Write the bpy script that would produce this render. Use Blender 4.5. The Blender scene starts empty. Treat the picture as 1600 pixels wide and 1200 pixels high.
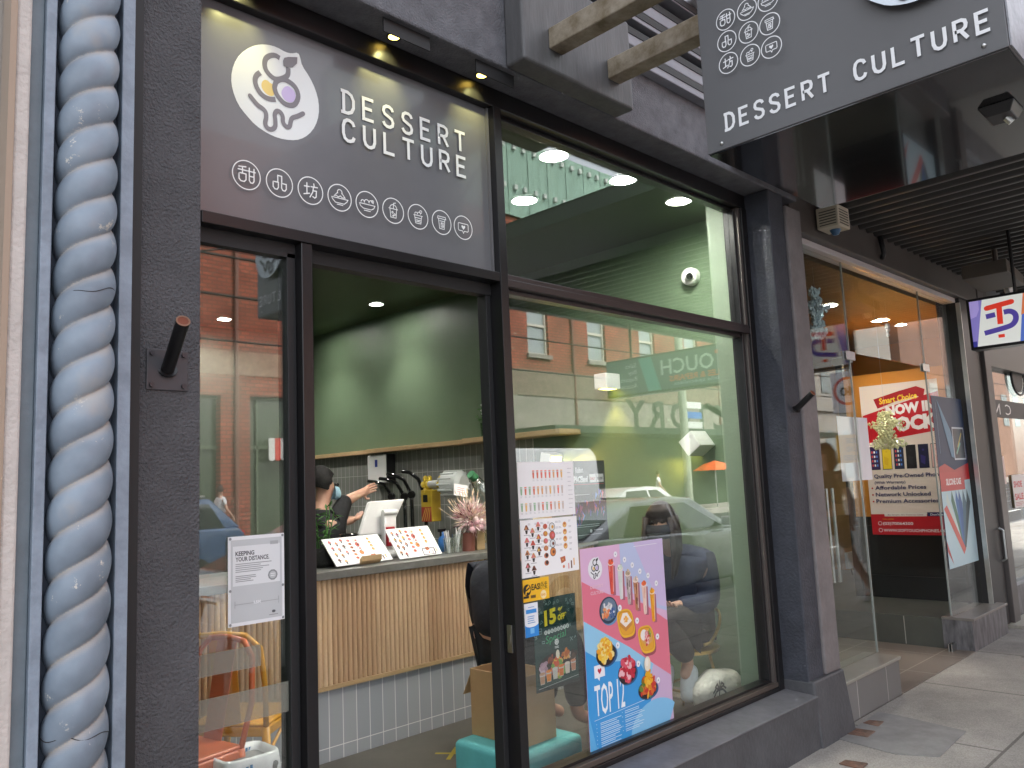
import bpy, math, random
from mathutils import Vector, Matrix
random.seed(7)
# ------------------------------------------------------------------ camera
sc = bpy.context.scene
COL = sc.collection
F = 1264.19
CAM = Vector((0.0, -2.25, 1.55))
RX = Vector((0.70640, -0.70640, -0.04397))   # refined below from the three angles
yaw, pit, rol = 0.785785, 0.122266, -0.0440035
fw = Vector((math.sin(yaw)*math.cos(pit), math.cos(yaw)*math.cos(pit), math.sin(pit)))
rt = Vector((math.cos(yaw), -math.sin(yaw), 0))
up = rt.cross(fw)
r2 = rt*math.cos(rol) + up*math.sin(rol)
u2 = -rt*math.sin(rol) + up*math.cos(rol)
cd = bpy.data.cameras.new('camera'); cam = bpy.data.objects.new('camera', cd); COL.objects.link(cam)
cd.sensor_width = 36; cd.lens = F/1600*36; cd.clip_end = 500; cd.clip_start = 0.02
m = Matrix((r2, u2, -fw)).transposed().to_4x4(); m.translation = CAM
cam.matrix_world = m
sc.camera = cam
# ------------------------------------------------------------------ light
w = bpy.data.worlds.new('World'); sc.world = w; w.use_nodes = True
nt = w.node_tree; nt.nodes.clear()
sky = nt.nodes.new('ShaderNodeTexSky'); sky.sky_type = 'NISHITA'; sky.sun_disc = False
SUN_EL, SUN_ROT = math.radians(50), math.radians(12)
sky.sun_elevation = SUN_EL; sky.sun_rotation = SUN_ROT
sky.air_density = 1.0; sky.dust_density = 3.0; sky.ozone_density = 1.0
bg = nt.nodes.new('ShaderNodeBackground'); bg.inputs[1].default_value = 0.15
wo = nt.nodes.new('ShaderNodeOutputWorld')
hs = nt.nodes.new('ShaderNodeHueSaturation'); hs.inputs['Saturation'].default_value = .26; nt.links.new(sky.outputs[0], hs.inputs['Color'])
nt.links.new(hs.outputs[0], bg.inputs[0]); nt.links.new(bg.outputs[0], wo.inputs[0])
sd = bpy.data.lights.new('sun', 'SUN'); sd.energy = 1.2; sd.angle = math.radians(12); sd.color = (1, .94, .85)
so = bpy.data.objects.new('sun', sd); COL.objects.link(so)
sdir = Vector((math.sin(SUN_ROT)*math.cos(SUN_EL), math.cos(SUN_ROT)*math.cos(SUN_EL), math.sin(SUN_EL)))
so.rotation_euler = sdir.to_track_quat('Z', 'Y').to_euler()
sc.view_settings.view_transform = 'Standard'; sc.view_settings.look = 'None'
sc.view_settings.exposure = 2.35; sc.view_settings.gamma = 1; sc.view_settings.use_curve_mapping = False
sc.cycles.use_denoising = True
sc.cycles.max_bounces = 10; sc.cycles.diffuse_bounces = 4; sc.cycles.glossy_bounces = 5
sc.cycles.transparent_max_bounces = 24; sc.cycles.transmission_bounces = 6
sc.cycles.sample_clamp_indirect = 6
sc.cycles.caustics_reflective = False; sc.cycles.caustics_refractive = False

# ------------------------------------------------------------------ helpers
def ray(px, py):
    c = Vector(((px-800)/F, -(py-600)/F, -1.0))
    return m.to_3x3() @ c
def onY(px, py, Y): r = ray(px, py); return CAM + r*((Y-CAM.y)/r.y)
def onX(px, py, X): r = ray(px, py); return CAM + r*((X-CAM.x)/r.x)
def onZ(px, py, Z): r = ray(px, py); return CAM + r*((Z-CAM.z)/r.z)

def lin(c):
    return tuple(((x/12.92) if x <= .04045 else ((x+.055)/1.055)**2.4) for x in c)
def S(r, g, b): return lin((r/255, g/255, b/255))

MATS = {}
def mat(name, col=(.5,.5,.5), rough=.6, metal=0, noise=0, nscale=20, bump=0, bscale=60, spec=.5, emit=None, es=0,
        coat=0, stretch=None, alpha=None, col2=None, trans=0, detail=6, attr=False, bdist=.01):
    if name in MATS: return MATS[name]
    M = bpy.data.materials.new(name); M.use_nodes = True; MATS[name] = M
    n = M.node_tree.nodes; L = M.node_tree.links; b = n['Principled BSDF']
    b.inputs['Base Color'].default_value = (*col, 1); b.inputs['Roughness'].default_value = rough
    b.inputs['Metallic'].default_value = metal; b.inputs['Specular IOR Level'].default_value = spec
    b.inputs['Coat Weight'].default_value = coat
    if trans: b.inputs['Transmission Weight'].default_value = trans
    if emit: b.inputs['Emission Color'].default_value = (*emit, 1); b.inputs['Emission Strength'].default_value = es
    if attr:
        a = n.new('ShaderNodeAttribute'); a.attribute_name = 'Col'; L.new(a.outputs['Color'], b.inputs['Base Color'])
        if attr == 'emit': L.new(a.outputs['Color'], b.inputs['Emission Color']); b.inputs['Emission Strength'].default_value = es
    if noise or bump:
        g = n.new('ShaderNodeNewGeometry'); mp = n.new('ShaderNodeMapping'); L.new(g.outputs['Position'], mp.inputs[0])
        if stretch: mp.inputs['Scale'].default_value = stretch
    if noise:
        t = n.new('ShaderNodeTexNoise'); t.inputs['Scale'].default_value = nscale; t.inputs['Detail'].default_value = detail
        t.inputs['Roughness'].default_value = .65
        L.new(mp.outputs[0], t.inputs[0]); cr = n.new('ShaderNodeValToRGB'); L.new(t.outputs[0], cr.inputs[0])
        c2 = col2 or tuple(x*(1-noise) for x in col); c1 = tuple(min(1, x*(1+noise*.5)) for x in col)
        cr.color_ramp.elements[0].color = (*c2, 1); cr.color_ramp.elements[1].color = (*c1, 1)
        cr.color_ramp.elements[0].position = .33; cr.color_ramp.elements[1].position = .68
        L.new(cr.outputs[0], b.inputs['Base Color'])
    if bump:
        t = n.new('ShaderNodeTexNoise'); t.inputs['Scale'].default_value = bscale; t.inputs['Detail'].default_value = 4
        L.new(mp.outputs[0], t.inputs[0]); bu = n.new('ShaderNodeBump'); bu.inputs['Strength'].default_value = bump
        bu.inputs['Distance'].default_value = bdist
        L.new(t.outputs[0], bu.inputs['Height']); L.new(bu.outputs[0], b.inputs['Normal'])
    return M

def brickmat(name, c1, c2, mortar, bw, bh, ms, axes='xz', offset=.5, rough=.8, noise=0, zoff=0, squash=1, bump=.3, coat=0):
    """brick or tile courses laid in world metres on a wall"""
    M = bpy.data.materials.new(name); M.use_nodes = True; MATS[name] = M
    n = M.node_tree.nodes; L = M.node_tree.links; b = n['Principled BSDF']; b.inputs['Roughness'].default_value = rough
    g = n.new('ShaderNodeNewGeometry'); s = n.new('ShaderNodeSeparateXYZ'); c = n.new('ShaderNodeCombineXYZ')
    L.new(g.outputs['Position'], s.inputs[0])
    L.new(s.outputs['XYZ'.index(axes[0].upper())], c.inputs[0])
    ad = n.new('ShaderNodeMath'); ad.operation = 'ADD'; ad.inputs[1].default_value = zoff
    L.new(s.outputs['XYZ'.index(axes[1].upper())], ad.inputs[0]); L.new(ad.outputs[0], c.inputs[1])
    t = n.new('ShaderNodeTexBrick'); t.offset = offset; t.squash = squash
    t.inputs['Color1'].default_value = (*c1, 1); t.inputs['Color2'].default_value = (*c2, 1); t.inputs['Mortar'].default_value = (*mortar, 1)
    t.inputs['Scale'].default_value = 1; t.inputs['Mortar Size'].default_value = ms; t.inputs['Mortar Smooth'].default_value = .1
    t.inputs['Brick Width'].default_value = bw; t.inputs['Row Height'].default_value = bh
    L.new(c.outputs[0], t.inputs[0]); out = t.outputs['Color']
    if noise:
        no = n.new('ShaderNodeTexNoise'); no.inputs['Scale'].default_value = .9; no.inputs['Detail'].default_value = 8
        L.new(g.outputs['Position'], no.inputs[0])
        mr = n.new('ShaderNodeMapRange'); mr.inputs[1].default_value = .3; mr.inputs[2].default_value = .7
        mr.inputs[3].default_value = 1-noise; mr.inputs[4].default_value = 1+noise*.6; L.new(no.outputs[0], mr.inputs[0])
        mx = n.new('ShaderNodeVectorMath'); mx.operation = 'SCALE'; L.new(out, mx.inputs[0]); L.new(mr.outputs[0], mx.inputs['Scale'])
        out = mx.outputs[0]
    L.new(out, b.inputs['Base Color'])
    bu = n.new('ShaderNodeBump'); bu.inputs['Strength'].default_value = bump; bu.inputs['Distance'].default_value = .004; bu.invert = True
    L.new(t.outputs['Fac'], bu.inputs['Height']); L.new(bu.outputs[0], b.inputs['Normal'])
    return M

def glassmat(name, k=1.6, c=.03, tint=(.955,.98,.965), rough=0.0, ior=1.5):
    M = bpy.data.materials.new(name); M.use_nodes = True; MATS[name] = M
    n = M.node_tree.nodes; L = M.node_tree.links; n.remove(n['Principled BSDF'])
    tr = n.new('ShaderNodeBsdfTransparent'); tr.inputs[0].default_value = (*tint, 1)
    gl = n.new('ShaderNodeBsdfGlossy'); gl.inputs['Roughness'].default_value = rough; gl.inputs[0].default_value = (1, 1, 1, 1)
    fr = n.new('ShaderNodeFresnel'); gm = n.new('ShaderNodeNewGeometry'); mr = n.new('ShaderNodeMapRange'); mr.inputs[3].default_value = ior; mr.inputs[4].default_value = 1/ior
    L.new(gm.outputs['Backfacing'], mr.inputs[0]); L.new(mr.outputs[0], fr.inputs[0])
    ma = n.new('ShaderNodeMath'); ma.operation = 'MULTIPLY_ADD'; ma.inputs[1].default_value = k; ma.inputs[2].default_value = c; ma.use_clamp = True
    mx = n.new('ShaderNodeMixShader'); L.new(fr.outputs[0], ma.inputs[0]); L.new(ma.outputs[0], mx.inputs[0])
    L.new(tr.outputs[0], mx.inputs[1]); L.new(gl.outputs[0], mx.inputs[2]); L.new(mx.outputs[0], n['Material Output'].inputs[0])
    return M

def tag(o, label=None, cat=None, group=None, kind=None):
    if label: o['label'] = label
    if cat: o['category'] = cat
    if group: o['group'] = group
    if kind: o['kind'] = kind
    return o

def T(name, label, cat, loc=(0,0,0), group=None):
    o = bpy.data.objects.new(name, None); COL.objects.link(o); o.location = loc; o.empty_display_size = .1
    return tag(o, label, cat, group)

def rootloc(p):
    while p.parent: p = p.parent
    return Vector(p.location)

class MB:
    def __init__(s): s.v = []; s.f = []; s.c = []; s.mi = []; s.col = (.8,.8,.8); s.cur = 0; s.anyc = False
    def add(s, vs, fs, col=None, mi=None):
        k = len(s.v); s.v += [Vector(p) for p in vs]
        for f in fs: s.f.append([i+k for i in f]); s.c.append(col or s.col); s.mi.append(s.cur if mi is None else mi)
        if col: s.anyc = True
        return s
    def box(s, a, b, col=None, mi=None):
        x0,y0,z0 = [min(a[i],b[i]) for i in range(3)]; x1,y1,z1 = [max(a[i],b[i]) for i in range(3)]
        return s.add([(x0,y0,z0),(x1,y0,z0),(x1,y1,z0),(x0,y1,z0),(x0,y0,z1),(x1,y0,z1),(x1,y1,z1),(x0,y1,z1)],
              [(0,3,2,1),(4,5,6,7),(0,1,5,4),(1,2,6,5),(2,3,7,6),(3,0,4,7)], col, mi)
    def hexa(s, P, col=None, mi=None):
        return s.add(P, [(0,3,2,1),(4,5,6,7),(0,1,5,4),(1,2,6,5),(2,3,7,6),(3,0,4,7)], col, mi)
    def tube(s, pts, r, n=8, col=None, mi=None, closed=False):
        pts = [Vector(p) for p in pts]; N = len(pts); rs = r if isinstance(r, (list, tuple)) else [r]*N
        k = len(s.v); prev = None; rings = []
        for i, p in enumerate(pts):
            if closed: d = pts[(i+1) % N]-pts[i-1]
            else: d = (pts[min(i+1, N-1)]-pts[max(i-1, 0)])
            d = d.normalized() if d.length > 1e-9 else Vector((0,0,1))
            if prev is None: a = d.orthogonal().normalized()
            else: a = (prev - d*prev.dot(d)); a = a.normalized() if a.length > 1e-6 else d.orthogonal().normalized()
            prev = a; b = d.cross(a)
            for j in range(n):
                t = 2*math.pi*j/n; s.v.append(p + (a*math.cos(t)+b*math.sin(t))*rs[i])
        M_ = N if closed else N-1
        for i in range(M_):
            i2 = (i+1) % N
            for j in range(n):
                j2 = (j+1) % n
                s.f.append([k+i*n+j, k+i*n+j2, k+i2*n+j2, k+i2*n+j]); s.c.append(col or s.col); s.mi.append(s.cur if mi is None else mi)
        if not closed:
            s.f.append([k+j for j in range(n)][::-1]); s.c.append(col or s.col); s.mi.append(s.cur if mi is None else mi)
            s.f.append([k+(N-1)*n+j for j in range(n)]); s.c.append(col or s.col); s.mi.append(s.cur if mi is None else mi)
        if col: s.anyc = True
        return s
    def cyl(s, a, b, r, n=20, col=None, mi=None): return s.tube([a, b], r, n, col, mi)
    def lathe(s, prof, c=(0,0,0), n=24, ax=Vector((0,0,1)), col=None, mi=None, sx=1, sy=1, cap=True):
        ax = Vector(ax).normalized(); c = Vector(c)
        a = Vector((1,0,0)) if abs(ax.z) > .9 else ax.orthogonal().normalized()
        b = ax.cross(a); k = len(s.v)
        for (r, z) in prof:
            for j in range(n):
                t = 2*math.pi*j/n; s.v.append(c + ax*z + a*math.cos(t)*r*sx + b*math.sin(t)*r*sy)
        for i in range(len(prof)-1):
            for j in range(n):
                j2 = (j+1) % n; s.f.append([k+i*n+j, k+i*n+j2, k+(i+1)*n+j2, k+(i+1)*n+j]); s.c.append(col or s.col); s.mi.append(s.cur if mi is None else mi)
        if cap and prof[0][0] > 1e-5: s.f.append([k+j for j in range(n)][::-1]); s.c.append(col or s.col); s.mi.append(s.cur if mi is None else mi)
        if cap and prof[-1][0] > 1e-5: s.f.append([k+(len(prof)-1)*n+j for j in range(n)]); s.c.append(col or s.col); s.mi.append(s.cur if mi is None else mi)
        if col: s.anyc = True
        return s
    def ball(s, c, r, n=10, col=None, sx=1, sy=1, sz=1, mi=None):
        prof = [(math.sin(math.pi*i/(n-2))*r, -math.cos(math.pi*i/(n-2))*r*sz) for i in range(n-1)]
        prof[0] = (0.0, -r*sz); prof[-1] = (0.0, r*sz)
        return s.lathe(prof, c, n+2, col=col, sx=sx, sy=sy, mi=mi)
    def prism(s, poly, o, u, v, th, col=None, mi=None):
        """2D polygon in the plane (o,u,v), thickened by the vector th"""
        o, u, v, th = map(Vector, (o, u, v, th)); n = len(poly)
        A = [o+u*x+v*y for x, y in poly]; B = [p+th for p in A]
        return s.add(A+B, [list(range(n))[::-1], list(range(n, 2*n))]+[[i, (i+1) % n, n+(i+1) % n, n+i] for i in range(n)], col, mi)
    def build(s, name, mats, parent=None, smooth=False, bevel=0, seg=2, label=None, fixn=True, angle=None):
        me = bpy.data.meshes.new(name)
        vs = s.v
        if parent is not None:
            off = rootloc(parent); vs = [p-off for p in vs]; loc = None
        else:
            xs = [p.x for p in vs]; ys = [p.y for p in vs]; zs = [p.z for p in vs]
            off = Vector(((min(xs)+max(xs))/2, (min(ys)+max(ys))/2, min(zs))); vs = [p-off for p in vs]; loc = off
        me.from_pydata([tuple(p) for p in vs], [], s.f)
        for mm in (mats if isinstance(mats, (list, tuple)) else [mats]): me.materials.append(mm)
        me.polygons.foreach_set('material_index', s.mi)
        if s.anyc:
            at = me.attributes.new('Col', 'FLOAT_COLOR', 'CORNER'); buf = []
            for f, c in zip(s.f, s.c): buf += [c[0], c[1], c[2], 1.0]*len(f)
            at.data.foreach_set('color', buf)
        if smooth: me.polygons.foreach_set('use_smooth', [True]*len(me.polygons))
        me.update(); me.validate()
        if smooth and angle: 
            try: me.set_sharp_from_angle(angle=math.radians(angle))
            except Exception: pass
        o = bpy.data.objects.new(name, me); COL.objects.link(o)
        if parent is not None: o.parent = parent
        else: o.location = loc
        if bevel:
            bm = o.modifiers.new('Bevel', 'BEVEL'); bm.width = bevel; bm.segments = seg; bm.limit_method = 'ANGLE'; bm.angle_limit = math.radians(40)
            bm.harden_normals = False
        if label: o['label'] = label
        return o
def thing(name, mb, mats, label, cat, group=None, **k):
    return tag(mb.build(name, mats, None, **k), label, cat, group)
def struct(name, mb, mats, **k):
    o = mb.build(name, mats, None, **k); o['kind'] = 'structure'; return o

# lettering: outlines of the built-in font, cached
_tc = {}
def textmesh(s, bold=0, sp=1):
    k = (s, bold, sp)
    if k in _tc: return _tc[k]
    cu = bpy.data.curves.new('t', 'FONT'); cu.body = s; cu.size = 1; cu.offset = bold; cu.resolution_u = 2; cu.space_character = sp
    ob = bpy.data.objects.new('t', cu); COL.objects.link(ob)
    bpy.context.view_layer.update()
    me = bpy.data.meshes.new_from_object(ob.evaluated_get(bpy.context.evaluated_depsgraph_get()))
    vs = [(v.co.x, v.co.y) for v in me.vertices]; fs = [list(p.vertices) for p in me.polygons]
    bpy.data.objects.remove(ob); bpy.data.curves.remove(cu); bpy.data.meshes.remove(me)
    if vs:
        x0 = min(v[0] for v in vs); x1 = max(v[0] for v in vs); y0 = min(v[1] for v in vs); y1 = max(v[1] for v in vs)
    else: x0 = x1 = y0 = y1 = 0
    _tc[k] = (vs, fs, x0, x1, y0, y1); return _tc[k]

class Flat:
    """printing on a flat face: every mark is a sheet a hair above the one below"""
    def __init__(s, o, u, v, mb=None, step=.0001):
        s.o = Vector(o); s.u = Vector(u).normalized(); s.v = Vector(v).normalized(); s.n = s.u.cross(s.v)
        s.mb = mb or MB(); s.h = .0004; s.step = step
    def P(s, x, y): return s.o+s.u*x+s.v*y+s.n*s.h
    def poly(s, pts, col, mi=None):
        s.mb.add([s.P(x, y) for x, y in pts], [list(range(len(pts)))], col, mi); s.h += s.step
    def rect(s, x, y, w, h, col, mi=None): s.poly([(x,y),(x+w,y),(x+w,y+h),(x,y+h)], col, mi)
    def disc(s, x, y, r, col, ry=None, n=14, rot=0, mi=None):
        ry = ry or r; c, d = math.cos(rot), math.sin(rot); P = []
        for i in range(n):
            t = 2*math.pi*i/n; a, b = r*math.cos(t), ry*math.sin(t); P.append((x+a*c-b*d, y+a*d+b*c))
        s.poly(P, col, mi)
    def ring(s, x, y, r, w, col, n=32, ry=None, mi=None):
        ry = ry or r
        s.stroke([(x+r*math.cos(2*math.pi*i/n), y+ry*math.sin(2*math.pi*i/n)) for i in range(n)], w, col, closed=True, mi=mi)
    def stroke(s, pts, w, col, closed=False, cap=True, mi=None):
        pts = [Vector((p[0], p[1])) for p in pts]; N = len(pts); L = []; R = []
        if cap and not closed and N > 1:
            pass
        for i in range(N):
            a = pts[i-1] if (i > 0 or closed) else None; b = pts[(i+1) % N] if (i < N-1 or closed) else None
            d1 = (pts[i]-a).normalized() if a is not None and (pts[i]-a).length > 1e-9 else None
            d2 = (b-pts[i]).normalized() if b is not None and (b-pts[i]).length > 1e-9 else None
            d1 = d1 or d2; d2 = d2 or d1
            t = d1+d2
            t = t.normalized() if t.length > 1e-6 else d1
            nn = Vector((-t.y, t.x)); k = 1/max(.45, nn.dot(Vector((-d1.y, d1.x))))
            L.append(pts[i]+nn*w/2*k); R.append(pts[i]-nn*w/2*k)
        vs = [s.P(*p) for p in L]+[s.P(*p) for p in R]; fs = []
        for i in range(N if closed else N-1):
            j = (i+1) % N; fs.append([i, N+i, N+j, j])
        if cap and not closed:
            for i, sg in ((0, -1), (N-1, 1)):
                d = (pts[1]-pts[0]).normalized() if i == 0 else (pts[-1]-pts[-2]).normalized()
                nn = Vector((-d.y, d.x)); base = len(vs); arc = []
                for q in (1, 2, 3):
                    a = math.pi*q/4; arc.append(pts[i]+nn*math.cos(a)*w/2+d*sg*math.sin(a)*w/2)
                vs += [s.P(*p) for p in arc]
                f = [i, base, base+1, base+2, N+i]; fs.append(f if sg < 0 else f[::-1])
        s.mb.add(vs, fs, col, mi); s.h += s.step
    def text(s, t, x, y, h, col, w=None, bold=0, al='l', sp=1, slope=0, mi=None):
        vs, fs, x0, x1, y0, y1 = textmesh(t, bold, sp)
        if not vs: return
        k = h/.73; kx = k
        if w: kx = w/max(1e-6, (x1-x0))
        W = (x1-x0)*kx; dx = {'l': 0, 'c': -W/2, 'r': -W}[al]
        s.mb.add([s.P(x+dx+(a-x0)*kx, y+b*k+slope*((a-x0)*kx)) for a, b in vs], fs, col, mi); s.h += s.step
    def lines(s, x, y, w, n, dy, h, col, jit=.35):
        for i in range(n):
            ww = w*(1-random.random()*jit); s.rect(x, y-i*dy, ww, h, col); s.h -= s.step
        s.h += s.step

# monoline capitals of the shop's lettering
GL = {'D': [[(.0,1),(.5,1),(.78,.9),(.93,.68),(.93,.32),(.78,.1),(.5,0),(0,0)],[(.2,1),(.2,0)]],
 'E': [[(.9,1),(.12,1),(.12,0),(.9,0)],[(.12,.52),(.78,.52)]],
 'S': [[(.88,.8),(.8,.93),(.62,1),(.38,1),(.18,.9),(.13,.73),(.22,.6),(.5,.51),(.78,.42),(.88,.27),(.83,.1),(.62,0),(.38,0),(.2,.07),(.1,.2)]],
 'R': [[(.12,0),(.12,1),(.6,1),(.82,.92),(.88,.75),(.82,.58),(.6,.48),(.12,.48)],[(.5,.48),(.92,0)]],
 'T': [[(.02,1),(.98,1)],[(.5,1),(.5,0)]],
 'C': [[(.9,.76),(.8,.93),(.58,1),(.4,1),(.2,.9),(.1,.68),(.1,.32),(.2,.1),(.4,0),(.58,0),(.8,.07),(.9,.24)]],
 'U': [[(.1,1),(.1,.3),(.2,.09),(.42,0),(.58,0),(.8,.09),(.9,.3),(.9,1)]],
 'L': [[(.12,1),(.12,0),(.9,0)]]}
def brandtext(fl, t, x, y, cw, h, pitch, w, col):
    for i, ch in enumerate(t):
        for st in GL.get(ch, []): fl.stroke([(x+i*pitch+a*cw, y+b*h) for a, b in st], w, col, cap=False)
EGG=[(-0.34,0.87),(-0.56,0.74),(-0.79,0.5),(-0.92,0.23),(-0.97,-0.05),(-0.94,-0.29),(-0.83,-0.55),(-0.67,-0.71),(-0.47,-0.87),(-0.23,-0.96),(0.02,-1.0),(0.3,-0.97),(0.52,-0.89),(0.72,-0.73),(0.88,-0.5),(0.97,-0.22),(0.97,0.06),(0.9,0.31),(0.76,0.55),(0.58,0.74),(0.55,0.89),(0.5,1.0),(0.34,0.92),(0.21,0.9),(0.0,0.94),(-0.17,0.92)]
R1=[(0.07,0.72),(-0.02,0.75),(-0.13,0.71),(-0.24,0.61),(-0.27,0.48),(-0.24,0.35),(-0.13,0.26),(-0.03,0.23),(0.08,0.27),(0.21,0.36),(0.26,0.44),(0.26,0.58)]
LEAF=[(0.14,0.68),(0.17,0.76),(0.26,0.81),(0.47,0.88),(0.46,0.74),(0.36,0.62),(0.23,0.57),(0.15,0.58)]
R2=[(-0.36,0.26),(-0.45,0.17),(-0.48,0.04),(-0.43,-0.1),(-0.32,-0.21),(-0.18,-0.24),(-0.03,-0.2)]
R3=[(-0.05,0.08),(-0.01,0.2),(0.12,0.29),(0.27,0.29),(0.42,0.22),(0.49,0.07),(0.46,-0.08),(0.38,-0.2),(0.24,-0.24),(0.12,-0.21),(-0.01,-0.09),(-0.05,0.02)]
YBL=[(-0.34,0.02),(-0.3,0.12),(-0.22,0.16),(-0.13,0.11),(-0.07,0.11),(-0.08,-0.01),(-0.05,-0.12),(-0.14,-0.17),(-0.24,-0.14),(-0.32,-0.07)]
PB=[(0.1,0.01),(0.16,0.13),(0.26,0.19),(0.38,0.14),(0.43,0.04),(0.4,-0.1),(0.3,-0.17),(0.18,-0.15),(0.11,-0.07)]
DR=[(-0.58,-0.3),(-0.43,-0.44),(-0.31,-0.48),(-0.24,-0.54),(-0.24,-0.67),(-0.27,-0.77),(-0.23,-0.86),(-0.12,-0.87),(-0.04,-0.79),(-0.04,-0.64),(-0.06,-0.53),(-0.01,-0.43),(0.07,-0.43),(0.13,-0.51),(0.12,-0.64),(0.2,-0.72),(0.28,-0.69),(0.3,-0.57),(0.33,-0.48),(0.46,-0.41),(0.59,-0.31)]
def cat_(P, n=2, closed=False):
    """Chaikin smoothing of a traced line"""
    for _ in range(n):
        Q = [] if closed else [P[0]]
        N = len(P)
        for i in range(N if closed else N-1):
            a, b = P[i], P[(i+1) % N]
            Q += [(a[0]*.75+b[0]*.25, a[1]*.75+b[1]*.25), (a[0]*.25+b[0]*.75, a[1]*.25+b[1]*.75)]
        if not closed: Q.append(P[-1])
        P = Q
    return P
def logo(fl, cx, cy, s, white, dark, yel, pur, disc=True, sw=.1):
    tr = lambda P: [(cx+a*s, cy+b*s) for a, b in P]
    if disc: fl.poly(tr(cat_(EGG, 1, True)), white)
    fl.poly(tr(cat_(YBL, 1, True)), yel); fl.poly(tr(cat_(PB, 1, True)), pur)
    fl.stroke(tr(cat_(R1)), sw*s, dark, cap=False); fl.stroke(tr(cat_(R2)), sw*s, dark, cap=False)
    fl.stroke(tr(cat_(R3, 2, True)), sw*s, dark, closed=True); fl.stroke(tr(cat_(DR)), sw*.9*s, dark)
    fl.poly(tr(LEAF), dark)
def arc(cx, cy, r, a0, a1, n=8, ry=None):
    ry = ry or r
    return [(cx+r*math.cos(math.radians(a0+(a1-a0)*i/n)), cy+ry*math.sin(math.radians(a0+(a1-a0)*i/n))) for i in range(n+1)]
ICONS = {
 0: [[(-.55,.5),(-.05,.56)],[(-.6,.3),(0,.3)],[(-.3,.53),(-.3,.05)],[(-.55,.05),(-.05,.05),(-.05,-.35),(-.18,-.5),(-.42,-.5),(-.55,-.35),(-.55,.05)],[(.08,.3),(.62,.3)],[(.18,.52),(.18,-.35),(.28,-.5),(.42,-.5),(.52,-.35),(.52,.52)],[(.18,-.05),(.52,-.05)]],
 1: [[(-.14,.02),(-.14,.52),(.16,.52),(.16,-.02)],[(-.5,.02),(-.1,.02),(-.1,-.35),(-.2,-.5),(-.38,-.5),(-.5,-.35),(-.5,.02)],[(.16,0),(.5,0),(.5,-.35),(.4,-.5),(.24,-.5),(.14,-.35),(.14,.02)]],
 2: [[(-.5,.25),(-.1,.28)],[(-.3,.52),(-.3,-.3)],[(-.55,-.35),(-.1,-.22)],[(.02,.3),(.55,.33)],[(.25,.55),(.28,.32)],[(.22,.3),(.15,-.1),(-.08,-.5)],[(.18,.02),(.45,.04),(.42,-.4),(.3,-.5),(.15,-.42)]],
 3: [[(-.7,-.05),(.7,-.05),(.62,-.2),(.38,-.42),(-.38,-.42),(-.62,-.2),(-.7,-.05)],arc(0,.42,.2,-30,210),[(-.2,.35),(-.5,.05),(-.3,.12),(-.15,.02),(.05,.14),(.2,.03),(.45,.05),(.2,.35)],[(-.25,-.55),(.25,-.55)]],
 4: [[(-.7,.0),(.7,.0),(.6,-.22),(.35,-.36),(-.35,-.36),(-.6,-.22),(-.7,0)],arc(-.4,.12,.16,0,180),arc(-.05,.14,.22,0,180),arc(.35,.16,.2,0,180),arc(.48,.3,.1,0,300),[(-.3,-.52),(.25,-.52)]],
 5: [[(-.32,.15),(-.25,-.55),(.25,-.55),(.32,.15)],[(-.42,.15),(.42,.15)],arc(0,.15,.34,0,180),[(0,.15),(.02,.6),(.22,.66)],arc(-.1,-.15,.07,0,320),arc(.1,-.3,.07,0,320),arc(-.05,-.42,.05,0,320)],
 6: [[(-.36,.1),(-.26,-.55),(.26,-.55),(.36,.1)],[(-.44,.1),(.44,.1)],arc(-.2,.2,.14,0,180),arc(.08,.24,.15,0,180),arc(.26,.44,.11,0,320),[(-.3,-.12),(.3,-.12)],[(-.2,-.28),(0,-.34),(.2,-.26)],[(-.26,-.42),(.26,-.42)]],
 7: [[(-.34,.3),(-.24,-.55),(.24,-.55),(.34,.3)],[(-.44,.3),(.44,.3),(.4,.48),(-.4,.48),(-.44,.3)],[(-.22,.1),(.24,.1)],[(-.1,-.05),(-.1,-.4),(.14,-.4),(.14,-.05),(-.1,-.05)],[(-.02,-.1),(.08,-.34)]],
 8: [[(-.5,.35),(.5,.35),(.55,.28),(.55,-.22),(.48,-.3),(.1,-.3),(0,-.48),(-.1,-.3),(-.48,-.3),(-.55,-.22),(-.55,.28),(-.5,.35)]]}
HEART = [(0,-.22),(-.2,0),(-.2,.12),(-.1,.17),(0,.08),(.1,.17),(.2,.12),(.2,0)]
def icon(fl, k, cx, cy, r, w, col):
    fl.ring(cx, cy, r, w, col, n=36)
    for st in ICONS[k]: fl.stroke([(cx+a*r, cy+b*r) for a, b in st], w*(1.15 if k < 3 else .85), col)
    if k == 8: fl.poly([(cx+a*r, cy+b*r+.03*r) for a, b in HEART], col)

# ------------------------------------------------------------------ materials
render_dark = mat('dark render', S(90,89,92), .75, noise=.25, nscale=5, bump=1.0, bscale=130, bdist=.012, spec=.35)
render_mid = mat('smooth painted render', S(82,82,85), .55, noise=.22, nscale=7, bump=.35, bscale=45, spec=.4)
render_navy = mat('navy painted render', S(66,68,76), .6, noise=.25, nscale=9, bump=.5, bscale=70, spec=.35)
render_light = mat('worn grey render', S(122,116,116), .7, noise=.22, nscale=6, bump=.3, bscale=40)
black_al = mat('black anodised aluminium', (.013,.012,.013), .3, metal=.0, spec=.42, noise=.2, nscale=3)
black_gloss = mat('gloss black paint', (.010,.010,.011), .08, coat=.6, noise=.3, nscale=3)
black_matte = mat('matt black', (.012,.012,.013), .6)
prnt = mat('printed card', attr=True, rough=.45)
prnt_gl = mat('printed vinyl', attr=True, rough=.28)
def sh(name, r, g, b, rough=.6, **k): return mat(name, S(r,g,b), rough, **k)
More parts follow.
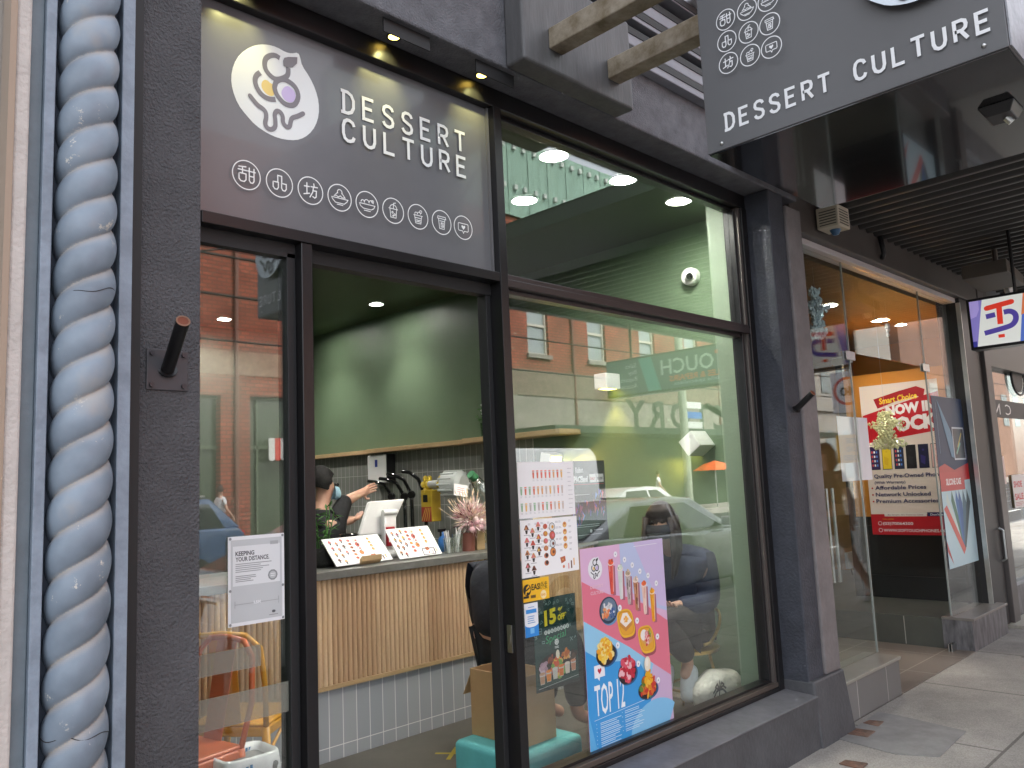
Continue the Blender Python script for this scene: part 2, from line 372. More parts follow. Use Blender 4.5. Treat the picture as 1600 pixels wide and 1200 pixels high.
steel = mat('brushed steel', (.55,.55,.54), .3, metal=1, noise=.15, nscale=8)
white_pl = sh('white plastic', 232,232,230, .35)
brass = mat('brushed brass', (.62,.42,.16), .28, metal=1)
shop_glass = glassmat('shopfront glass', 1.65, .018)
clear_glass = glassmat('frameless glass', .8, .0, tint=(.95,.975,.965))
skin = mat('skin', S(205,160,138), .5, noise=.08, nscale=9)
skin.node_tree.nodes['Principled BSDF'].inputs['Subsurface Weight'].default_value = .1
W_ = S(240,240,238)
# ================================================================== ground
pave = brickmat('concrete footpath', S(172,167,160), S(160,155,148), S(112,107,102), 1.15, .95, .008, 'xy', .35, .85, .14, bump=.3)
n=pave.node_tree.nodes; L=pave.node_tree.links; bs=n['Principled BSDF']; src=bs.inputs['Base Color'].links[0].from_socket; g=[q for q in n if q.type=='NEW_GEOMETRY'][0]
vo=n.new('ShaderNodeTexVoronoi'); vo.inputs['Scale'].default_value=3.4; L.new(g.outputs['Position'],vo.inputs[0]); ra=n.new('ShaderNodeValToRGB'); L.new(vo.outputs['Distance'],ra.inputs[0]); ra.color_ramp.elements[0].position=.045; ra.color_ramp.elements[0].color=(.42,.40,.39,1); ra.color_ramp.elements[1].position=.062; ra.color_ramp.elements[1].color=(1,1,1,1)
fn=n.new('ShaderNodeTexNoise'); fn.inputs['Scale'].default_value=160; fn.inputs['Detail'].default_value=3; L.new(g.outputs['Position'],fn.inputs[0]); rb_=n.new('ShaderNodeMapRange'); rb_.inputs[1].default_value=.35; rb_.inputs[2].default_value=.65; rb_.inputs[3].default_value=.78; rb_.inputs[4].default_value=1.15; L.new(fn.outputs[0],rb_.inputs[0])
st_=n.new('ShaderNodeTexNoise'); st_.inputs['Scale'].default_value=2.2; st_.inputs['Detail'].default_value=9; st_.inputs['Roughness'].default_value=.7; L.new(g.outputs['Position'],st_.inputs[0]); rc_=n.new('ShaderNodeMapRange'); rc_.inputs[1].default_value=.35; rc_.inputs[2].default_value=.7; rc_.inputs[3].default_value=.74; rc_.inputs[4].default_value=1.12; L.new(st_.outputs[0],rc_.inputs[0])
m1=n.new('ShaderNodeMix'); m1.data_type='RGBA'; m1.blend_type='MULTIPLY'; m1.inputs[0].default_value=1; L.new(src,m1.inputs[6]); L.new(ra.outputs[0],m1.inputs[7])
v1=n.new('ShaderNodeVectorMath'); v1.operation='SCALE'; L.new(m1.outputs[2],v1.inputs[0]); mu=n.new('ShaderNodeMath'); mu.operation='MULTIPLY'; L.new(rb_.outputs[0],mu.inputs[0]); L.new(rc_.outputs[0],mu.inputs[1]); L.new(mu.outputs[0],v1.inputs['Scale']); L.new(v1.outputs[0],bs.inputs['Base Color'])
asphalt = mat('asphalt', (.05,.05,.052), .85, noise=.3, nscale=3, bump=.4, bscale=90)
struct('footpath', MB().box((-14,-3.2,-.3),(60,-.1,.14)), pave)
struct('road', MB().add([(-60,-40,-.10),(120,-40,-.10),(120,8,-.10),(-60,8,-.10)],[(0,1,2,3)]), asphalt)
struct('opposite_footpath', MB().box((-30,-20,-.3),(90,-16.6,.13)), mat('far concrete', S(160,155,148), .85, noise=.15, nscale=1))
kb = MB(); kb.box((-14,-3.36,-.3),(60,-3.2,.135)); struct('kerb', kb, mat('bluestone', S(95,96,98), .7, noise=.2, nscale=6), bevel=.01)
rl = MB()
for y in (-7.6,-9.05,-10.6,-12.05): rl.box((-40,y-.035,-.12),(90,y+.035,-.094))
struct('tram_tracks', rl, steel)
lm = MB()
for i in range(16): lm.box((-10+i*5,-5.65,-.11),(-7.6+i*5,-5.55,-.096))
struct('lane_markings', lm, sh('road paint', 220,220,215, .6))
# patch of newer concrete and small iron covers in the footpath
q = [onZ(x,y,.144) for x,y in ((1372,1112),(1405,1118),(1510,1142),(1468,1182),(1400,1178),(1310,1154))]
p_ = MB(); pts=[(a.x,a.y) for a in q]
p_.prism(pts,(0,0,.138),(1,0,0),(0,1,0),(0,0,.006))
struct('footpath_patch', p_, mat('grey cement patch', S(140,138,136), .8, noise=.25, nscale=7))
iron = mat('rusty iron', S(120,84,66), .6, noise=.4, nscale=30, col2=S(82,66,58), bump=.6, bscale=60)
def cover(cs, lab):
    b = MB(); b.prism([(c.x,c.y) for c in cs],(0,0,.138),(1,0,0),(0,1,0),(0,0,.0065))
    t = T('service_cover', lab, 'cover', (cs[0].x,cs[0].y,.14)); b.build('lid', iron, t)
    f = MB(); c4 = [Vector((c.x,c.y,.143)) for c in cs]
    for i in range(4):
        a,b2 = c4[i], c4[(i+1)%4]; f.tube([a,b2],.004,5)
    f.build('rim', iron, t)
cover([onZ(x,y,.15) for x,y in ((1349,1128),(1358,1124),(1380,1126),(1372,1133))],'small pink-brown iron cover set in the footpath nearest the tiled plinth')
cover([onZ(x,y,.15) for x,y in ((1319,1144),(1330,1136),(1367,1141),(1355,1150))],'rusty square iron cover in the footpath by the dark pillar foot')
cover([onZ(x,y,.15) for x,y in ((1312,1191),(1321,1186),(1355,1191),(1345,1199))],'round-marked iron cover at the bottom edge of the footpath')

# ================================================================== left neighbour: blue twisted column
blue = mat('aged blue paint', S(126,142,160), .5, noise=.20, nscale=9, col2=S(118,133,150), bump=.25, bscale=90, bdist=.004)
blue2 = mat('blue paint on timber', S(136,148,162), .5, noise=.25, nscale=14, bump=.2, bscale=60)
greyblue = mat('shaded grey blue paint', S(112,124,132), .6, noise=.15, nscale=10, bump=.2, bscale=50)  # one even grey-blue for the recessed reveal
stone_w = mat('off-white painted stone', S(196,188,182), .75, noise=.12, nscale=9, bump=.4, bscale=80)
t = T('twisted_column', 'aged blue rope-twisted column between two flat blue battens', 'column', (.603,-.25,.14))
me = MB(); NZ, NT = 1300, 84; R = .0655; cx, cy = .594, -.285; z0, z1 = .05, 4.6
for i in range(NZ):
    z = z0+(z1-z0)*i/(NZ-1)
    for j in range(NT):
        th = 2*math.pi*j/NT; ph = (2*(th+.297) - 2*math.pi*(z-1.555)/.0893)
        s_ = abs(math.sin(ph/2)); r = R*(.74+.26*(s_**.5))
        me.v.append(Vector((cx+r*math.cos(th), cy+r*math.sin(th), z)))
for i in range(NZ-1):
    for j in range(NT):
        j2=(j+1)%NT; me.f.append([i*NT+j,i*NT+j2,(i+1)*NT+j2,(i+1)*NT+j]); z=z0+(z1-z0)*(i+.5)/(NZ-1); u_=((2*(2*math.pi*(j+.5)/NT+.297)-2*math.pi*(z-1.555)/.0893)/(2*math.pi))%1; q_=max(0,1-u_/.22)**1.3+.45*max(0,1-(1-u_)/.08); me.c.append((q_,q_,q_)); me.mi.append(0)
me.anyc=True
# worn paint: chips and pale grime
M_ = bpy.data.materials.new('worn blue column'); M_.use_nodes=True; n=M_.node_tree.nodes; L=M_.node_tree.links; b=n['Principled BSDF']
b.inputs['Roughness'].default_value=.42
g=n.new('ShaderNodeNewGeometry'); t1=n.new('ShaderNodeTexNoise'); t1.inputs['Scale'].default_value=7; t1.inputs['Detail'].default_value=8; L.new(g.outputs['Position'],t1.inputs[0])
c1=n.new('ShaderNodeValToRGB'); L.new(t1.outputs[0],c1.inputs[0]); e=c1.color_ramp.elements
e[0].position=.3; e[0].color=(*S(106,117,129),1); e[1].position=.64; e[1].color=(*S(136,149,163),1)
x=e.new(.8); x.color=(*S(158,158,158),1)
t2=n.new('ShaderNodeTexNoise'); t2.inputs['Scale'].default_value=17; t2.inputs['Detail'].default_value=9; t2.inputs['Roughness'].default_value=.75; L.new(g.outputs['Position'],t2.inputs[0])
c2=n.new('ShaderNodeValToRGB'); L.new(t2.outputs[0],c2.inputs[0]); c2.color_ramp.elements[0].position=.62; c2.color_ramp.elements[1].position=.655
mx=n.new('ShaderNodeMix'); mx.data_type='RGBA'; L.new(c2.outputs[0],mx.inputs[0]); L.new(c1.outputs[0],mx.inputs[6]); mx.inputs[7].default_value=(*S(205,200,190),1)
# bare patch high on the column
sp=n.new('ShaderNodeSeparateXYZ'); L.new(g.outputs['Position'],sp.inputs[0])
mz=n.new('ShaderNodeMapRange'); mz.inputs[1].default_value=2.83; mz.inputs[2].default_value=2.93; L.new(sp.outputs[2],mz.inputs[0])
mX=n.new('ShaderNodeMapRange'); mX.inputs[1].default_value=.578; mX.inputs[2].default_value=.572; L.new(sp.outputs[0],mX.inputs[0])
ad=n.new('ShaderNodeMath'); ad.operation='MULTIPLY'; L.new(mz.outputs[0],ad.inputs[0]); L.new(mX.outputs[0],ad.inputs[1])
m2=n.new('ShaderNodeMix'); m2.data_type='RGBA'; L.new(ad.outputs[0],m2.inputs[0]); L.new(mx.outputs[2],m2.inputs[6]); m2.inputs[7].default_value=(*S(186,172,158),1)
at_=n.new('ShaderNodeAttribute'); at_.attribute_name='Col'; t3=n.new('ShaderNodeTexNoise'); t3.inputs['Scale'].default_value=14; t3.inputs['Detail'].default_value=8; L.new(g.outputs['Position'],t3.inputs[0])
mm=n.new('ShaderNodeMath'); mm.operation='MULTIPLY'; L.new(at_.outputs['Fac'],mm.inputs[0]); L.new(t3.outputs[0],mm.inputs[1]); m4=n.new('ShaderNodeMath'); m4.operation='MULTIPLY'; m4.inputs[1].default_value=1.5; m4.use_clamp=True; L.new(mm.outputs[0],m4.inputs[0])
m3_=n.new('ShaderNodeMix'); m3_.data_type='RGBA'; L.new(m4.outputs[0],m3_.inputs[0]); L.new(m2.outputs[2],m3_.inputs[6]); m3_.inputs[7].default_value=(*S(168,158,148),1)
L.new(m3_.outputs[2],b.inputs['Base Color'])
bu=n.new('ShaderNodeBump'); bu.inputs['Strength'].default_value=.35; bu.inputs['Distance'].default_value=.003; L.new(t2.outputs[0],bu.inputs['Height']); L.new(bu.outputs[0],b.inputs['Normal'])
o=me.build('rope_shaft', M_, t, smooth=True)
crk=MB()
for zc,sl in ((2.02,.02),(1.06,-.005)):
    P=[]
    for j in range(26):
        a=math.radians(178+j*6.4); ph=(2*(a+.297)-2*math.pi*(zc-1.555)/.0893); r=R*(.74+.26*(abs(math.sin(ph/2))**.5))+.0006
        P.append((cx+r*math.cos(a),cy+r*math.sin(a),zc+sl*math.cos(a)*.7+.004*math.sin(a*5)))
    crk.tube(P,.0011,4)
crk.build('joint_crack', mat('dark crack',S(50,48,50),.9), t)
bt=MB(); bt.box((.497,-.305,.1),(.519,-.27,5)); bt.box((.665,-.30,.1),(.694,-.262,5))
bt.build('batten', blue2, t, bevel=.002)
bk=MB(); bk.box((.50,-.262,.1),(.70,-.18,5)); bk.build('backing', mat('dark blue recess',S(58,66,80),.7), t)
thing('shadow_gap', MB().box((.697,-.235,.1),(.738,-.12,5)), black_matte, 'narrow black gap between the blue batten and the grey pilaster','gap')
nb=T('neighbour_frontage','off-white stone reveal and window of the next shop at the far left','shopfront',(.4,-.3,.14))
MB().box((.468,-.29,.1),(.4965,-.2,5)).build('reveal', greyblue, nb, bevel=.002)
MB().box((.437,-.31,.1),(.4678,-.2,5)).build('stone_trim', stone_w, nb, bevel=.006)
MB().box((.424,-.315,.1),(.437,-.2,5)).build('window_frame', mat('tan painted frame',S(160,140,122),.6), nb)
MB().box((-1.2,-.25,.1),(.424,-.242,5)).build('window_pane', glassmat('neighbour glass',3,.35), nb)
MB().box((-1.2,.3,.1),(.4,.4,5)).build('wall', mat('beige wall',S(170,150,125),.8,noise=.1,nscale=4), nb)

# ================================================================== the dark rendered frontage of the dessert shop
HZ = 3.13
t = T('rendered_pilaster','dark grey textured render pilaster left of the shop with a flag bracket','pilaster',(.82,-.1,.14))
MB().box((.74,-.2,.1),(.905,.1,HZ)).build('shaft', render_dark, t, bevel=.006)
MB().box((.7395,-.19,.1),(.7595,-.1995,HZ)).build('edge_strip', render_mid, t) if 0 else None
t = T('rendered_pillar','dark navy and grey stepped pillar between the two shops','pillar',(4.3,-.1,.14))
MB().box((4.146,-.2,.40),(4.32,.058,HZ)).build('shaft', render_navy, t, bevel=.008)
MB().box((4.32,-.215,.46),(4.503,.058,3.07)).build('outer_band', render_light, t, bevel=.01)
MB().hexa([(4.12,-.262,.1),(4.53,-.262,.1),(4.53,.057,.1),(4.12,.057,.1),(4.145,-.225,.46),(4.512,-.225,.46),(4.512,.057,.46),(4.145,.057,.46)]).build('base_block', render_mid, t, bevel=.01)
hd = T('header_beam','dark grey rendered beam over the shop window','beam',(2.5,-.1,HZ))
MB().box((.742,-.2,HZ),(4.50,.10,3.45)).build('fascia', mat('mottled grey render',S(98,98,103),.75,noise=.3,nscale=14,bump=.6,bscale=120), hd, bevel=.008)
up_ = T('upper_facade','dark upper wall of the terrace above the shops','building',(4,0,3.45))
MB().box((-8,-.12,3.45),(.742,6,9)).build('left_wall', stone_w, up_)
MB().box((.742,-.15,3.4505),(16,6.3,9)).build('wall', mat('upper wall',S(104,102,108),.8,noise=.2,nscale=5,bump=.4,bscale=60), up_)
# banded steel mouldings above the beam
bn = MB(); dk = MB()
zs=[(3.40,3.47,.25,1),(3.49,3.575,.235,0),(3.61,3.665,.25,0),(3.70,3.79,.225,0),(3.83,3.87,.26,0)]
for z0_,z1_,pr,d in zs: bn.box((2.20,-pr,z0_+.012),(9.4,-.152,z1_)); dk.box((2.21,-pr-.004,z1_-.022),(9.4,-.151,z1_+.012))
md = T('facade_moulding','row of horizontal pale and dark mouldings above the shop beam','moulding',(4,-.2,3.39))
bn.build('band', mat('pale grey painted metal',S(138,138,146),.55,noise=.15,nscale=9), md, bevel=.004)
dk.build('gap', black_matte, md)
om = T('facade_ornament','white moulded stone bracket high on the wall between two beams','ornament',(3.45,-.25,3.9))
MB().box((3.36,-.33,3.90),(3.58,-.2,5)).build('panel', mat('white rough stone',S(215,214,222),.8,noise=.2,nscale=60,bump=1,bscale=120), om, bevel=.01)
MB().prism([(0,0),(.12,.02),(.16,.12),(.1,.2),(0,.18)],(3.50,-.42,3.90),(1,0,0),(0,0,1),(0,.12,0)).build('corbel', sh('cream stone',205,190,172,.7), om, bevel=.01)
# bracket plate with two beams that carry the sign
zt=3.42
t = T('sign_bracket','grey steel wall plate carrying two rusty square beams','bracket',(2.45,-.25,3.13))
plate_m = mat('dull grey steel',S(86,85,86),.55,noise=.25,nscale=7,stretch=(3,3,.5),bump=.15,bscale=30)
MB().box((2.093,-.30,3.13),(2.775,-.2,zt+.12)).build('wall_plate', plate_m, t, bevel=.012, seg=3)
rusty = mat('rusty galvanised steel',S(150,140,125),.55,noise=.4,nscale=11,col2=S(104,90,66),bump=.2,bscale=40)
for x in (2.235,2.60): MB().box((x,-1.06,3.217),(x+.08,-.3,3.302)).build('beam', rusty, t, bevel=.005)
# ================================================================== projecting sign box
X0,X1,Y0,Y1,Z0,Z1 = 2.12,2.90,-1.02,-1.835,2.515,3.36
sg = T('projecting_sign','dark grey projecting box sign with white lettering, carried on two rusty beams','sign',(2.5,-1.43,Z0))
signgrey = mat('satin dark grey sign sheet',S(96,96,98),.35,noise=.06,nscale=2,spec=.5)
MB().box((X0,Y0,Z0+.003),(X1-.002,Y1+.004,Z1)).build('casing', signgrey, sg, bevel=.002)
MB().box((X0+.004,Y0-.004,Z0-.001),(X1-.004,Y1+.008,Z0+.002)).build('underside', black_gloss, sg)
MB().box((X0+.004,Y1+.003,Z0+.006),(X1-.004,Y1-.001,Z1)).build('street_panel', mat('brushed silver sheet',S(150,150,156),.4,noise=.3,nscale=40), sg)
fl = Flat((X0-.0005,0,0),(0,-1,0),(0,0,1)); fl.step=.0003
WH=S(238,238,240)
brandtext(fl,'DESSERT CULTURE',1.083,2.573,.034,.050,.0489,.0088,WH)
order=[(0,0,2.905),(1,0,2.835),(2,0,2.765),(3,1,2.9),(5,1,2.828),(6,1,2.756),(4,2,2.893),(7,2,2.82),(8,2,2.748)]
for k,c_,z in order: icon(fl,k,(1.118,1.192,1.262)[c_],z+.006,.031,.0028,WH)
GR=S(84,82,86); fl.step=.0004
logo(fl,1.655,2.862,.155,S(225,235,245),GR,S(235,205,120),S(205,180,225))
fl.mb.build('lettering', prnt, sg)
for y,z in ((-1.07,2.53),(-1.78,2.533)): MB().ball((X0-.001,y,z+.008),.006,8).build('screw', steel, sg, smooth=True)
lp = T('under_sign_floodlight','small black floodlight fixed under the projecting sign','light',(2.53,-1.7,2.44))
q=onZ(1566,184,2.49); X_,Y_2=q.x,q.y
MB().hexa([(X_-.045,Y_2-.03,2.487),(X_+.03,Y_2-.03,2.484),(X_+.03,Y_2+.03,2.484),(X_-.045,Y_2+.03,2.487),(X_-.06,Y_2-.045,2.5135),(X_+.045,Y_2-.045,2.5135),(X_+.045,Y_2+.045,2.5135),(X_-.06,Y_2+.045,2.5135)]).build('housing', black_al, lp, bevel=.003)
MB().cyl((X_,Y_2-.01,2.487),(X_+.005,Y_2-.02,2.472),.010,12).build('lamp_head', steel, lp)

# ================================================================== black aluminium window wall
fr = T('shopfront','black aluminium shopfront with sidelight, door opening and large two-part window','shopfront',(2.5,0,.3))
A=black_al
MB().box((.90,-.05,.14),(.968,.06,HZ)).build('left_jamb', A, fr, bevel=.003)
MB().box((.968,-.055,3.050),(4.146,.06,HZ-.002)).build('head', A, fr, bevel=.003)
MB().box((.968,-.012,3.032),(4.06,.035,3.0495)).build('head_bead', A, fr, bevel=.002)
MB().box((2.153,-.062,.14),(2.195,.06,3.0495)).build('mullion', A, fr, bevel=.002)
jb=MB(); jb.box((2.128,.0,.14),(2.1525,.05,2.29)); jb.build('door_jamb', black_matte, fr, bevel=.002)
m3=MB(); m3.box((1.289,-.055,.14),(1.329,.06,2.3305)); m3.build('side_mullion', A, fr, bevel=.003); MB().box((1.258,-.02,.14),(1.2885,.04,2.3)).build('side_bead', black_matte, fr, bevel=.002)
MB().box((.968,-.06,2.331),(2.1525,.05,2.367)).build('transom', A, fr, bevel=.002)
tb=MB(); tb.box((.968,-.02,2.285),(1.288,.03,2.3305)); tb.box((1.3295,-.005,2.285),(2.152,.04,2.3305)); tb.build('transom_bead', black_matte, fr)
tr=MB(); tr.box((2.1955,-.057,2.318),(4.10,.05,2.3475)); tr.box((2.1955,-.050,2.348),(4.10,.045,2.369)); tr.box((2.1955,-.02,2.300),(4.10,.03,2.3175)); tr.build('window_transom', mat('brown black aluminium',(.035,.026,.026),.3,spec=.6), fr, bevel=.002)
jr=MB(); jr.box((4.09,-.06,.34),(4.146,.06,3.049)); jr.box((4.045,-.03,.38),(4.066,.03,3.03)); jr.build('right_jamb', A, fr, bevel=.003)
MB().box((4.0665,-.045,.34),(4.0895,.03,3.045)).build('jamb_channel', mat('grey gasket line',S(120,112,108),.35,metal=.6), fr)
MB().box((2.1955,-.06,.385),(4.089,.05,.4245)).build('sill_rail', A, fr, bevel=.003); MB().box((2.1955,-.03,.4485),(4.045,.03,.46)).build('sill_bead', A, fr)
MB().box((2.1955,-.055,.425),(4.089,.03,.448)).build('sill_channel_highlight', mat('channel highlight tone',S(120,110,102),.35,metal=.7), fr, bevel=.002)  # highlight along the sill channel put into its lighter colour
st=MB(); st.box((2.1475,-.045,.93),(2.1525,-.02,1.03)); st.box((2.1455,-.038,.965),(2.147,-.028,.995)); st.build('door_strike', steel, fr, bevel=.001)
def pane(x0,x1,z0,z1,lab,y=0,mt=shop_glass,name='glass_pane'):
    o = MB().box((x0,y-.003,z0),(x1,y+.003,z1)).build(name, mt, fr); o['label'] = lab; return o
pane(.968,1.258,.16,2.285,'narrow glass sidelight reflecting brick wall, left of the door opening')
pane(2.1955,4.045,.46,2.2995,'large lower shop window pane with posters behind it')
pane(2.1955,4.045,2.3695,3.032,'upper shop window pane above the transom')
# sill wall under the window
sw = T('sill_wall','low dark grey rendered wall and sloping ledge under the shop window','wall',(3.2,-.15,.1))
MB().hexa([(2.1,-.245,.1),(4.12,-.245,.1),(4.12,.04,.1),(2.1,.04,.1),(2.1,-.235,.385),(4.145,-.235,.385),(4.145,.04,.385),(2.1,.04,.385)]).build('wall', render_mid, sw, bevel=.004)
MB().hexa([(2.1,-.243,.3855),(4.146,-.243,.3855),(4.146,-.06,.3855),(2.1,-.06,.3855),(2.1,-.243,.392),(4.146,-.243,.392),(4.146,-.06,.405),(2.1,-.06,.405)]).build('ledge', mat('grey painted ledge',S(112,112,116),.5,noise=.25,nscale=9,bump=.2,bscale=30), sw, bevel=.003)
# sign panel over the door
panelm = mat('satin grey sign panel',S(110,109,112),.26,spec=.6,noise=.10,nscale=1.6,coat=.25)
ps = T('door_sign','flat grey sign panel with white egg emblem and nine round icons over the door','sign',(1.6,-.02,2.39))
MB().box((.968,-.02,2.3675),(2.1525,.0,3.0495)).build('panel', panelm, ps)
fl = Flat((0,-.0203,0),(1,0,0),(0,0,1)); fl.step=.0003
logo(fl,1.228,2.826,.158,S(236,238,236),S(132,128,132),S(236,208,130),S(208,190,228),sw=.105)
WW=S(236,236,234)
brandtext(fl,'DESSERT',1.466,2.830,.054,.076,.0845,.0118,WW); brandtext(fl,'CULTURE',1.466,2.729,.054,.074,.0845,.0118,WW)
for k,x in enumerate((1.120,1.229,1.338,1.446,1.554,1.662,1.770,1.878,1.982)): icon(fl,k,x,2.516,.045,.0034,WW)
fl.mb.build('lettering', prnt, ps)
MB().box((2.143,-.032,2.368),(2.152,-.0205,3.049)).build('edge_bead', mat('dull bead',S(110,108,110),.4), ps)
# warm recessed lights in the soffit that wash the panel
for i,x in enumerate((1.09,1.64,2.06)):
    t = T('soffit_downlight',('leftmost','middle','rightmost')[i]+' small warm recessed light over the grey door sign','light',(x,-.1,HZ))
    MB().lathe([(.022,0),(.028,0),(.028,-.002),(.022,-.002)],(x,-.1,HZ),16,cap=False).build('trim', black_al, t)
    MB().lathe([(.0,0),(.02,0)],(x,-.1,HZ-.0015),16).build('lens', mat('warm lamp lens',(1,.9,.5),emit=(1,.85,.35),es=.6), t)
    ld = bpy.data.lights.new('soffit_lamp','SPOT'); ld.energy=.8; ld.color=(1,.95,.38); ld.spot_size=math.radians(75); ld.spot_blend=1; ld.shadow_soft_size=.008
    lo = bpy.data.objects.new('soffit_lamp',ld); COL.objects.link(lo); lo.parent=t; lo.location=(0,-.02,-.012); lo.rotation_euler=(math.radians(36),0,0)
    MB().box((x-.10,-.176,HZ-.05),(x+.10,-.171,HZ)).build('added_hood', black_matte, t)  # added hood, keeps the glowing lens out of view
# flag brackets
def flagbracket(pc, ax, tip, lab):
    t = T('flag_bracket',lab,'bracket',pc)
    x,y,z = pc
    if ax=='f':
        MB().box((x-.052,y-.006,z-.052),(x+.052,y,z+.052)).build('base_plate', mat('dark plate',S(66,64,68),.5), t, bevel=.002)
        for dx in (-.04,.04):
            for dz in (-.04,.04): MB().cyl((x+dx,y-.006,z+dz),(x+dx,y-.013,z+dz),.006,8).build('bolt', mat('dull bolt',S(70,68,72),.4,metal=.6), t)
    b=MB(); a=Vector((x,y-.005,z)); e_=Vector(tip); d=(e_-a)
    b.tube([a,a+d*.02],.024,14); b.tube([a,e_],.0165,18); b.build('pole_socket', black_al, t, smooth=True, angle=40)
    k=MB(); dn=d.normalized(); k.lathe([(.0,0),(.0125,.0005)],e_+dn*.0002,16,ax=dn); k.build('rusty_mouth', mat('rust',S(110,58,40),.9), t)
    # rim
    r=MB(); r.lathe([(.0125,0),(.0166,.0),(.0166,.002),(.0125,.002)],e_,18,ax=dn,cap=False); r.build('rim', mat('rust rim',S(120,84,64),.7), t)
a_=onY(262,578,-.206); b_=onY(286,502,-.36)
flagbracket((a_.x,-.2,a_.z),'f',tuple(b_),'black angled flag pole socket on a square plate, on the left pilaster')
a_=onY(1243,640,-.215); b_=onY(1270,614,-.33)
flagbracket((a_.x,-.213,a_.z),'n',tuple(b_),'slim black flag pole socket on the stepped pillar between the shops')
# ================================================================== dessert shop interior
FZ=.13; CZ=3.26; XW=4.72; YB=5.6
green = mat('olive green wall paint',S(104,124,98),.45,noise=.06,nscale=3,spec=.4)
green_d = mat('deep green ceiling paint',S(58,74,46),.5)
tile_s = brickmat('grey stacked tiles',S(156,158,152),S(144,146,140),S(216,216,210),.075,.30,.0022,'yz',0,.25,zoff=-.19,bump=.15)
tile_f = brickmat('grey counter tiles',S(168,171,174),S(162,166,170),S(232,232,230),.087,.30,.0022,'xz',0,.22,zoff=-.20,bump=.15)
t = T('shop_interior','green painted walls and dark ceiling inside the dessert shop','room',(3,2.5,FZ))
MB().box((XW,.02,FZ),(XW+.1,YB,CZ)).build('right_wall', green, t)
MB().box((4.146,.251,FZ),(XW,.29,CZ)).build('pier_return', green, t) if 0 else None
MB().box((4.146,.0605,FZ),(XW,.20,CZ)).build('pier', mat('pale green paint',S(144,162,138),.5), t)
MB().box((.85,YB,FZ),(XW+.1,YB+.1,CZ)).build('back_wall', mat('grey back wall',S(90,94,86),.6), t)
MB().box((.85,.06,FZ),(.945,YB,CZ)).build('left_wall', green, t)
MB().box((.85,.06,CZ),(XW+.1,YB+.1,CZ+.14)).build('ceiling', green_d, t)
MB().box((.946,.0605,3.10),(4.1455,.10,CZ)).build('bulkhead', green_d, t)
MB().box((4.146,.06,FZ),(XW,.10,CZ)).build('front_return', mat('light green paint',S(150,168,130),.5), t) if 0 else None
tb_=MB(); tb_.box((XW-.012,2.25,FZ),(XW-.0005,YB,1.90)); tb_.build('wall_tiles', tile_s, t)
struct('shop_floor', MB().box((.85,-.05,0),(XW+.1,YB,FZ)), mat('dark polished concrete',S(92,88,80),.35,noise=.25,nscale=2.2,spec=.4))
tp = T('floor_tape_cross','yellow tape cross stuck on the shop floor','tape',(2.93,1.25,FZ))
for a,b in (((680,1177),(732,1177)),((700,1187),(714,1167))):
    A_=onZ(*a,FZ+.001); B_=onZ(*b,FZ+.001); d=(B_-A_).normalized(); n_=Vector((-d.y,d.x,0))*.012
    z=.0 if a[0]==680 else .0006
    MB().add([A_+n_+Vector((0,0,z)),A_-n_+Vector((0,0,z)),B_-n_+Vector((0,0,z)),B_+n_+Vector((0,0,z))],[(0,1,2,3)]).build('tape_strip', sh('yellow tape',200,180,60,.5), tp)
# shelf in three stepped boards
oak = mat('pale oak board',S(186,158,118),.5,noise=.15,nscale=6,stretch=(1,1,14))
t = T('wall_shelf','long pale oak shelf on the green wall above the grey tiles','shelf',(XW-.1,4,1.9))
for y0_,y1_,d in ((1.75,2.85,.24),(2.85,4.35,.16),(4.35,YB,.10)):
    MB().box((XW-d,y0_,1.90),(XW,y1_-.002,1.94)).build('board', oak, t, bevel=.002)
# counter
oakrib = bpy.data.materials.new('oak ribs'); oakrib.use_nodes=True; n=oakrib.node_tree.nodes; L=oakrib.node_tree.links; b=n['Principled BSDF']; b.inputs['Roughness'].default_value=.5
g=n.new('ShaderNodeNewGeometry'); s_=n.new('ShaderNodeSeparateXYZ'); L.new(g.outputs['Position'],s_.inputs[0])
dv=n.new('ShaderNodeMath'); dv.operation='DIVIDE'; dv.inputs[1].default_value=.0945; L.new(s_.outputs[0],dv.inputs[0])
fl_=n.new('ShaderNodeMath'); fl_.operation='FLOOR'; L.new(dv.outputs[0],fl_.inputs[0])
wn=n.new('ShaderNodeTexWhiteNoise'); wn.noise_dimensions='1D'; L.new(fl_.outputs[0],wn.inputs['W'])
mp=n.new('ShaderNodeMapping'); mp.inputs['Scale'].default_value=(30,30,2.2); L.new(g.outputs['Position'],mp.inputs[0])
no=n.new('ShaderNodeTexNoise'); no.inputs['Scale'].default_value=2.2; no.inputs['Detail'].default_value=8; L.new(mp.outputs[0],no.inputs[0])
am=n.new('ShaderNodeMath'); am.operation='MULTIPLY_ADD'; am.inputs[1].default_value=.55; L.new(wn.outputs['Value'],am.inputs[0])
nm=n.new('ShaderNodeMath'); nm.operation='MULTIPLY'; nm.inputs[1].default_value=.5; L.new(no.outputs[0],nm.inputs[0]); L.new(nm.outputs[0],am.inputs[2])
cr=n.new('ShaderNodeValToRGB'); L.new(am.outputs[0],cr.inputs[0]); cr.color_ramp.elements[0].position=.15; cr.color_ramp.elements[1].position=.8
cr.color_ramp.elements[0].color=(*S(172,136,102),1); cr.color_ramp.elements[1].color=(*S(218,190,154),1); L.new(cr.outputs[0],b.inputs['Base Color'])
CY=1.66; CT=1.12
ct = T('service_counter','ribbed oak counter with grey stone top and tiled base','counter',(3,1.9,FZ))
rb=MB(); nr=int((XW-1.2)/.0315)
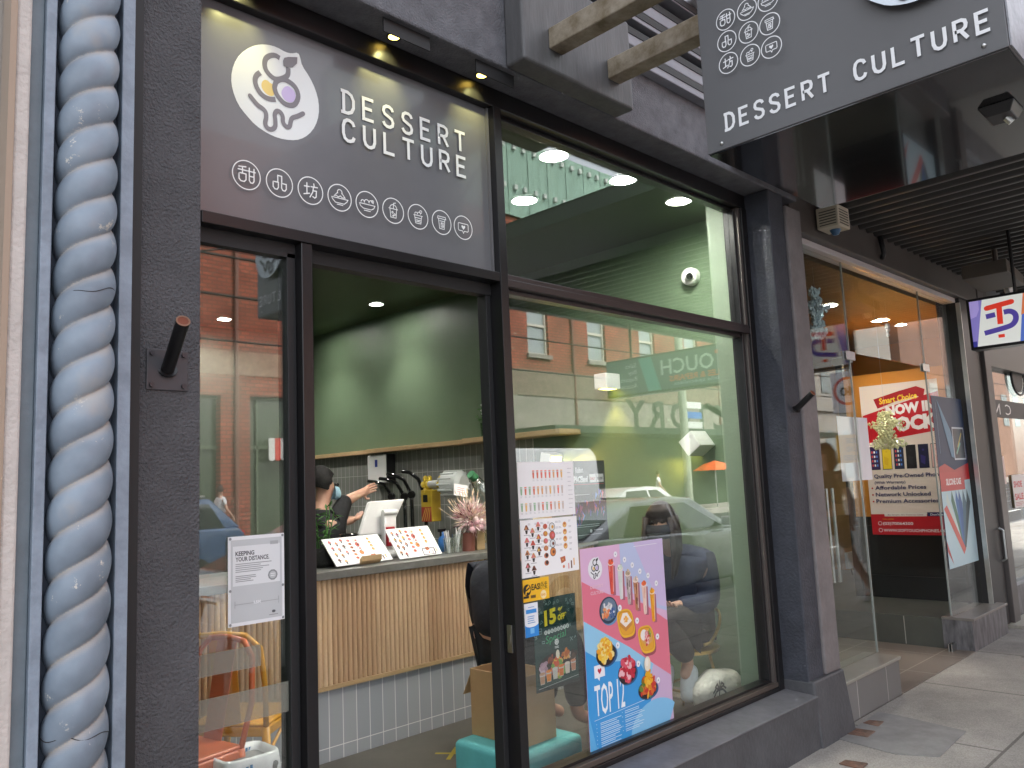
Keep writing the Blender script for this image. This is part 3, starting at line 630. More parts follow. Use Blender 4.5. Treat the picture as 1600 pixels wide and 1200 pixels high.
for i in range(nr):
    x=1.2+i*.0315; P=[]
    for k in range(7):
        a=math.pi*k/6; P.append((x+.01575-.0152*math.cos(a), CY+.012-.015*math.sin(a)))
    P=[(x+.0003,CY+.02)]+P+[(x+.0312,CY+.02)]
    k0=len(rb.v); m_=len(P)
    for zz in (.52,1.075):
        for p in P: rb.v.append(Vector((p[0],p[1],zz)))
    for k in range(m_-1): rb.f.append([k0+k,k0+k+1,k0+m_+k+1,k0+m_+k]); rb.c.append(None); rb.mi.append(0)
rb.build('ribbed_front', oakrib, ct, smooth=True, angle=50)
cc=MB(); cc.box((1.2,CY+.018,.50),(XW-.001,CY+.6,1.076)); cc.box((1.2,CY-.004,.497),(XW-.001,CY+.03,.5195)); cc.build('carcass', oak, ct)
MB().box((1.2,CY+.012,FZ),(XW-.001,CY+.58,.4965)).build('tiled_base', tile_f, ct)
MB().box((1.18,CY-.025,1.077),(XW-.001,CY+.62,CT)).build('stone_top', mat('grey stone top',S(112,112,108),.4,noise=.15,nscale=25), ct, bevel=.003)
bc = T('back_bench','dark steel work bench along the tiled wall behind the counter','bench',(4.4,3.8,FZ))
MB().box((4.1,2.55,.95),(4.70,5.3,1.0)).build('top', steel, bc, bevel=.003)
MB().box((4.14,2.6,FZ),(4.70,5.25,.9495)).build('body', mat('dark cabinet',(.03,.03,.03),.5), bc)
# downlights
lens = mat('lit diffuser',(1,1,1),emit=(1,.97,.9),es=7)
def downlight(x,y,z,r,lab,en=14,grp='downlights in the dessert shop ceiling',blend=.9,size=125,col=(1,.96,.88),down=True):
    t=T('downlight',lab,'light',(x,y,z),grp)
    MB().lathe([(r,0),(r+.012,-.001),(r+.012,-.006),(r,-.008)],(x,y,z),24,cap=False).build('trim', white_pl, t)
    MB().lathe([(0,-.004),(r,-.004)],(x,y,z),24).build('diffuser', lens, t)
    ld=bpy.data.lights.new('downlight_lamp','SPOT'); ld.energy=en; ld.color=col; ld.spot_size=math.radians(size); ld.spot_blend=blend; ld.shadow_soft_size=.015
    lo=bpy.data.objects.new('downlight_lamp',ld); COL.objects.link(lo); lo.parent=t; lo.location=(0,0,-.012)
for x,y,lab in ((3.09,.45,'bright round ceiling light highest in the upper window, left of its row'),(3.66,.43,'middle bright round ceiling light of the row in the upper window'),
   (4.23,.43,'bright round ceiling light nearest the dome camera'),(3.45,1.02,'smaller round ceiling light seen under the row, left in the upper window')):
    downlight(x,y,CZ-.001,.075,lab,11,size=172,blend=1)
downlight(4.34,3.82,CZ-.001,.06,'single round ceiling light above the counter, in the door opening',11,size=100,blend=1)
downlight(4.30,5.0,CZ-.001,.06,'round ceiling light near the back of the shop over the bench',10,size=100,blend=1)
downlight(2.6,2.6,CZ-.001,.06,'round ceiling light above the middle of the counter',11,size=165)
downlight(3.5,5.16,CZ-.001,.06,'round ceiling light seen small through the narrow sidelight',12,size=150)
downlight(1.9,1.2,CZ-.001,.06,'round ceiling light over the orange and yellow chairs',9,size=165)
# wall cube lamps
warm = mat('warm lamp face',(1,.8,.2),emit=(1,.78,.15),es=3)
def cubelamp(px,py,s,rotx,lab,dirv):
    p=onX(px,py,XW-.001-s); t=T('cube_wall_lamp',lab,'lamp',p,'white cube lamps on the green wall')
    b=MB().box((p.x-s/2,p.y-s/2,p.z-s/2),(p.x+s,p.y+s/2,p.z+s/2)); o=b.build('shade', white_pl, t, bevel=.004)
    f=MB().box((p.x-s*.3,p.y-s*.3,p.z-s/2-.002),(p.x+s*.8,p.y+s*.3,p.z-s/2-.0005)); f.build('glowing_opening', warm, t)
    t.rotation_euler=(rotx,0,0)
    ld=bpy.data.lights.new('cube_lamp','SPOT'); ld.energy=3.5; ld.color=(1,.60,.10); ld.spot_size=math.radians(70); ld.spot_blend=.4; ld.shadow_soft_size=.03
    lo=bpy.data.objects.new('cube_lamp',ld); COL.objects.link(lo); lo.parent=t; lo.location=(s*.3,0,-s*.6)
cubelamp(945,596,.11,0,'upright white cube lamp shining down, highest on the green wall',0)
cubelamp(1085,693,.12,math.radians(55),'tilted white cube lamp shining sideways, right of the other two',0)
cubelamp(858,718,.10,math.radians(-78),'white cube lamp just above the drinks menu',0)
# dome camera
p=onX(1078,432,XW-.03); t=T('dome_camera','white round security camera on the green wall','camera',p)
b=MB(); ax=Vector((-1,0,0))
b.lathe([(.062,-.03),(.062,0),(.058,.018),(.04,.03)],p,24,ax=ax); b.build('body', white_pl, t, smooth=True, angle=40)
b=MB(); d=(CAM-p).normalized(); b.ball(p+Vector((-.025,-.008,-.004)),.036,12); b.build('eyeball', white_pl, t, smooth=True)
b=MB(); b.lathe([(0,.0),(.023,.001),(.023,-.004)][::-1],p+Vector((-.025,-.008,-.004))+Vector((-.75,-.6,-.25)).normalized()*.036,18,ax=Vector((-.75,-.6,-.25)).normalized()); b.build('lens', black_gloss, t)
# ================================================================== things on and behind the counter
FOODC=[S(214,158,60),S(196,84,70),S(226,190,90),S(120,70,50),S(220,120,130),S(60,44,40),S(200,140,90)]
def menu_art(fl,w,h,seed=1):
    rnd=random.Random(seed); fl.rect(0,0,w,h,S(246,246,246)); hh=fl.h
    G=S(176,176,180)
    for cx_,n0 in ((.10,4),(.20,4),(.30,3)):
        for k in range(n0):
            x=w*cx_; y=h*(.84-.22*k-(.06 if cx_==.2 else 0)+(.04 if cx_==.3 else 0)); r=h*.052; c=FOODC[rnd.randrange(7)]; fl.h=hh
            fl.poly([(x-r*.7,y-r*.3),(x+r*.7,y-r*.3),(x+r*.35,y-r*1.6),(x-r*.35,y-r*1.6)],S(54,48,46)); fl.poly([(x-r*1.3,y-r*.2),(x+r*1.3,y-r*.2),(x+r*.3,y+r*1.4),(x-r*.3,y+r*1.4)],c)
            fl.disc(x-r*.2,y+r*.3,r*.5,FOODC[rnd.randrange(7)],n=7); fl.rect(x-r*1.4,y-r*2.1,r*2.8,r*.22,G)
    for k in range(6):
        x=w*.42; y=h*(.86-.13*k); r=h*.062; fl.h=hh; fl.disc(x,y,r,S(196,120,84),n=10,ry=r*.8); fl.disc(x+r*.2,y+r*.1,r*.6,FOODC[rnd.randrange(7)],n=8)
    for k in range(4):
        x=w*.54; y=h*(.84-.15*k); r=h*.08; fl.h=hh; fl.disc(x,y,r,S(70,64,66),n=14)
        fl.disc(x,y,r*.86,[S(225,225,222),S(206,96,80),S(216,222,224),S(222,140,70)][k],n=12); fl.disc(x+r*.2,y,r*.4,FOODC[rnd.randrange(7)],n=8)
    for k in range(4):
        x=w*.77; y=h*(.86-.13*k); r=h*.05; fl.h=hh; fl.disc(x,y,r*1.1,S(214,150,70),n=10); fl.disc(x,y-r*.2,r*.7,S(236,196,120),n=8); fl.disc(x,y+r*.3,r*.4,S(190,90,60),n=8)
    fl.h=hh; fl.poly([(w*.66,h*.27),(w*.75,h*.29),(w*.76,h*.2),(w*.68,h*.16)],S(188,104,70)); fl.disc(w*.71,h*.23,h*.02,S(220,170,110),n=7)
    fl.disc(w*.72,h*.1,h*.03,S(214,120,70),n=8); fl.rect(w*.80,h*.05,w*.02,h*.1,S(220,150,150)); fl.rect(w*.85,h*.05,w*.022,h*.14,S(110,70,60)); fl.rect(w*.9,h*.1,w*.02,h*.13,S(226,170,90))
    for cx_ in (.13,.24,.34,.46,.6,.66,.84):
        for k in range(rnd.randrange(5,9)):
            fl.h=hh; fl.lines(w*cx_,h*(.93-k*.105),w*.055,2,h*.02,h*.008,G)
    fl.h=hh
def standmenu(p0,p1,h,lean,lab,seed,stand):
    """menu board leaning on a stand: p0,p1 bottom corners"""
    p0=Vector(p0); p1=Vector(p1); u=(p1-p0); w=u.length; u.normalize(); bk=Vector((u.y*-1,u.x,0)).normalized()
    v=(Vector((0,0,1))*math.cos(lean)+bk*math.sin(lean)).normalized(); n_=u.cross(v)
    t=T('menu_board',lab,'menu',p0,'menu boards standing on the counter')
    MB().prism([(0,0),(w,0),(w,h),(0,h)],p0-n_*.006,u,v,n_*.006).build('board', sh('white board',236,236,236,.4), t, bevel=.001)
    fl=Flat(p0,u,v); menu_art(fl,w,h,seed); fl.mb.build('printed_page', prnt, t)
    b=MB()
    if stand=='wood':
        q=p0+u*w*.38-n_*.014-Vector((0,0,.012)); b.prism([(0,0),(w*.36,0),(w*.36,.03),(0,.03)],q+n_*.02,u,Vector((0,0,1)),n_*.03); b.build('wooden_foot', oak, t, bevel=.002)
    else:
        for s_ in (.5,.78): b.tube([p0+u*w*s_+n_*.03-Vector((0,0,.008)),p0+u*w*s_+n_*.03+v*.035],.002,6)
        b.tube([p0+u*w*.5+n_*.03+v*.035,p0+u*w*.78+n_*.03+v*.035],.002,6)
        b.tube([p0+u*w*.5+n_*.03-Vector((0,0,.008)),p0+u*w*.78+n_*.03-Vector((0,0,.008))],.002,6)
        b.build('wire_easel', black_al, t)
a_=onY(526,884,1.72); b_=onY(614,873,1.76); standmenu((a_.x,1.72,CT+.014),(b_.x,1.76,CT+.014),.20,.75,'wide white menu board on a wooden foot, nearest the plant on the counter',3,'wood')
a_=onY(625,873,1.74); b_=onY(691,862,1.78); standmenu((a_.x,1.74,CT+.010),(b_.x,1.78,CT+.010),.215,.62,'white menu board on a black wire easel, in front of the till',5,'wire')
# till screen seen from behind
t=T('till_screen','white tablet till screen tilted back on its stand, seen from behind','till',(3.3,2.1,CT))
Yt=2.05; c4=[onY(x,y,Yt) for x,y in ((562,836),(608,834),(633,779),(578,783))]
u=(c4[1]-c4[0]); 
b=MB(); nb_=Vector((-.1,.35,-.1)).normalized()*.03
b.hexa([c4[0],c4[1],c4[1]+nb_,c4[0]+nb_,c4[3],c4[2],c4[2]+nb_,c4[3]+nb_]); b.build('screen_shell', white_pl, t, bevel=.008, seg=3)
a_=onY(597,801,Yt-.03); b_=onY(612,858,Yt-.03)
b=MB(); b.box((a_.x,Yt-.05,b_.z-.03),(b_.x+.03,Yt-.01,a_.z)); b.build('neck', white_pl, t, bevel=.01, seg=3)
b=MB(); b.tube([(a_.x-.005,Yt-.045,a_.z),(b_.x+.035,Yt-.045,a_.z)],.018,12); b.build('hinge', white_pl, t, smooth=True, angle=40)
b=MB(); b.box((a_.x-.03,Yt-.09,CT),(b_.x+.09,Yt+.12,CT+.03)); b.build('base', white_pl, t, bevel=.008)
t=T('card_reader','red and white card reader standing behind the easel menu','card reader',onY(612,838,1.98))
p=onY(612,838,1.98); MB().box((p.x-.03,p.y,p.z-.06),(p.x+.03,p.y+.03,p.z+.06)).build('body', sh('reader red',170,30,44,.4), t, bevel=.006)
MB().box((p.x-.022,p.y-.002,p.z-.035),(p.x+.022,p.y-.0005,p.z+.03)).build('keypad', white_pl, t)
# stack of black cups
t=T('cup_lid_stack','stack of black ribbed cup lids behind the left menu board','lids',onY(545,840,2.05))
p=onY(545,846,2.05); b=MB()
for k in range(6): b.lathe([(.045,0),(.062,.004),(.062,.010),(.05,.016)],(p.x,p.y,CT+.07+k*.017),18)
b.build('lids', black_gloss, t, smooth=True, angle=30)
MB().lathe([(.04,0),(.052,.07)],(p.x,p.y,CT),18).build('holder', black_al, t)
# woven pot with bamboo plant
t=T('potted_plant','green leafy plant in a black woven pot at the left end of the counter','plant',(2.42,1.9,CT))
leaf=mat('leaf green',S(70,120,50),.5,noise=.3,nscale=12)
c_=Vector((2.60,1.96,CT)); c_=Vector((onY(504,860,1.92).x,1.92,CT))
b=MB(); b.lathe([(.07,0),(.085,.02),(.09,.09),(.085,.11),(.075,.11),(.075,.09)],c_,22); b.build('woven_pot', mat('black wicker',(.016,.015,.014),.6,bump=1,bscale=180), t)
b=MB(); bl=MB()
for k in range(9):
    a=random.uniform(0,6.28); p1=c_+Vector((math.cos(a)*.03,math.sin(a)*.03,.1)); tp_=p1+Vector((math.cos(a)*.05,math.sin(a)*.05,random.uniform(.08,.26)))
    b.tube([p1,(p1+tp_)/2+Vector((.005,0,.01)),tp_],.003,5)
    for q in range(9):
        s0=p1.lerp(tp_,.3+.7*q/8); d=Vector((random.uniform(-1,1),random.uniform(-1,1),random.uniform(-.2,.8))).normalized(); s1=d.cross(Vector((0,0,1))).normalized()*.008; ln=random.uniform(.04,.08)
        bl.add([s0,s0+d*ln*.5+s1,s0+d*ln-Vector((0,0,.012)),s0+d*ln*.5-s1],[(0,1,2,3)])
b.build('stem', leaf, t); bl.build('leaves', leaf, t)
# dried flowers in paper vase
t=T('dried_flower_bunch','pale pink dried flowers in a copper and oak vase on the counter end','flowers',(onY(738,858,1.85).x,1.85,CT))
c_=Vector((onY(738,858,1.85).x,1.85,CT))
b=MB(); b.lathe([(.045,0),(.052,.12),(.049,.12),(.044,.03)],c_+Vector((-.035,0,0)),24); b.build('copper_vase', mat('copper pink vase',S(150,96,84),.35,metal=.3), t, smooth=True, angle=40)
b=MB(); b.box((c_.x+.015,c_.y-.035,CT),(c_.x+.085,c_.y+.035,CT+.13)); b.build('oak_vase', oak, t, bevel=.003)
pk=MB(); rnd=random.Random(4)
PC=[S(240,206,206),S(244,224,220),S(236,190,196),S(246,236,226),S(222,200,166),S(250,240,234)]
for k in range(1500):
    d=Vector((rnd.gauss(0,1),rnd.gauss(0,1),rnd.gauss(0,1)+.25)).normalized(); ctr=c_+Vector((-.005,-.01,.215)); R0=rnd.uniform(.02,.10); base=ctr+Vector((d.x*1.15,d.y*.9,d.z*.85))*R0; L_=rnd.uniform(.03,.075)
    d2=(d+Vector((rnd.uniform(-.4,.4),rnd.uniform(-.4,.4),rnd.uniform(-.1,.5)))).normalized(); s1=d2.cross(Vector((rnd.uniform(-1,1),rnd.uniform(-1,1),1))).normalized()*rnd.uniform(.0025,.006)
    c=PC[rnd.randrange(6)] if not (d.x<-.3 and rnd.random()<.15) else S(120,60,74)
    pk.add([base,base+d2*L_*.5+s1,base+d2*L_,base+d2*L_*.5-s1],[(0,1,2,3)],c)
for k in range(34):
    a=rnd.uniform(0,6.28); el=rnd.uniform(.6,1.5); d=Vector((math.cos(a)*math.cos(el),math.sin(a)*math.cos(el),math.sin(el))); base=c_+Vector((0,0,.13)); tip=base+d*rnd.uniform(.2,.26)
    pk.tube([base,tip],.0012,3,col=S(206,186,150)); pk.tube([tip,tip+d*.03],[.004,.001],4,col=S(222,200,170))
for k in range(16):
    a=rnd.uniform(0,6.28); pk.ball(c_+Vector((math.cos(a)*rnd.uniform(.02,.09),-.06+rnd.uniform(-.03,.03),.15+rnd.uniform(-.01,.06))),.02,8,col=PC[rnd.randrange(3)])
pk.build('petals', mat('dried petals',attr=True,rough=.8), t)
# little clear jars and blue bottle
for px,lab,cm,h in ((702,'short clear glass of straws beside the easel menu',None,.10),(716,'clear plastic straw cup beside the copper vase',None,.12)):
    p=onY(px,862,1.82); t=T('straw_cup',lab,'cup',(p.x,1.82,CT)); b=MB(); b.lathe([(.03,0),(.036,h),(.034,h),(.028,.004)],(p.x,1.82,CT),18); b.build('cup', glassmat('clear plastic %d'%px,1.5,.06), t)
    b=MB()
    for k in range(7): b.tube([(p.x+random.uniform(-.015,.015),1.82+random.uniform(-.015,.015),CT+.005),(p.x+random.uniform(-.03,.03),1.82+random.uniform(-.02,.02),CT+h+random.uniform(.0,.05))],.003,5)
    b.build('straws', white_pl, t)
p=onY(692,845,2.0); t=T('blue_bottle','blue spray bottle with black trigger behind the easel menu','bottle',(p.x,2.0,CT))
MB().lathe([(.03,0),(.033,.08),(.012,.11),(.012,.13)],(p.x,2.0,CT),16).build('bottle', sh('blue liquid',60,120,190,.3), t, smooth=True)
MB().box((p.x-.035,1.99,CT+.13),(p.x+.02,2.01,CT+.15)).box((p.x-.02,1.993,CT+.10),(p.x-.012,2.007,CT+.13)).build('trigger', black_al, t)
# wall-side equipment
def wallbox(name,px,py,X,dy,dz,dx,lab,cat,m_):
    p=onX(px,py,X); t=T(name,lab,cat,p); MB().box((X,p.y-dy/2,p.z-dz/2),(X+dx,p.y+dy/2,p.z+dz/2)).build('body', m_, t, bevel=.012, seg=3); return t,p
t,p=wallbox('paper_towel_dispenser',588,733,XW-.13,.30,.27,.118,'white paper towel dispenser on the tiled wall','dispenser',white_pl)
MB().box((XW-.1315,p.y-.02,p.z+.02),(XW-.130,p.y+.02,p.z+.09)).build('blue_badge', sh('badge blue',40,60,150,.4), t)
MB().box((XW-.12,p.y-.158,p.z-.13),(XW-.02,p.y-.148,p.z+.14)).build('side_cover', black_al, t)
# dark curved coffee machine levers on splash screen
for i,(px,py,qx,qy) in enumerate(((586,753,612,776),(604,749,632,776),(616,742,643,773),(640,738,664,775))):
    a_=onX(px,py,4.35); b_=onX(qx,qy,4.35); t=T('black_tap_arm',('first','second','third','fourth')[i]+' black curved drink tap arm from the towel dispenser','tap',(4.35,b_.y,1.0),'black curved drink tap arms'); b=MB()
    b.tube([a_+Vector((0,.10,.01)),a_,a_.lerp(b_,.5)+Vector((0,-.02,.04)),b_,(b_.x,b_.y-.01,1.02)],.016,10); b.build('arm', black_gloss, t, smooth=True, angle=50)
    b=MB(); b.lathe([(.03,-.02),(.038,0),(.03,.02)],b_,14,ax=Vector((-1,-.3,0)).normalized()); b.build('joint', black_al, t, smooth=True, angle=40)
# fruit press wheels
for px,py,w_,lab in ((670,757,.10,'small yellow-lobed grinder head on the tiled wall'),(694,757,.17,'large white ribbed grinder drum with a yellow front')):
    p=onX(px,py,4.3); t=T('grinder_drum',lab,'machine',p); ax=Vector((.25,-1,0)).normalized()
    b=MB(); 
    for k in range(6):
        a=k*math.pi/3; q=p+Vector((math.cos(a)*.045,0,math.sin(a)*.055))-ax*.012; b.ball(q,.028,8,sy=.5)
    b.ball(p,.045,10,sy=.4); b.build('yellow_front', sh('machine yellow',196,168,50,.35), t, smooth=True)
    b=MB(); P=[]
    if w_>.12:
        b.lathe([(.07,0),(.105,.02),(.105,w_),(.07,w_+.03)],p,28,ax=ax); 
        for k in range(14):
            a=k*2*math.pi/14; q=p+Vector((math.cos(a)*.106,0,math.sin(a)*.106)); b.tube([q+ax*.025,q+ax*(w_-.01)],.008,5)
    else: b.lathe([(.03,0),(.035,w_)],p,18,ax=ax)
    b.build('ribbed_drum', sh('machine white',186,190,188,.35), t, smooth=True, angle=35)
p=onX(672,790,4.3); t=T('poster_tin','yellow and red printed tin standing on the bench','tin',p); MB().box((4.26,p.y-.07,p.z-.13),(4.36,p.y+.07,p.z+.13)).build('tin', sh('tin yellow',190,160,50,.4), t, bevel=.006)
fl=Flat((4.2595,p.y+.07,p.z-.13),(0,-1,0),(0,0,1)); fl.rect(.005,.0,.13,.12,S(170,50,40)); fl.rect(.03,.16,.06,.06,S(30,30,30))
for k in range(4): fl.stroke([(.01+k*.03,.01),(.06+k*.02,.11)],.008,S(220,180,90))
fl.mb.build('label', prnt, t)
p=onY(720,766,2.0); t=T('handwritten_card','white card with pink writing propped above the flowers','card',p)
u=Vector((1,-.05,-.16)).normalized(); v=Vector((.16,.1,1)).normalized(); u=(u-v*u.dot(v)).normalized()
MB().prism([(0,0),(.12,0),(.12,.08),(0,.08)],p-u*.06-v*.04,u,v,Vector((0,.002,0))).build('card', sh('white card',236,232,232,.6), t)
MB().tube([p-v*.04+Vector((0,.003,0)),(p.x,p.y+.003,CT+.1)],.002,5).build('pick', oak, t)
fl=Flat(p-u*.06-v*.04,u,v)
for k in range(3): fl.stroke([(.03,.055-k*.014),(.05,.058-k*.014),(.06,.053-k*.014),(.09,.056-k*.014)],.0025,S(206,100,110))
fl.mb.build('writing', prnt, t)
# clear curved display cover with green cap
t=T('clear_dome_cover','clear curved plastic cover with green cap at the right end of the counter','display cover',(4.1,2.1,CT))
a_=onY(740,745,2.1); b_=onY(775,830,2.1); b=MB(); b.tube([a_,a_.lerp(b_,.4)+Vector((.03,0,.03)),b_,b_+Vector((.05,0,-.2))],[.03,.07,.09,.09],18); b.build('cover', glassmat('pale plastic',1.8,.12,tint=(.85,.9,.86)), t, smooth=True)
b=MB(); b.tube([a_-Vector((.03,0,-.02)),a_+Vector((.015,0,-.012))],.032,14); b.build('green_cap', sh('green cap',70,130,90,.4), t, smooth=True, angle=40)
p=onY(776,835,2.15); t=T('plywood_case','pale plywood display case at the right end of the counter','case',(p.x,2.15,CT))
MB().hexa([(p.x-.03,2.0,CT),(p.x+.45,2.0,CT),(p.x+.45,2.28,CT),(p.x-.03,2.28,CT),(p.x+.02,2.0,CT+.34),(p.x+.45,2.0,CT+.34),(p.x+.45,2.28,CT+.34),(p.x+.02,2.28,CT+.34)]).build('case', oak, t, bevel=.003)
# glass vase of flowers on the shelf
p=onX(758,676,XW-.12); t=T('shelf_flower_vase','glass vase with small white flowers on the oak shelf','vase',(XW-.12,p.y,1.94))
b=MB(); b.lathe([(.035,0),(.042,.12),(.038,.12),(.03,.01)],(XW-.12,p.y,1.94),16); b.build('vase', glassmat('vase glass',1.5,.05,tint=(.7,.8,.7)), t)
b=MB(); f_=MB(); rnd=random.Random(9)
for k in range(26):
    a=rnd.uniform(0,6.28); q0=Vector((XW-.12,p.y,1.95)); q1=q0+Vector((math.cos(a)*.07*rnd.random(),math.sin(a)*.08*rnd.random(),.13+rnd.random()*.15)); b.tube([q0,q1],.002,4)
    for j in range(4):
        d=Vector((rnd.uniform(-1,1),rnd.uniform(-1,1),rnd.uniform(-.3,1))).normalized(); s1=d.orthogonal()*.01; q=q0.lerp(q1,rnd.uniform(.4,1)); b.add([q,q+d*.02+s1,q+d*.045,q+d*.02-s1],[(0,1,2,3)])
    if k%3==0: f_.ball(q1,.010,7)
b.build('stems', leaf, t); f_.build('blossom', white_pl, t)
# ================================================================== carton on teal ottoman, bin, chairs
teal=mat('teal velvet',S(94,178,178),.75,noise=.12,nscale=9,bump=.2,bscale=200)
t=T('teal_ottoman','square teal upholstered ottoman just inside the door','ottoman',(2.6,.4,FZ))
MB().box((2.39,.2,FZ+.02),(2.80,.60,.45)).build('cushion', teal, t, bevel=.025, seg=4, smooth=True)
for x in (2.43,2.76):
    for y in (.24,.56): MB().box((x-.015,y-.015,FZ),(x+.015,y+.015,FZ+.02)).build('foot', black_matte, t)
card=mat('brown cardboard',S(176,142,100),.8,noise=.10,nscale=6,bump=.1,bscale=60)
t=T('cardboard_carton','open brown cardboard carton standing on the teal ottoman','box',(2.6,.42,.451))
b=MB(); x0,x1,y0,y1,z0,z1=2.49,2.69,.26,.585,.4515,.735; h_=.004
b.box((x0,y0,z0),(x1,y0+h_,z1)); b.box((x0,y1-h_,z0),(x1,y1,z1)); b.box((x0,y0+h_,z0),(x0+h_,y1-h_,z1)); b.box((x1-h_,y0+h_,z0),(x1,y1-h_,z1)); b.box((x0+h_,y0+h_,z0),(x1-h_,y1-h_,z0+h_)); b.build('body', card, t)
b=MB(); b.hexa([(x0,y1,z1-.03),(x1,y1,z1-.03),(x1,y1+.003,z1-.03),(x0,y1+.003,z1-.03),(x0,y1+.05,z1-.12),(x1,y1+.05,z1-.12),(x1,y1+.053,z1-.12),(x0,y1+.053,z1-.12)]); b.hexa([(x0+.005,y0+.004,z1-.002),(x1-.005,y0+.004,z1-.002),(x1-.005,y0+.007,z1-.002),(x0+.005,y0+.007,z1-.002),(x0+.005,y0+.07,z1-.05),(x1-.005,y0+.07,z1-.05),(x1-.005,y0+.073,z1-.05),(x0+.005,y0+.073,z1-.05)]); b.build('flap', card, t)
# bin with liner
t=T('waste_bin','small bin lined with a white plastic bag with blue print','bin',(1.55,.88,FZ))
MB().hexa([(1.46,.80,FZ),(1.62,.80,FZ),(1.62,.94,FZ),(1.46,.94,FZ),(1.44,.77,.53),(1.66,.77,.53),(1.66,.97,.53),(1.44,.97,.53)]).build('bin', sh('grey bin',120,124,124,.5), t, bevel=.02, seg=3)
b=MB(); N=40; rings=[]
for k,(zz,rr) in enumerate(((.34,.118),(.42,.124),(.50,.128),(.555,.125),(.562,.115),(.50,.10),(.40,.09))):
    for j in range(N):
        a=2*math.pi*j/N; c_,s_=math.cos(a),math.sin(a); q=(abs(c_)**4+abs(s_)**4)**(-.25); r=rr*q*(1+(.06*math.sin(j*2.3+k)+.03*math.sin(j*5.1)) * (1 if k<3 else .3))
        b.v.append(Vector((1.55+c_*r*.95,.87+s_*r*.85,zz+.008*math.sin(j*1.7) if k<3 else zz)))
for k in range(6):
    for j in range(N): j2=(j+1)%N; b.f.append([k*N+j,k*N+j2,(k+1)*N+j2,(k+1)*N+j]); b.c.append(None); b.mi.append(0)
b.build('bag_liner', mat('thin white plastic',S(232,236,238),.3,noise=.06,nscale=9), t, smooth=True)
fl=Flat((1.45,.742,.475),(1,0,0),(0,0,1)); 
for k in range(5): fl.rect(.0+k*.016,.035+.003*k,.011,.022,S(70,140,190)); fl.h-=fl.step
fl.mb.build('blue_print', prnt, t)
fl=Flat((1.56,.955,.505),(1,.0,0),(0,0,1))
for k in range(6): fl.rect(.0+k*.014,.01,.010,.028,S(70,140,190)); fl.h-=fl.step
fl.mb.build('blue_print', prnt, t)
def tolix(name,lab,mt,loc,rz):
    t=T(name,lab,'chair',(0,0,0),'metal café chairs by the sidelight'); P=t
    b=MB(); b.box((-.175,-.175,.43),(.175,.175,.445)); b.box((-.18,-.18,.39),(.18,.18,.43)); b.build('seat', mt, P, bevel=.012, seg=3)
    for sx in (-1,1):
        for sy in (-1,1):
            b=MB(); b.tube([(sx*.165,sy*.165,.43),(sx*.19,sy*.19,.2),(sx*.21,sy*.21,0)],[.02,.015,.012],8); b.build('leg', mt, P, smooth=True)
    b=MB(); pts=[(-.17,-.17,.43),(-.21,-.185,.6),(-.225,-.17,.77),(-.235,-.11,.825),(-.24,0,.835),(-.235,.11,.825),(-.225,.17,.77),(-.21,.185,.6),(-.17,.17,.43)]
    b.tube(pts,.012,10); b.build('back_frame', mt, P, smooth=True)
    b=MB(); b.hexa([(-.165,-.055,.44),(-.165,.055,.44),(-.16,.055,.44),(-.16,-.055,.44),(-.24,-.062,.83),(-.24,.062,.83),(-.235,.062,.83),(-.235,-.062,.83)]); b.build('back_slat', mt, P, bevel=.002)
    for s_ in (-1,1): b=MB(); b.tube([(-.165,s_*.165,.25),(.165,s_*.165,.25)] if 0 else [(-.17,-.17*s_,.3),(0,-.17*s_,.385),(.17,-.17*s_,.3)],.008,6); b.build('brace', mt, P)
    t.location=(loc[0],loc[1],FZ); t.rotation_euler=(0,0,rz); return t
tolix('cafe_chair','orange metal café chair, nearest the pilaster',sh('orange enamel',214,106,58,.35),(1.36,1.04),math.radians(192))
tolix('cafe_chair','yellow metal café chair by the ribbed counter',sh('yellow enamel',222,160,50,.35),(1.80,1.34),math.radians(38))
# ================================================================== posters inside the window
def sheet(name,x0,x1,z0,z1,lab,cat,y=.024,base=(.8,.8,.8),grp=None,mt=None):
    t=T(name,lab,cat,((x0+x1)/2,y,z0),grp); MB().box((x0,y,z0),(x1,y+.0015,z1)).build('sheet', mat('paper %.2f%.2f%.2f'%base,base,.5), t)
    return t, Flat((x0,y-.0002,z0),(1,0,0),(0,0,1),step=.00006)
# drinks menu and dessert menu
t,fl=sheet('drinks_menu',2.253,2.586,1.412,1.632,'white drinks menu sheet of small coloured cups, taped above the dessert menu','poster',y=-.0065,base=(.9,.9,.9))
w_,h_=.333,.22; hh=fl.h; rnd=random.Random(2)
for r_ in range(3):
    for k in range(11):
        if r_==0 and k<3: continue
        x=w_*(.05+k*.072); y=h_*(.70-.29*r_); c=[S(232,130,110),S(236,190,110),S(226,170,110),S(190,180,176),S(206,190,180),S(150,190,150),S(220,120,90)][rnd.randrange(7)]; fl.h=hh
        fl.poly([(x-.0038,y),(x+.0038,y),(x+.0065,y+.030),(x-.0065,y+.030)],S(206,204,202)); fl.poly([(x-.0036,y),(x+.0036,y),(x+.0058,y+.024),(x-.0058,y+.024)],c); fl.rect(x-.0065,y+.028,.013,.004,tuple(min(1,q*1.15) for q in c))
        fl.h=hh; fl.lines(x-.006,y-.006,.012,2,.004,.0014,S(190,190,194))
for k in range(10): fl.h=hh; fl.lines(.293,.19-k*.018,.03,1,.01,.0016,S(170,170,176))
fl.mb.build('printing', prnt, t)
t,fl=sheet('dessert_menu',2.255,2.590,1.185,1.405,'white dessert menu sheet of waffles and bowls, under the drinks menu','poster',y=-.0065,base=(.9,.9,.9))
menu_art(fl,.335,.22,11); fl.mb.build('printing', prnt, t)
cl=MB()
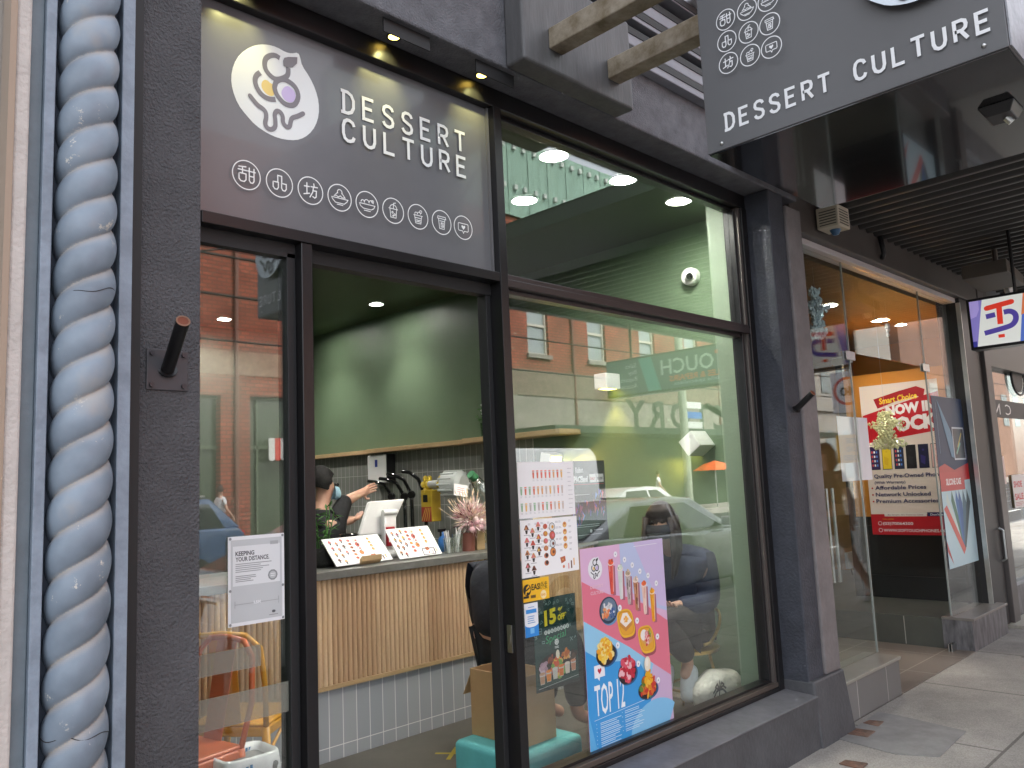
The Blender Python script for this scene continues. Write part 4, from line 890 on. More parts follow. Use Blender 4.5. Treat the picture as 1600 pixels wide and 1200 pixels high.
for x,z in ((2.42,1.628),(2.42,1.410),(2.44,1.400)): cl.cyl((x,.0115,z),(x,.008,z),.004,8)
thing('poster_clips',cl,steel,'tiny metal clips between the two white menu sheets','clips') if 0 else None
# yellow delivery sticker
t,fl=sheet('delivery_sticker',2.256,2.403,1.094,1.178,'yellow delivery sticker low beside the mullion, above the blue one','sticker',y=-.0065,base=S(244,190,40))
fl.disc(.022,.045,.022,S(30,28,26)); fl.disc(.028,.047,.012,S(244,190,40)); fl.stroke([(.014,.03),(.02,.048),(.03,.06)],.006,S(244,190,40)); fl.stroke([(.034,.052),(.018,.044)],.006,S(30,28,26))
fl.text('EASI',.046,.042,.023,S(30,28,26),w=.05,bold=.03); fl.text('外卖',.1,.041,.024,S(30,28,26),w=.036)
fl.rect(.0,.014,.03,.009,S(40,36,34)); fl.rect(.04,.012,.028,.011,S(110,84,40)); fl.disc(.112,.019,.017,S(250,226,170)); fl.text('EASI',.1,.014,.009,S(220,150,30),w=.022,bold=.03)
fl.mb.build('printing', prnt, t)
# blue-white sticker
t,fl=sheet('payment_sticker',2.258,2.333,.962,1.088,'white and blue payment sticker under the yellow sticker','sticker',y=-.0065,base=S(236,240,246))
fl.rect(0,0,.075,.045,S(50,140,220)); fl.disc(.037,.048,.037,S(236,240,246),ry=.012,n=20); fl.rect(.008,.088,.058,.015,S(60,150,225)); fl.rect(.028,.012,.022,.02,S(120,190,240))
fl.lines(.015,.075,.045,4,.008,.003,S(110,160,210),.2); fl.lines(.02,.11,.035,1,.01,.002,S(90,140,200),.1)
fl.mb.build('printing', prnt, t)
# 15% off poster
t,fl=sheet('student_poster',2.337,2.590,.738,1.090,'dark green poster offering 15% OFF students special over desserts','poster',base=S(20,62,60))
w_,h_=.253,.352; rnd=random.Random(5); hh=fl.h
for k in range(26):
    x=rnd.choice([rnd.uniform(.005,.05),rnd.uniform(.2,.248)]) if k<20 else rnd.uniform(.05,.2); y=rnd.uniform(.17,.34) if k<20 else rnd.uniform(.32,.345); r=rnd.uniform(.004,.009); fl.h=hh; c=S(170,200,196)
    q=rnd.randrange(4)
    if q==0: fl.ring(x,y,r,.0014,c,n=10)
    elif q==1: fl.stroke([(x-r,y-r),(x+r,y),(x,y+r)],.0014,c,closed=True)
    elif q==2: fl.stroke([(x-r,y-r),(x+r,y+r)],.0014,c); fl.stroke([(x-r,y+r),(x+r,y-r)],.0014,c)
    else: fl.stroke([(x-r,y-r*.6),(x+r,y-r*.6),(x+r,y+r*.6),(x-r,y+r*.6)],.0014,c,closed=True)
Y_=S(244,226,60)
fl.h=hh+.001
fl.text('15',.062,.245,.056,S(20,40,40),w=.072,bold=.09,slope=.1); fl.text('15',.06,.247,.056,Y_,w=.07,bold=.05,slope=.1); fl.text('%',.142,.283,.022,Y_,w=.03,bold=.05,slope=.1); fl.text('OFF*',.138,.256,.022,Y_,w=.055,bold=.05,slope=.1)
for k,ch in enumerate('STUDENTS'): fl.disc(.065+k*.0185,.219+k*.0012,.0088,S(226,236,232),n=14); fl.text(ch,.065+k*.0185,.214+k*.0012,.010,S(20,62,60),al='c',bold=.03)
fl.text('Special',.062,.176,.030,S(70,180,120),w=.12,slope=.12)
fl.disc(.125,.175,.012,S(235,238,236)); fl.ring(.125,.175,.006,.0015,S(60,60,60),n=12); fl.lines(.112,.156,.026,2,.005,.0028,S(220,226,224),.1)
fl.rect(0,0,w_,.015,S(14,30,34)); fl.stroke([(.01,.012),(.245,.026)],.0012,S(220,226,224)); 
h0=fl.h
def scoop(cx,cy,r,cols,n=16):
    fl.h=h0+.0004
    for k in range(n):
        a=rnd.uniform(0,6.28); q=rnd.uniform(0,r*.8); fl.disc(cx+q*math.cos(a),cy+q*math.sin(a)*.9,r*rnd.uniform(.22,.5),cols[rnd.randrange(len(cols))],n=7,ry=r*rnd.uniform(.2,.45),rot=rnd.uniform(0,3))
fl.disc(.125,.088,.115,S(30,26,26),ry=.05,n=24); h0=fl.h
scoop(.04,.085,.034,[S(196,160,180),S(176,140,160),S(214,190,206)]); scoop(.085,.115,.02,[S(120,50,40),S(150,70,50)]); scoop(.175,.12,.026,[S(222,130,50),S(240,170,90),S(200,100,30)])
scoop(.22,.105,.03,[S(60,44,40),S(206,190,180),S(90,64,50)]); scoop(.125,.095,.03,[S(240,190,60),S(226,90,60),S(236,214,120)],22); scoop(.125,.07,.045,[S(220,90,70),S(240,190,90),S(120,170,70)],20)
fl.h=h0+.002; fl.disc(.125,.128,.011,S(246,236,214),ry=.017)
for k,c in enumerate((S(196,150,120),S(236,140,50),S(210,206,200),S(230,120,50),S(230,214,200),S(206,140,110))):
    x=.03+k*.037; y=.028+k*.004; fl.h=h0+.003; fl.poly([(x-.012,y),(x+.012,y),(x+.016,y+.04),(x-.016,y+.04)],S(214,206,200)); fl.poly([(x-.011,y+.002),(x+.011,y+.002),(x+.014,y+.03),(x-.014,y+.03)],c); fl.disc(x,y+.04,.016,tuple(min(1,q*1.1) for q in c),ry=.006)
fl.mb.build('printing', prnt, t)
# big TOP 12 poster
t,fl=sheet('dessert_poster',2.600,3.191,.445,1.266,'large pink and blue TOP 12 poster of drinks and desserts','poster',y=-.0065,base=S(222,182,214))
w_,h_=.591,.821; P2=lambda L: [(a*w_,b*h_) for a,b in L]
fl.poly(P2([(.45,1),(1,1),(1,.60),(.72,.66),(.45,.80)]),S(190,200,232)); fl.poly(P2([(.62,1),(1,1),(1,.62),(.9,.64)]),S(206,190,226))
fl.poly(P2([(0,.84),(.12,.80),(.3,.75),(.5,.72),(.72,.66),(1,.545),(1,.25),(.78,.34),(.5,.46),(0,.645)]),S(226,122,142))
fl.poly(P2([(0,.645),(.5,.46),(.78,.34),(.55,0),(0,0)]),S(150,204,236)); fl.poly(P2([(.78,.34),(1,.25),(1,0),(.55,0)]),S(206,178,210))
fl.poly(P2([(0,.50),(.2,.42),(.42,.40),(.62,.36),(.78,.20),(.55,.02),(.4,0),(0,0)]),S(64,156,222))
fl.poly([(w_*.46,0)]+[(w_*.78+w_*.32*math.cos(math.radians(a)),h_*.0+h_*.155*math.sin(math.radians(a))) for a in range(180,39,-10)]+[(w_*.97,h_*.04),(w_*.93,0)],S(134,196,236))
fl.poly([(0,h_*.2),(w_*.04,h_*.1),(w_*.08,0),(0,0)],S(100,180,232))
hb=fl.h
logo(fl,w_*.155,h_*.895,.048,S(236,236,240),S(50,50,56),S(236,200,130),S(200,180,220)); fl.text('DESSERT',w_*.09,h_*.795,.013,S(236,200,214),w=.085,bold=.02); fl.text('CULTURE',w_*.09,h_*.765,.013,S(236,200,214),w=.085,bold=.02)
rnd=random.Random(8)
def blobs(cx,cy,rx,ry,cols,n,s=.3):
    for k in range(n):
        a=rnd.uniform(0,6.28); q=math.sqrt(rnd.random())*.82; fl.disc(cx+q*rx*math.cos(a),cy+q*ry*math.sin(a),rx*rnd.uniform(.5,1)*s,cols[rnd.randrange(len(cols))],n=7,ry=ry*rnd.uniform(.5,1)*s,rot=rnd.uniform(0,3))
def cup(u_,v_,cols,top,hc=.125,wd=.036):
    fl.h=hb; x=w_*u_; y=h_*v_; hh_=hc
    fl.poly([(x-wd*.3+.012,y-.01),(x+wd*.3+.014,y-.012),(x+wd*.5+.01,y+hh_*.9),(x,y+hh_*.9)],tuple(q*.62 for q in S(214,130,150)))
    fl.poly([(x-wd*.3,y),(x-wd*.2,y-.006),(x+wd*.2,y-.006),(x+wd*.3,y),(x+wd*.5,y+hh_),(x-wd*.5,y+hh_)],cols[0])
    for k in range(10):
        a=rnd.uniform(0,1); xx=x+rnd.uniform(-.28,.28)*wd; fl.stroke([(xx,y+hh_*a*.75),(xx+.001,y+hh_*(a*.75+.2))],wd*.16,cols[rnd.randrange(len(cols))])
    fl.poly([(x+wd*.2,y+.004),(x+wd*.26,y+.004),(x+wd*.42,y+hh_*.9),(x+wd*.36,y+hh_*.9)],S(250,236,232))
    fl.disc(x,y+hh_,wd*.58,S(244,226,216),ry=wd*.3,n=18); fl.disc(x,y+hh_+.004,wd*.5,top,ry=wd*.3,n=16)
    blobs(x,y+hh_+.008,wd*.46,wd*.34,[top,tuple(min(1,q*1.3) for q in top),tuple(q*.7 for q in top)],9,.5)
    fl.disc(x+wd*.95,y+hh_+.035,.0125,S(240,240,244),n=16); fl.disc(x+wd*.95,y+hh_+.035,.0035,S(150,150,170),n=8)
cup(.335,.755,[S(226,90,70),S(214,70,60),S(236,150,140)],S(226,96,60)); cup(.44,.72,[S(216,220,216),S(226,228,226),S(206,214,206)],S(214,222,206)); cup(.53,.685,[S(190,176,170),S(110,90,90),S(226,218,214)],S(196,176,150))
cup(.62,.645,[S(190,130,90),S(120,70,50),S(214,176,150)],S(226,206,190)); cup(.72,.615,[S(236,204,190),S(226,180,160),S(240,220,206)],S(230,110,60)); cup(.82,.565,[S(240,170,40),S(236,150,30),S(246,196,80)],S(244,170,40))
def num(x,y): fl.disc(x,y,.0135,S(242,242,246),n=16); fl.disc(x,y,.004,S(150,150,170),n=8)
x,y=w_*.28,h_*.672; fl.h=hb; fl.disc(x+.008,y-.012,.062,S(110,150,190),ry=.052,n=24); fl.disc(x,y,.062,S(52,66,84),ry=.056,n=26); fl.disc(x+.002,y+.003,.053,S(110,130,150),ry=.047,n=22)
blobs(x,y+.02,.035,.022,[S(226,226,226),S(206,206,206),S(240,240,238)],20,.35); blobs(x-.022,y-.012,.028,.024,[S(236,130,80),S(240,190,150),S(226,160,110)],18,.4); blobs(x+.022,y-.012,.028,.026,[S(60,90,150),S(226,232,240),S(90,120,170)],34,.22); num(x+.072,y)
def plate(u_,v_,fn):
    x,y=w_*u_,h_*v_; fl.h=hb; r=.066
    pts=[]
    for k in range(28):
        a=2*math.pi*k/28+.55; c_,s_=math.cos(a),math.sin(a); q=(abs(c_)**3.4+abs(s_)**3.4)**(-1/3.4); a0=.55; pts.append((x+r*q*c_*math.cos(a0)*1-r*q*s_*math.sin(a0)*.4, y+r*q*s_*.92))
    fl.poly([(a+.006,b-.012) for a,b in pts],S(160,80,90)); fl.poly(pts,S(240,186,60)); fl.poly([((a-x)*.86+x,(b-y)*.86+y+.002) for a,b in pts],S(214,150,44)); fl.poly([((a-x)*.8+x,(b-y)*.8+y) for a,b in pts],S(232,168,56)); fn(x,y); num(x+.078,y)
def f1(x,y):
    fl.poly([(x-.042,y-.005),(x-.004,y-.034),(x+.04,y-.012),(x+.04,y+.004),(x-.042,y+.012)],S(206,140,70)); fl.poly([(x-.042,y+.012),(x-.004,y-.016),(x+.042,y+.006),(x+.012,y+.044),(x-.02,y+.046)],S(246,236,226)); blobs(x+.002,y+.016,.018,.016,[S(240,170,50),S(226,140,40),S(246,200,90)],14,.4)
def f2(x,y):
    fl.poly([(x-.04,y-.0),(x,y-.034),(x+.044,y-.01),(x+.04,y+.02),(x-.03,y+.02)],S(222,168,100)); fl.disc(x-.02,y+.022,.024,S(240,236,232),ry=.024); blobs(x+.02,y+.024,.022,.018,[S(150,170,80),S(120,150,60),S(180,190,110)],12,.5); blobs(x+.002,y+.006,.02,.034,[S(206,60,70),S(226,90,100),S(240,190,190)],22,.35)
plate(.475,.585,f1); plate(.715,.475,f2)
def bing(u_,v_,cols,rx=.066,ry=.062,n=60):
    x,y=w_*u_,h_*v_; fl.h=hb; fl.disc(x+.008,y-.022,rx*1.04,S(44,90,140),ry=ry*.72,n=24); fl.disc(x,y-.014,rx,S(48,40,44),ry=ry*.75,n=26); blobs(x,y,rx*.98,ry*.95,cols,n,.28); blobs(x,y+.02,rx*.55,ry*.7,cols,n//3,.3); num(x+.075,y+.01)
bing(.225,.475,[S(244,190,50),S(246,210,90),S(236,160,40),S(248,226,150)]); bing(.455,.352,[S(206,50,70),S(226,90,110),S(240,190,196),S(190,40,60)],rx=.064)
bing(.69,.235,[S(206,60,50),S(236,170,60),S(110,140,60),S(222,110,50)],rx=.07,ry=.052)
x,y=w_*.69,h_*.275; blobs(x,y,.03,.05,[S(240,180,40),S(246,196,70),S(226,140,30)],26,.35); fl.disc(x,y+.062,.023,S(240,228,206),ry=.032,n=18); fl.disc(x-.004,y+.07,.012,S(250,244,230),ry=.018,n=12)
fl.h=hb; x,y=w_*.085,h_*.355; fl.poly([(x,y),(x+.068,y),(x+.068,y+.05),(x,y+.05)],S(240,240,246)); fl.poly([(x+.015,y+.002),(x+.035,y+.002),(x+.03,y-.014)],S(240,240,246)); fl.poly([(x+.034+a*.06,y+.026+b*.06) for a,b in HEART],S(206,50,70))
fl.h=hb; fl.text('TOP 12',w_*.075,h_*.175,.125,S(240,244,248),w=w_*.335,bold=.012)
fl.stroke([(w_*.06,h_*.155),(w_*.64,h_*.17)],.0018,S(226,238,248))
hz=fl.h
for k in range(7): fl.h=hz; fl.disc(w_*.08,h_*(.135-.0185*k),.002,S(220,236,248),n=6); fl.lines(w_*.12,h_*(.133-.0185*k),w_*.24,2,.0065,.0028,S(206,230,248))
for k in range(5): fl.h=hz; fl.disc(w_*.37,h_*(.148-.0225*k),.002,S(220,236,248),n=6); fl.lines(w_*.40,h_*(.148-.0225*k),w_*.24,2,.0075,.0028,S(206,230,248))
fl.h=hz; fl.lines(w_*.62,h_*.975,w_*.3,1,.01,.0022,S(240,240,246),.1)
fl.mb.build('printing', prnt_gl, t)
# robot show poster
t,fl=sheet('event_poster',2.594,2.832,1.288,1.634,'dark show poster with blue and red crystal shapes beside the white menu sheets','poster',base=S(30,30,36))
w_,h_=.238,.346
fl.text('Robot',.04,.295,.024,S(226,226,230),w=.05,bold=.03); fl.text('SPACEland',.018,.255,.026,S(236,236,238),w=.1,bold=.05); fl.rect(.13,.252,.045,.036,S(230,226,226)); fl.rect(.178,.252,.048,.036,S(236,232,232)); 
fl.text('FREE EVENT',.182,.263,.012,S(40,30,34),w=.04,bold=.03); fl.text('DAILY',.135,.263,.012,S(190,60,60),w=.034,bold=.03); fl.rect(.018,.244,.208,.002,S(200,50,60)); fl.lines(.02,.2,.11,1,.01,.0026,S(200,200,206),.1)
rnd=random.Random(31)
for k in range(60):
    x=rnd.uniform(.0,.22); y=rnd.uniform(.09,.2)*(.75+.25*x/.22)+.02*(x>.1); s_=rnd.uniform(.006,.02); c=[S(60,70,190),S(110,150,230),S(150,60,110),S(36,40,90),S(190,90,110),S(90,60,150)][rnd.randrange(6)]
    if x+s_>w_: continue
    fl.poly([(x,y-s_),(x+s_*.8,y+s_*.2),(x+s_*.1,y+s_)],c); fl.h-=fl.step*.5
fl.rect(0,0,w_,.06,S(36,36,42)); fl.lines(.01,.072,.2,2,.008,.0022,S(190,190,196),.2); fl.disc(.12,.045,.008,S(220,220,224)); fl.lines(.14,.046,.06,1,.01,.005,S(190,190,196),.1); fl.lines(.012,.03,.18,1,.01,.002,S(190,190,196),.1); fl.disc(.205,.02,.03,S(14,14,18),n=20) if 0 else None
fl.mb.build('printing', prnt_gl, t)
# distance notice on the sidelight
t,fl=sheet('distance_notice',1.071,1.247,1.181,1.433,'grey and white KEEPING YOUR DISTANCE notice in the narrow sidelight','notice',y=-.0065,base=S(232,234,236))
w_,h_=.176,.252; fl.rect(.008,.010,.16,.232,S(196,200,202)); fl.rect(.014,.112,.148,.112,S(224,227,229)); 
fl.text('KEEPING',.022,.197,.0125,S(70,72,76),w=.058,bold=.03); fl.text('YOUR DISTANCE.',.022,.181,.0125,S(84,86,90),w=.105,bold=.03); fl.rect(.13,.222,.026,.010,S(170,174,176))
fl.lines(.022,.172,.115,5,.0055,.0022,S(150,153,156)); fl.lines(.022,.138,.07,4,.005,.002,S(140,143,146)); fl.ring(.138,.133,.013,.005,S(140,144,146),n=10); fl.disc(.138,.133,.011,S(186,190,192)); fl.lines(.131,.135,.014,2,.006,.003,S(226,228,230),.1)
fl.stroke([(.02,.07),(.02,.05),(.02,.06),(.078,.06)],.0012,S(150,153,156)); fl.stroke([(.098,.06),(.156,.06),(.156,.07),(.156,.05)],.0012,S(150,153,156)); fl.text('1.5M',.088,.057,.0085,S(240,242,244),al='c',bold=.04); fl.disc(.14,.028,.006,S(90,94,98),ry=.004); fl.lines(.125,.018,.03,1,.01,.0014,S(120,124,128),.1)
for x in (.006,.17):
    for y in (.006,.10,.246): fl.disc(x,y,.004,S(140,144,146),n=10)
fl.mb.build('printing', prnt, t)
t=thing('frosted_safety_band',MB().box((.968,-.0062,.915),(1.258,-.0035,1.0)),mat('frosted film',S(150,150,138),.5,alpha=.5),'frosted grey safety band low on the narrow sidelight','film')
n=t.data.materials[0].node_tree.nodes; n['Principled BSDF'].inputs['Alpha'].default_value=.45
t=thing('frosted_safety_band',MB().box((.968,-.0062,1.06),(1.17,-.0035,1.12)),t.data.materials[0],'shorter frosted band just above the orange chair seat','film')

# ================================================================== people
def human(name,label,loc=(0,0,0)):
    return T(name,label,'person',loc)
def skinmesh(name,V,E_,mt,parent,lv=2,smoothshade=True,root=0):
    me=bpy.data.meshes.new(name); off=rootloc(parent)
    me.from_pydata([tuple(Vector(v[:3])-off) for v in V],E_,[]); me.materials.append(mt)
    o=bpy.data.objects.new(name,me); COL.objects.link(o); o.parent=parent
    md=o.modifiers.new('Skin','SKIN'); md.use_smooth_shade=True
    for i,v in enumerate(V):
        r=v[3]; me.skin_vertices[0].data[i].radius=(r,r) if not isinstance(r,tuple) else r
        me.skin_vertices[0].data[i].use_root = (i==root)
    if lv: s_=o.modifiers.new('Subdivision','SUBSURF'); s_.levels=lv; s_.render_levels=lv
    return o
def chain(*pts): return [tuple(p) for p in pts]
def P3(px,py,Y): 
    p=onY(px,py,Y); return (p.x,p.y,p.z)
hair_d=mat('dark brown hair',S(50,34,28),.45,bump=.5,bscale=120,stretch=(6,6,.4))
hair_b=mat('black hair',(.008,.007,.007),.75,bump=.4,bscale=120)
navy=mat('navy jacket cloth',S(34,44,72),.8,noise=.2,nscale=9,bump=.35,bscale=30)
brownp=mat('dark brown trousers',S(66,58,56),.8,noise=.15,nscale=9,bump=.3,bscale=25)
blackc=mat('black shirt cloth',(.012,.012,.014),.8,bump=.3,bscale=30)
whites=mat('white leather',S(226,228,232),.5,noise=.08,nscale=12,bump=.2,bscale=60)
def hand(V,E_,wi,w_,d,side,L=.085,r=.0085,curl=.4):
    """palm, four fingers and a thumb rooted at vertex wi"""
    d=Vector(d).normalized(); side=Vector(side).normalized(); nrm=d.cross(side).normalized()
    pw=Vector(w_); k=len(V); pc=pw+d*L*.45; V.append((*pc,.026)); E_.append((wi,k)); palm=k
    for i,(o_,ln) in enumerate(((-.026,.9),(-.009,1.0),(.009,.94),(.026,.76))):
        b0=pc+side*o_+d*L*.35; k=len(V); V.append((*b0,r*1.1)); E_.append((palm,k)); q=b0; dd=d.copy()
        for s_ in range(3):
            dd=(dd+nrm*curl*.55).normalized(); q=q+dd*L*.34*ln*(1-.15*s_); V.append((*q,r*(1-.1*s_))); E_.append((len(V)-2,len(V)-1))
    b0=pc-side*.03-d*.01; k=len(V); V.append((*b0,r*1.2)); E_.append((palm,k)); q=b0+(d*.5-side*.8).normalized()*.03; V.append((*q,r*1.1)); E_.append((k,k+1)); q=q+(d*.9-side*.2+nrm*curl).normalized()*.026; V.append((*q,r)); E_.append((k+1,k+2))
def headparts(t,c,f,s,hairm,tilt=0,long=0,mask=False,skinm=skin):
    """face features on a head centred c facing f"""
    f=Vector(f).normalized(); upv=Vector((0,0,1)); sd_=upv.cross(f).normalized(); c=Vector(c)
    b=MB(); b.ball(c+f*.095*s-upv*.012*s,.014*s,8,sz=1.3)
    for q in (-1,1): b.ball(c+sd_*q*.078*s-upv*.005*s,.022*s,8,sz=1.4,sx=.6)
    b.build('nose_and_ears', skinm, t, smooth=True) if 0 else None
    e_=MB()
    for q in (-1,1): e_.ball(c+f*.080*s+sd_*q*.032*s+upv*.012*s,.0115*s,8)
    e_.build('eyes', mat('eye dark',(.02,.015,.012),.2), t, smooth=True)
    h_=MB(); k=len(h_.v); NU,NV=18,12
    for i in range(NV+1):
        ph=math.pi*(i/NV)*(.62 if not long else .62)
        for j in range(NU):
            a=2*math.pi*j/NU; dirv=(sd_*math.cos(a)+f*math.sin(a))*math.sin(ph)+upv*math.cos(ph)
            r=.104*s
            if dirv.dot(f)>.35 and dirv.z<.45: r=.07*s
            h_.v.append(c+Vector((dirv.x*r*.93,dirv.y*r*.93,dirv.z*r*1.18))-f*.008*s)
    for i in range(NV):
        for j in range(NU): j2=(j+1)%NU; h_.f.append([i*NU+j,i*NU+j2,(i+1)*NU+j2,(i+1)*NU+j]); h_.c.append(None); h_.mi.append(0)
    if long:
        rnd=random.Random(3)
        for k in range(46):
            a=rnd.uniform(math.radians(100),math.radians(440)); 
            dv=sd_*math.cos(a)+f*math.sin(a)
            if dv.dot(f)>.55: continue
            q0=c+dv*.088*s+upv*.03*s; q1=c+dv*.10*s-upv*.08*s; q2=c+dv*.10*s-upv*long*.55-f*.0; q3=c+dv*.07*s-upv*long*rnd.uniform(.85,1.1)
            h_.tube([q0,q1,q2,q3],[.02,.022,.02,.006],6)
    h_.build('hair', hairm, t, smooth=True)
    if mask:
        m_=MB(); 
        m_.v=[]; NU2,NV2=9,6
        for i in range(NV2+1):
            for j in range(NU2+1):
                a=math.radians(-62+124*j/NU2); z=(.0-.085*i/NV2)*s; bul=.100*s+.012*s*math.sin(math.pi*i/NV2)-(.012*s if i==NV2 else 0)
                m_.v.append(c+(f*math.cos(a)+sd_*math.sin(a)*.86)*bul+upv*(z-.004*s))
        for i in range(NV2):
            for j in range(NU2): k=i*(NU2+1)+j; m_.f.append([k,k+1,k+NU2+2,k+NU2+1]); m_.c.append(None); m_.mi.append(0)
        m_.build('face_mask', mask, t, smooth=True)
# --- seated woman on gold stool
Yw=.62
t=human('person','person with long brown hair, navy jacket and white trainers on brass bar stool',(onY(1075,985,Yw).x,Yw,.8))
hp=Vector(P3(1066,962,Yw)); ch=Vector(P3(1064,888,Yw)); nk=Vector(P3(1047,850,Yw)); hd_=Vector(P3(1032,815,Yw))
kn=Vector(P3(1000,965,Yw-.02)); an=Vector(P3(1058,1036,Yw-.05)); f=Vector((-.93,-.33,-.12)).normalized(); sd_=Vector((0,0,1)).cross(f).normalized()
fw_=Vector((-.97,-.2,0))
V=[(*hp,.13),(*(hp+(ch-hp)*.5),.12),(*ch,.125),(*(ch.lerp(nk,.6)),.07),(*nk,.05),(*(hd_-Vector((0,0,.05))),.062),(*(hd_+Vector((0,0,.035))),.078)]
E_=[(0,1),(1,2),(2,3),(3,4),(4,5),(5,6)]
for s_ in (-1,1):
    sh_=ch+sd_*s_*.15+Vector((0,0,.03)); el=ch+sd_*s_*.19-Vector((.08,0,.20)); wr=ch+fw_*.26+sd_*s_*.06-Vector((0,0,.18)); k=len(V)
    V+= [(*sh_,.05),(*el,.038),(*wr,.028)]; E_+=[(2,k),(k,k+1),(k+1,k+2)]; hand(V,E_,k+2,wr,fw_,sd_,curl=.7)
    hj=hp+sd_*s_*.085; kk=kn+sd_*s_*.11; aa=an+sd_*s_*.07; k=len(V); V+=[(*hj,.095),(*kk,.058),(*aa,.036),(*(aa+fw_*.10-Vector((0,0,.06))),.03)]; E_+=[(0,k),(k,k+1),(k+1,k+2),(k+2,k+3)]
skinmesh('body',V,E_,skin,t)
V=[(*hp,.14),(*(hp+(ch-hp)*.5),.138),(*ch,.142),(*(ch.lerp(nk,.7)),.085)]; E_=[(0,1),(1,2),(2,3)]
for s_ in (-1,1):
    sh_=ch+sd_*s_*.15+Vector((0,0,.03)); el=ch+sd_*s_*.20-Vector((.08,0,.20)); wr=ch+fw_*.25+sd_*s_*.06-Vector((0,0,.18)); k=len(V); V+=[(*sh_,.095),(*(sh_.lerp(el,.5)),.088),(*el,.078),(*wr,.05)]; E_+=[(2,k),(k,k+1),(k+1,k+2),(k+2,k+3)]
skinmesh('jacket',V,E_,navy,t)
V=[(*(hp-Vector((0,0,.02))),.15)]; E_=[]
for s_ in (-1,1):
    hj=hp+sd_*s_*.09-Vector((0,0,.03)); kk=kn+sd_*s_*.11; aa=an+sd_*s_*.07+Vector((0,0,.03)); k=len(V); V+=[(*hj,.115),(*kk,.085),(*(kk.lerp(aa,.5)),.075),(*aa,.062)]; E_+=[(0,k),(k,k+1),(k+1,k+2),(k+2,k+3)]
skinmesh('trousers',V,E_,brownp,t)
for s_ in (-1,1):
    aa=an+sd_*s_*.07; b=MB(); d=(fw_*.25+Vector((0,-.12,-1))).normalized()
    V=[(*(aa+Vector((.02,0,.0))),.042),(*(aa+Vector((.0,0,-.06))),.054),(*(aa+d*.11+fw_*.03),.052),(*(aa+d*.20+fw_*.05),.045)]; skinmesh('shoe',V,[(0,1),(1,2),(2,3)],whites,t)
headparts(t,hd_,f,1.0,hair_d,long=.30,mask=mat('black mask',(.02,.02,.025),.7))
# phone-like white thing in her hands
# --- brass stool
t=T('bar_stool','brushed brass bar stool with a curved low back','stool',(hp.x,Yw,FZ))
c_=Vector((hp.x+.02,Yw,0)); zs_=hp.z-.17
b=MB(); b.lathe([(0,zs_-.03),(.19,zs_-.03),(.2,zs_-.01),(.18,zs_),(0,zs_)],(c_.x,c_.y,0),28); b.build('seat', brass, t, smooth=True, angle=40)
b=MB(); P=[]
for k in range(17):
    a=math.radians(-100+k*200/16)-.3; P.append((c_.x+.21*math.cos(a),c_.y+.21*math.sin(a),zs_+.03+.17*max(0,math.cos(a+.3))))
b.tube(P,.010,8); b.build('back_rail', brass, t, smooth=True)
for i in range(4):
    a=math.radians(45+90*i); b=MB(); b.tube([(c_.x+.13*math.cos(a),c_.y+.13*math.sin(a),zs_-.03),(c_.x+.21*math.cos(a),c_.y+.21*math.sin(a),FZ)],.009,8); b.build('leg', brass, t, smooth=True)
b=MB(); b.tube([(c_.x+.188*math.cos(math.radians(45+90*i)),c_.y+.188*math.sin(math.radians(45+90*i)),FZ+.17) for i in range(4)],.008,8,closed=True); b.build('foot_rest', brass, t)
# --- tote bag
t=T('tote_bag','cream canvas tote bag with a black palm tree, slumped on the floor by the window','bag',(4.45,.42,FZ))
Yb_=.40; pts=[(1086,1108),(1088,1078),(1100,1056),(1114,1044),(1128,1046),(1136,1041),(1150,1050),(1158,1066),(1166,1084),(1160,1100),(1120,1128)]
b=MB(); cw=[onY(x,y,Yb_) for x,y in pts]; ctr=sum(cw,Vector())/len(cw); K=len(cw)
LAY=((.30,-.085),(.62,-.075),(.88,-.055),(.985,-.02),(1,.02),(.93,.055),(.6,.08))
NL=len(LAY)
for lay,(sc_l,yo) in enumerate(LAY):
    for i,p in enumerate(cw): q=ctr+(p-ctr)*(sc_l*(1+.05*math.sin(i*2.6+lay*1.3))); b.v.append(Vector((q.x,Yb_+yo+.018*math.sin(i*2.9+lay*.9),q.z+.008*math.sin(i*3.7+lay))))
for l_ in range(NL-1):
    for i in range(K): j=(i+1)%K; b.f.append([l_*K+i,l_*K+j,(l_+1)*K+j,(l_+1)*K+i]); b.c.append(None); b.mi.append(0)
b.f.append(list(range(K))[::-1]); b.c.append(None); b.mi.append(0); b.f.append([(NL-1)*K+i for i in range(K)]); b.c.append(None); b.mi.append(0)
bo=b.build('bag_body', mat('cream canvas',S(238,234,222),.85,bump=1,bscale=14,bdist=.03,noise=.06,nscale=12), t, smooth=True); s_=bo.modifiers.new('Subdivision','SUBSURF'); s_.levels=1; s_.render_levels=1
b=MB(); p=onY(1140,1050,Yb_-.05); P=[onY(1136,1050,Yb_-.02),onY(1150,1052,Yb_-.06),onY(1158,1068,Yb_-.08),onY(1164,1086,Yb_-.05)]; b.tube(P,.008,6); b.build('handle', bo.data.materials[0], t, smooth=True)
p=onY(1124,1082,Yb_-.15); fl=Flat(p+Vector((0,0,0)),(1.5,.05,0),(0,0,1)); K_=S(30,30,32)
fl.stroke([(-.014,-.055),(-.002,-.02),(.006,.015)],.011,K_)
for a in (10,45,85,130,170,-20,200): fl.stroke([(.006,.015),(.006+.036*math.cos(math.radians(a)),.022+.034*math.sin(math.radians(a))),(.006+.068*math.cos(math.radians(a)),.002+.042*math.sin(math.radians(a)))],.012,K_)
fl.mb.build('palm_print', prnt, t)
